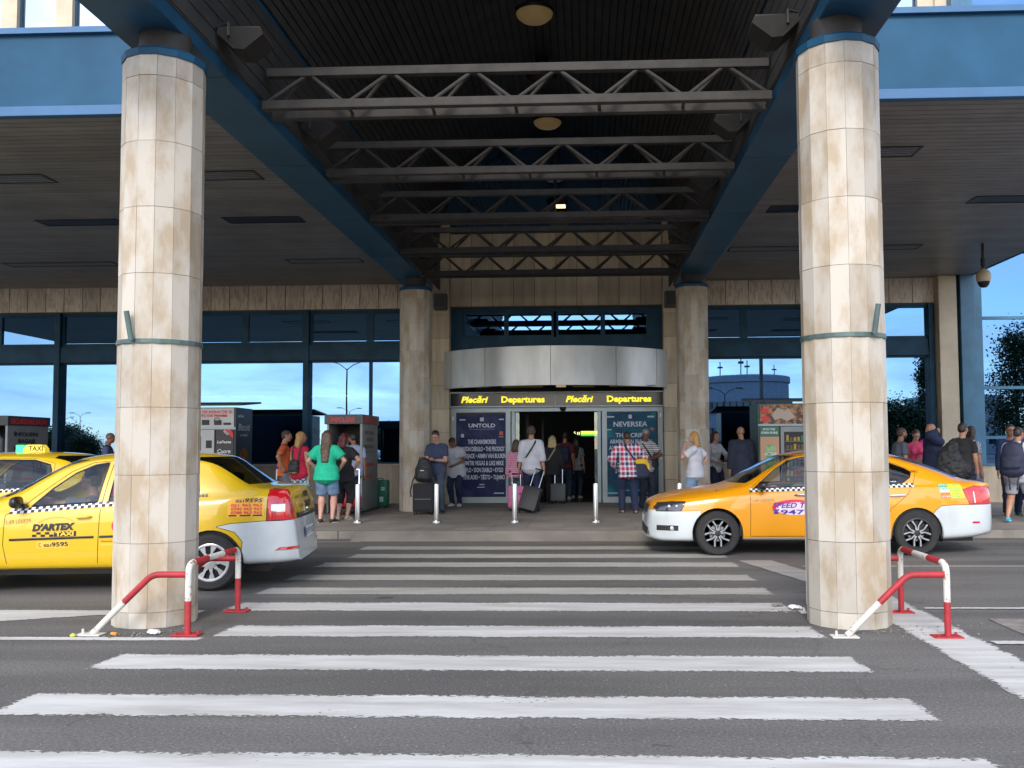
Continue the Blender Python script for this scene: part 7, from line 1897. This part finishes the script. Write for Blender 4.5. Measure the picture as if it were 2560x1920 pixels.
vtext(v1, 'LaFesta', -.39, 1.45, .055, .30, M_white, shear=.2); vtext(v1, 'Cuore', -.38, 1.24, .09, .28, M_white, shear=.3); vtext(v1, 'Biscuiti', -.40, 1.08, .075, .33, M_white, shear=.3)
bb = MB(); bb.prism([(-.40, 1.735), (-.25, 1.735), (-.05, 1.55), (-.05, 1.66), (-.12, 1.735)], -.016, -.012, 'XZ'); bb.build('corner_ribbon', M_kred, v1, local=True)
vtext(v1, 'NOU', -.26, 1.69, .05, .12, M_white, rot=-.7, y=-.018)
for (x, z, w_, h_, m_) in ((-.62, 1.35, .12, .16, M_dark), (-.62, 1.15, .12, .10, M_alu), (-.62, 1.0, .12, .08, M_dark), (-.95, 1.3, .22, .3, M_dark), (-1.0, .9, .3, .2, M_kside)):
    bb = MB(); bb.box(x, x+w_, -.032, -.018, z, z+h_, bev=.004); bb.build('control_panel', m_, v1, local=True)
vtext(v1, 'LaFesta', .10, 2.0, .06, .35, M_white, face='S', x1=.004, shear=.2); vtext(v1, 'Biscuiti', .12, 1.72, .15, .70, M_white, face='S', x1=.004, shear=.35); vtext(v1, 'cu cremă', .25, 1.60, .05, .4, M_white, face='S', x1=.004, shear=.3)
bb = MB(); F_ = Field(); ell(F_, (0.004, .48, 1.10), (.006, .26, .27), k=.001); o = link_mesh('printed_biscuit', remesh(F_, .012, 1), mat('biscuit', (.35, .14, .03), .6, c2=(.10, .03, .01), vscale=9), v1)
bb = MB(); bb.box(.0, .006, .30, .66, .55, .95, bev=.002); bb.build('printed_biscuit', mat('biscuit_dark', (.04, .014, .008), .6), v1, local=True)
photo = mat('fruit_photo', (.05, .02, .02), .4, c2=(.55, .25, .08), vscale=9, thresh=(.42, .6), detail=3)
v2, XX, bx = vending((3.52, 19.0, PZ), 'vending kiosk with a fruit header and green drink panel by the suit man', -1, mat('panel_green_dark', (.02, .07, .06), .4), photo, mat('panel_peach', (.62, .34, .20), .5), True)
for z in (2.0, 1.84): bb = MB(); bb.box(.08, .22, -.016, -.008, z, z+.10, bev=.002); bb.build('small_logo', M_kred, v2, local=True)
bb = MB(); bb.prism([(.28, 1.95), (.40, 2.12), (.55, 2.05), (.62, 2.1), (.75, 1.92), (.60, 1.84), (.45, 1.90), (.34, 1.86)], -.012, -.008, 'XZ'); bb.build('map_shape', mat('map_beige', (.55, .42, .35), .5), v2, local=True)
bb = MB(); bb.box(.04, .42, -.016, -.010, 1.52, 1.73); bb.build('text_panel', mat('panel_green', (.03, .16, .09), .4), v2, local=True)
vtext(v2, 'FII CU TINE', .10, 1.655, .04, .24, M_white, y=-.019); vtext(v2, 'STAREA DE BINE', .06, 1.58, .045, .33, M_white, y=-.019)
bb = MB(); bb.box(.13, .35, -.018, -.011, .80, 1.30, bev=.003); bb.box(.15, .33, -.018, -.011, 1.30, 1.36); bb.build('printed_bottle', mat('bottle_green', (.10, .30, .10), .4, c2=(.5, .6, .3), vscale=8), v2, local=True)
vtext(v2, 'ACTIVIA', .12, 1.14, .065, .25, M_white, y=-.022)
bb = MB(); bb.box(.52, 1.32, -.028, -.021, .5, 1.62); bb.build('display_window', M_dark, v2, local=True)
rr = random.Random(2)
for row in range(6):
    for c_ in range(10):
        x = .56+.075*c_; z = .56+.175*row; h_ = rr.uniform(.07, .12)
        cc = rr.choice([(.5, .3, .02), (.05, .2, .1), (.4, .02, .02), (.05, .08, .3), (.4, .38, .33), (.15, .08, .03)])
        bb = MB(); bb.box(x, x+.05, -.036, -.029, z, z+h_, bev=.004); bb.build('snack_packet', mat('packet_%02d' % int(cc[0]*20+cc[2]*7), cc, .4), v2, local=True)
    bb = MB(); bb.box(.53, 1.31, -.034, -.028, .545+.175*row, .552+.175*row); bb.build('shelf_rail', M_alu, v2, local=True)

# small things on the sill and litter at the column feet
for (x, m_, lb) in ((-7.16, M_kside, 'clear plastic bottle on the window sill'), (-6.90, MATS['can_blue'], 'blue can on the window sill beside the bottle')):
    o = empty('bottle' if m_ is M_kside else 'can', (x, FY-.09, 1.07), label=lb, cat='bottle' if m_ is M_kside else 'can')
    mb = MB(); mb.lathe([(.033, 0), (.036, .02), (.036, .15), (.015, .19), (.015, .22)] if m_ is M_kside else [(.028, 0), (.033, .01), (.033, .125), (.028, .135)], 0, 0, 16); mb.build('container', m_, o, local=True, smooth=True, angle=40)
    mb = MB(); mb.lathe([(.017, .22), (.017, .245)] if m_ is M_kside else [(.026, .135), (.026, .137)], 0, 0, 12); mb.build('cap', M_white, o, local=True)
def crumple(name, x, y, s, m_, lb, cat, flat=.6):
    F_ = Field(); rr = random.Random(int(x*100))
    for i in range(4): ell(F_, (rr.uniform(-s, s)*.6, rr.uniform(-s, s)*.6, s*flat*.6), (s*.7, s*.6, s*flat*.6), k=.01)
    o = link_mesh(name, remesh(F_, s*.16, 1, s*.25, 2.2/s, x), m_); o.location = (x, y, .004); tag(o, lb, cat, 'litter at the column feet'); return o
crumple('paper_scrap', -3.43, 7.24, .045, M_white, 'crumpled white tissue at the foot of the left rail post', 'litter')
crumple('stone', -3.72, 7.18, .030, mat('pebble_orange', (.60, .25, .05), .7), 'orange brown lump before the left near column', 'litter')
crumple('plaster_flake', -3.95, 7.30, .035, M_slab, 'grey plaster flake by the left strut foot', 'litter', .3)
crumple('plaster_flake', 1.72, 8.55, .05, M_slab, 'grey rubble beside the right near column', 'litter', .4)
crumple('paper_scrap', 1.86, 8.42, .05, M_white, 'white scrap against the right near column', 'litter', .5)
crumple('leaf', -4.02, 7.12, .025, mat('leaf_yellow', (.45, .45, .08), .7), 'small yellow green leaf on the left strut plate', 'litter', .8)
rr = random.Random(9)
mb = MB()
for c_, n in (((-3.6, 7.25), 60), ((2.2, 7.35), 60), ((1.9, 8.3), 30), ((2.75, 7.6), 30)):
    for i in range(n):
        x, y, s = c_[0]+rr.gauss(0, .28), c_[1]+rr.gauss(0, .10), rr.uniform(.003, .010); mb.prism([(x-s, y-s*.7), (x+s*.8, y-s), (x+s, y+s*.6), (x-s*.5, y+s)], .003, .003+s, 'XY')
g_ = mb.build('grit', M_slab); tag(g_, 'fine plaster grit scattered at the near column feet', 'grit', kind='stuff')
# chipped corner of the right near column
# ================================================================== BEHIND THE CAMERA (seen in the window reflections)
M_leaf = mat('poplar_leaf', (.02, .04, .012), .6, c2=(.04, .07, .02), vscale=.6, spec=.3); M_bark = mat('bark', (.09, .07, .05), .9, var=.4, bump=.5)
def tree(name, loc, H, Wd, kind, seed, label, n=12000):
    rr = random.Random(seed); r = empty(name, loc, 0, label, 'tree', 'trees across the car park')
    mb = MB(); mb.tube([(0, 0, 0), (.05, 0, H*.3), (0, .05, H*.6), (0, 0, H*.9)], [.04*H**.8, .03*H**.8, .018*H**.8, .02], 9)
    L = []
    for i in range(22):
        z = H*rr.uniform(.18, .9); a = rr.uniform(0, 2*PI); t = z/H
        prof = (math.sin(PI*min(1, (t*1.02-.06)))**.6)*(1 if kind == 'round' else .9); R_ = Wd/2*max(.15, prof)*rr.uniform(.6, 1)
        e = Vector((math.cos(a)*R_, math.sin(a)*R_, z+(R_*.8 if kind == 'poplar' else R_*.3))); mb.tube([(0, 0, z-R_*.3), e*.6+Vector((0, 0, z*.4)), e], [.05, .03, .01], 5, cap=False); L.append((e, R_))
    mb.build('trunk', M_bark, r, local=True)
    clumps = []
    for i in range(110):
        t = rr.uniform(.12, .98); prof = (math.sin(PI*min(1, max(0, t*.98-.02)))**.55) if kind == 'round' else (min(1, (t-.05)*4)*(1-t)**.45*1.25)
        a = rr.uniform(0, 2*PI); q = rr.uniform(.3, 1)*Wd/2*max(.1, prof); clumps.append((Vector((math.cos(a)*q, math.sin(a)*q, t*H)), rr.uniform(.35, .8)*Wd*.17))
    vs = []; fs = []; ts = []
    for i in range(n):
        c, s = clumps[i % len(clumps)]; p = c+Vector((rr.gauss(0, s), rr.gauss(0, s), rr.gauss(0, s*(1.5 if kind == 'poplar' else .9)))); w = rr.uniform(.10, .20)
        u = Vector((rr.gauss(0, 1), rr.gauss(0, 1), rr.gauss(0, .6))).normalized()*w; v = u.cross(Vector((rr.gauss(0, 1), rr.gauss(0, 1), 1))).normalized()*w*.7
        b = len(vs); vs += [p-u, p-v, p+u, p+v]; fs.append((b, b+1, b+2, b+3))
    me = bpy.data.meshes.new('crown'); me.from_pydata([q[:] for q in vs], [], fs); link_mesh('crown', me, M_leaf, r); return r
t1 = tree('poplar_tree', (47.5, -60, 0), 13.5, 6.0, 'poplar', 1, 'big dark poplar reflected in the glass wing at the right')
t2 = tree('poplar_tree', (39.0, -62, 0), 12.5, 3.4, 'poplar', 2, 'slim poplar reflected in the window right of the right near column')
t3 = tree('bushy_tree', (34.5, -60, 0), 6.0, 6.5, 'round', 3, 'low bushy tree reflected beside the slim poplar')
rr = random.Random(5)
for i, (x, y, sc) in enumerate(((-66, -70, .9), (-48, -75, .7), (-35, -64, .8), (-22, -72, .95), (-12, -66, .7), (-3, -75, .8), (6, -70, .6), (28, -74, .8), (57, -66, 1.0), (66, -70, .9), (-58, -60, .6), (-28, -80, .8))):
    o = copy_tree(t3); o.location = (x, y, 0); o.scale = (sc, sc, sc*rr.uniform(.6, .9)); o.rotation_euler.z = rr.uniform(0, 6)
    o['label'] = 'bushy tree beyond the car park, %s' % ('far left', 'left of the street lamps', 'behind the left lamp', 'left of the middle', 'near the middle left', 'straight behind the photographer', 'right of the middle', 'beside the round building', 'right of the big poplar', 'far right', 'left foreground', 'behind the middle left group')[i]
M_conc = mat('pale_concrete', (.42, .43, .45), .8, var=.2)
r = empty('round_building', (19.0, -66, 0), label='round pale airport building with aerials reflected in the right windows', cat='building')
mb = MB(); mb.lathe([(5.0, 0), (5.0, 8.6), (5.2, 8.7), (5.2, 9.4), (5.0, 9.5)], 0, 0, 40); mb.build('wall', M_conc, r, local=True)
mb = MB()
for i in range(40):
    a = 2*PI*i/40; 
    for z in (2.2, 5.2): mb.box(math.cos(a)*5.0-.3, math.cos(a)*5.0+.3, math.sin(a)*5.0-.3, math.sin(a)*5.0+.3, z, z+1.3)
mb.build('window_band', M_dlens, r, local=True)
for (x, h) in ((-3, 2.0), (-.5, 3.0), (.2, 2.2), (3.4, 1.6)): mb = MB(); mb.tube([(x, 0, 9.4), (x, 0, 9.4+h)], .06, 6); mb.box(x-.3, x+.3, -.1, .1, 9.4+h*.6, 9.4+h*.7); mb.build('aerial', M_dark, r, local=True)
r = empty('office_block', (54, -95, 0), label='pale office block with a roof tower reflected at the far right', cat='building')
mb = MB(); mb.box(-5, 6, -4, 4, 0, 8.5); mb.build('wall', M_conc, r, local=True); mb = MB(); mb.box(1, 4, -2, 2, 8.5, 11); mb.build('roof_tower', M_conc, r, local=True)
mb = MB()
for i in range(5):
    for z in (1.5, 4, 6.5): mb.box(-4.3+2*i, -3.2+2*i, 4.0, 4.05, z, z+1.3)
mb.build('window_band', M_dlens, r, local=True)
lamp = None
for i, (x, y, h) in enumerate(((-109, -150, 9), (-127, -175, 9), (-88, -150, 8.6), (-20, -32, 8.6), (12.9, -42, 6.7), (-40, -110, 8), (9.2, -64, 7))):
    lb = 'street lamp in the car park, ' + ('double armed at the left', 'farther left', 'behind the second window', 'tall floodlight mast', 'curved arm by the round building', 'small by the wrapping stand', 'distant right of the doors')[i]
    if lamp is None:
        lamp = empty('street_lamp', (x, y, 0), label=lb, cat='street lamp', group='street lamps in the car park')
        mb = MB(); mb.tube([(0, 0, 0), (0, 0, 8.4)], [.10, .06], 8); mb.build('pole', M_dark, lamp, local=True)
        for s in (-1, 1):
            mb = MB(); mb.tube([(0, 0, 8.3), (s*.6, 0, 8.8), (s*1.5, 0, 9.1)], .04, 6); mb.build('arm', M_dark, lamp, local=True); mb = MB(); mb.box(s*1.9-.45, s*1.9+.45, -.15, .15, 9.05, 9.2, bev=.03); mb.build('lamp_head', M_dark, lamp, local=True)
        o = lamp
    else: o = copy_tree(lamp); o['label'] = lb
    o.location = (x, y, 0); o.scale = (h/9, h/9, h/9)
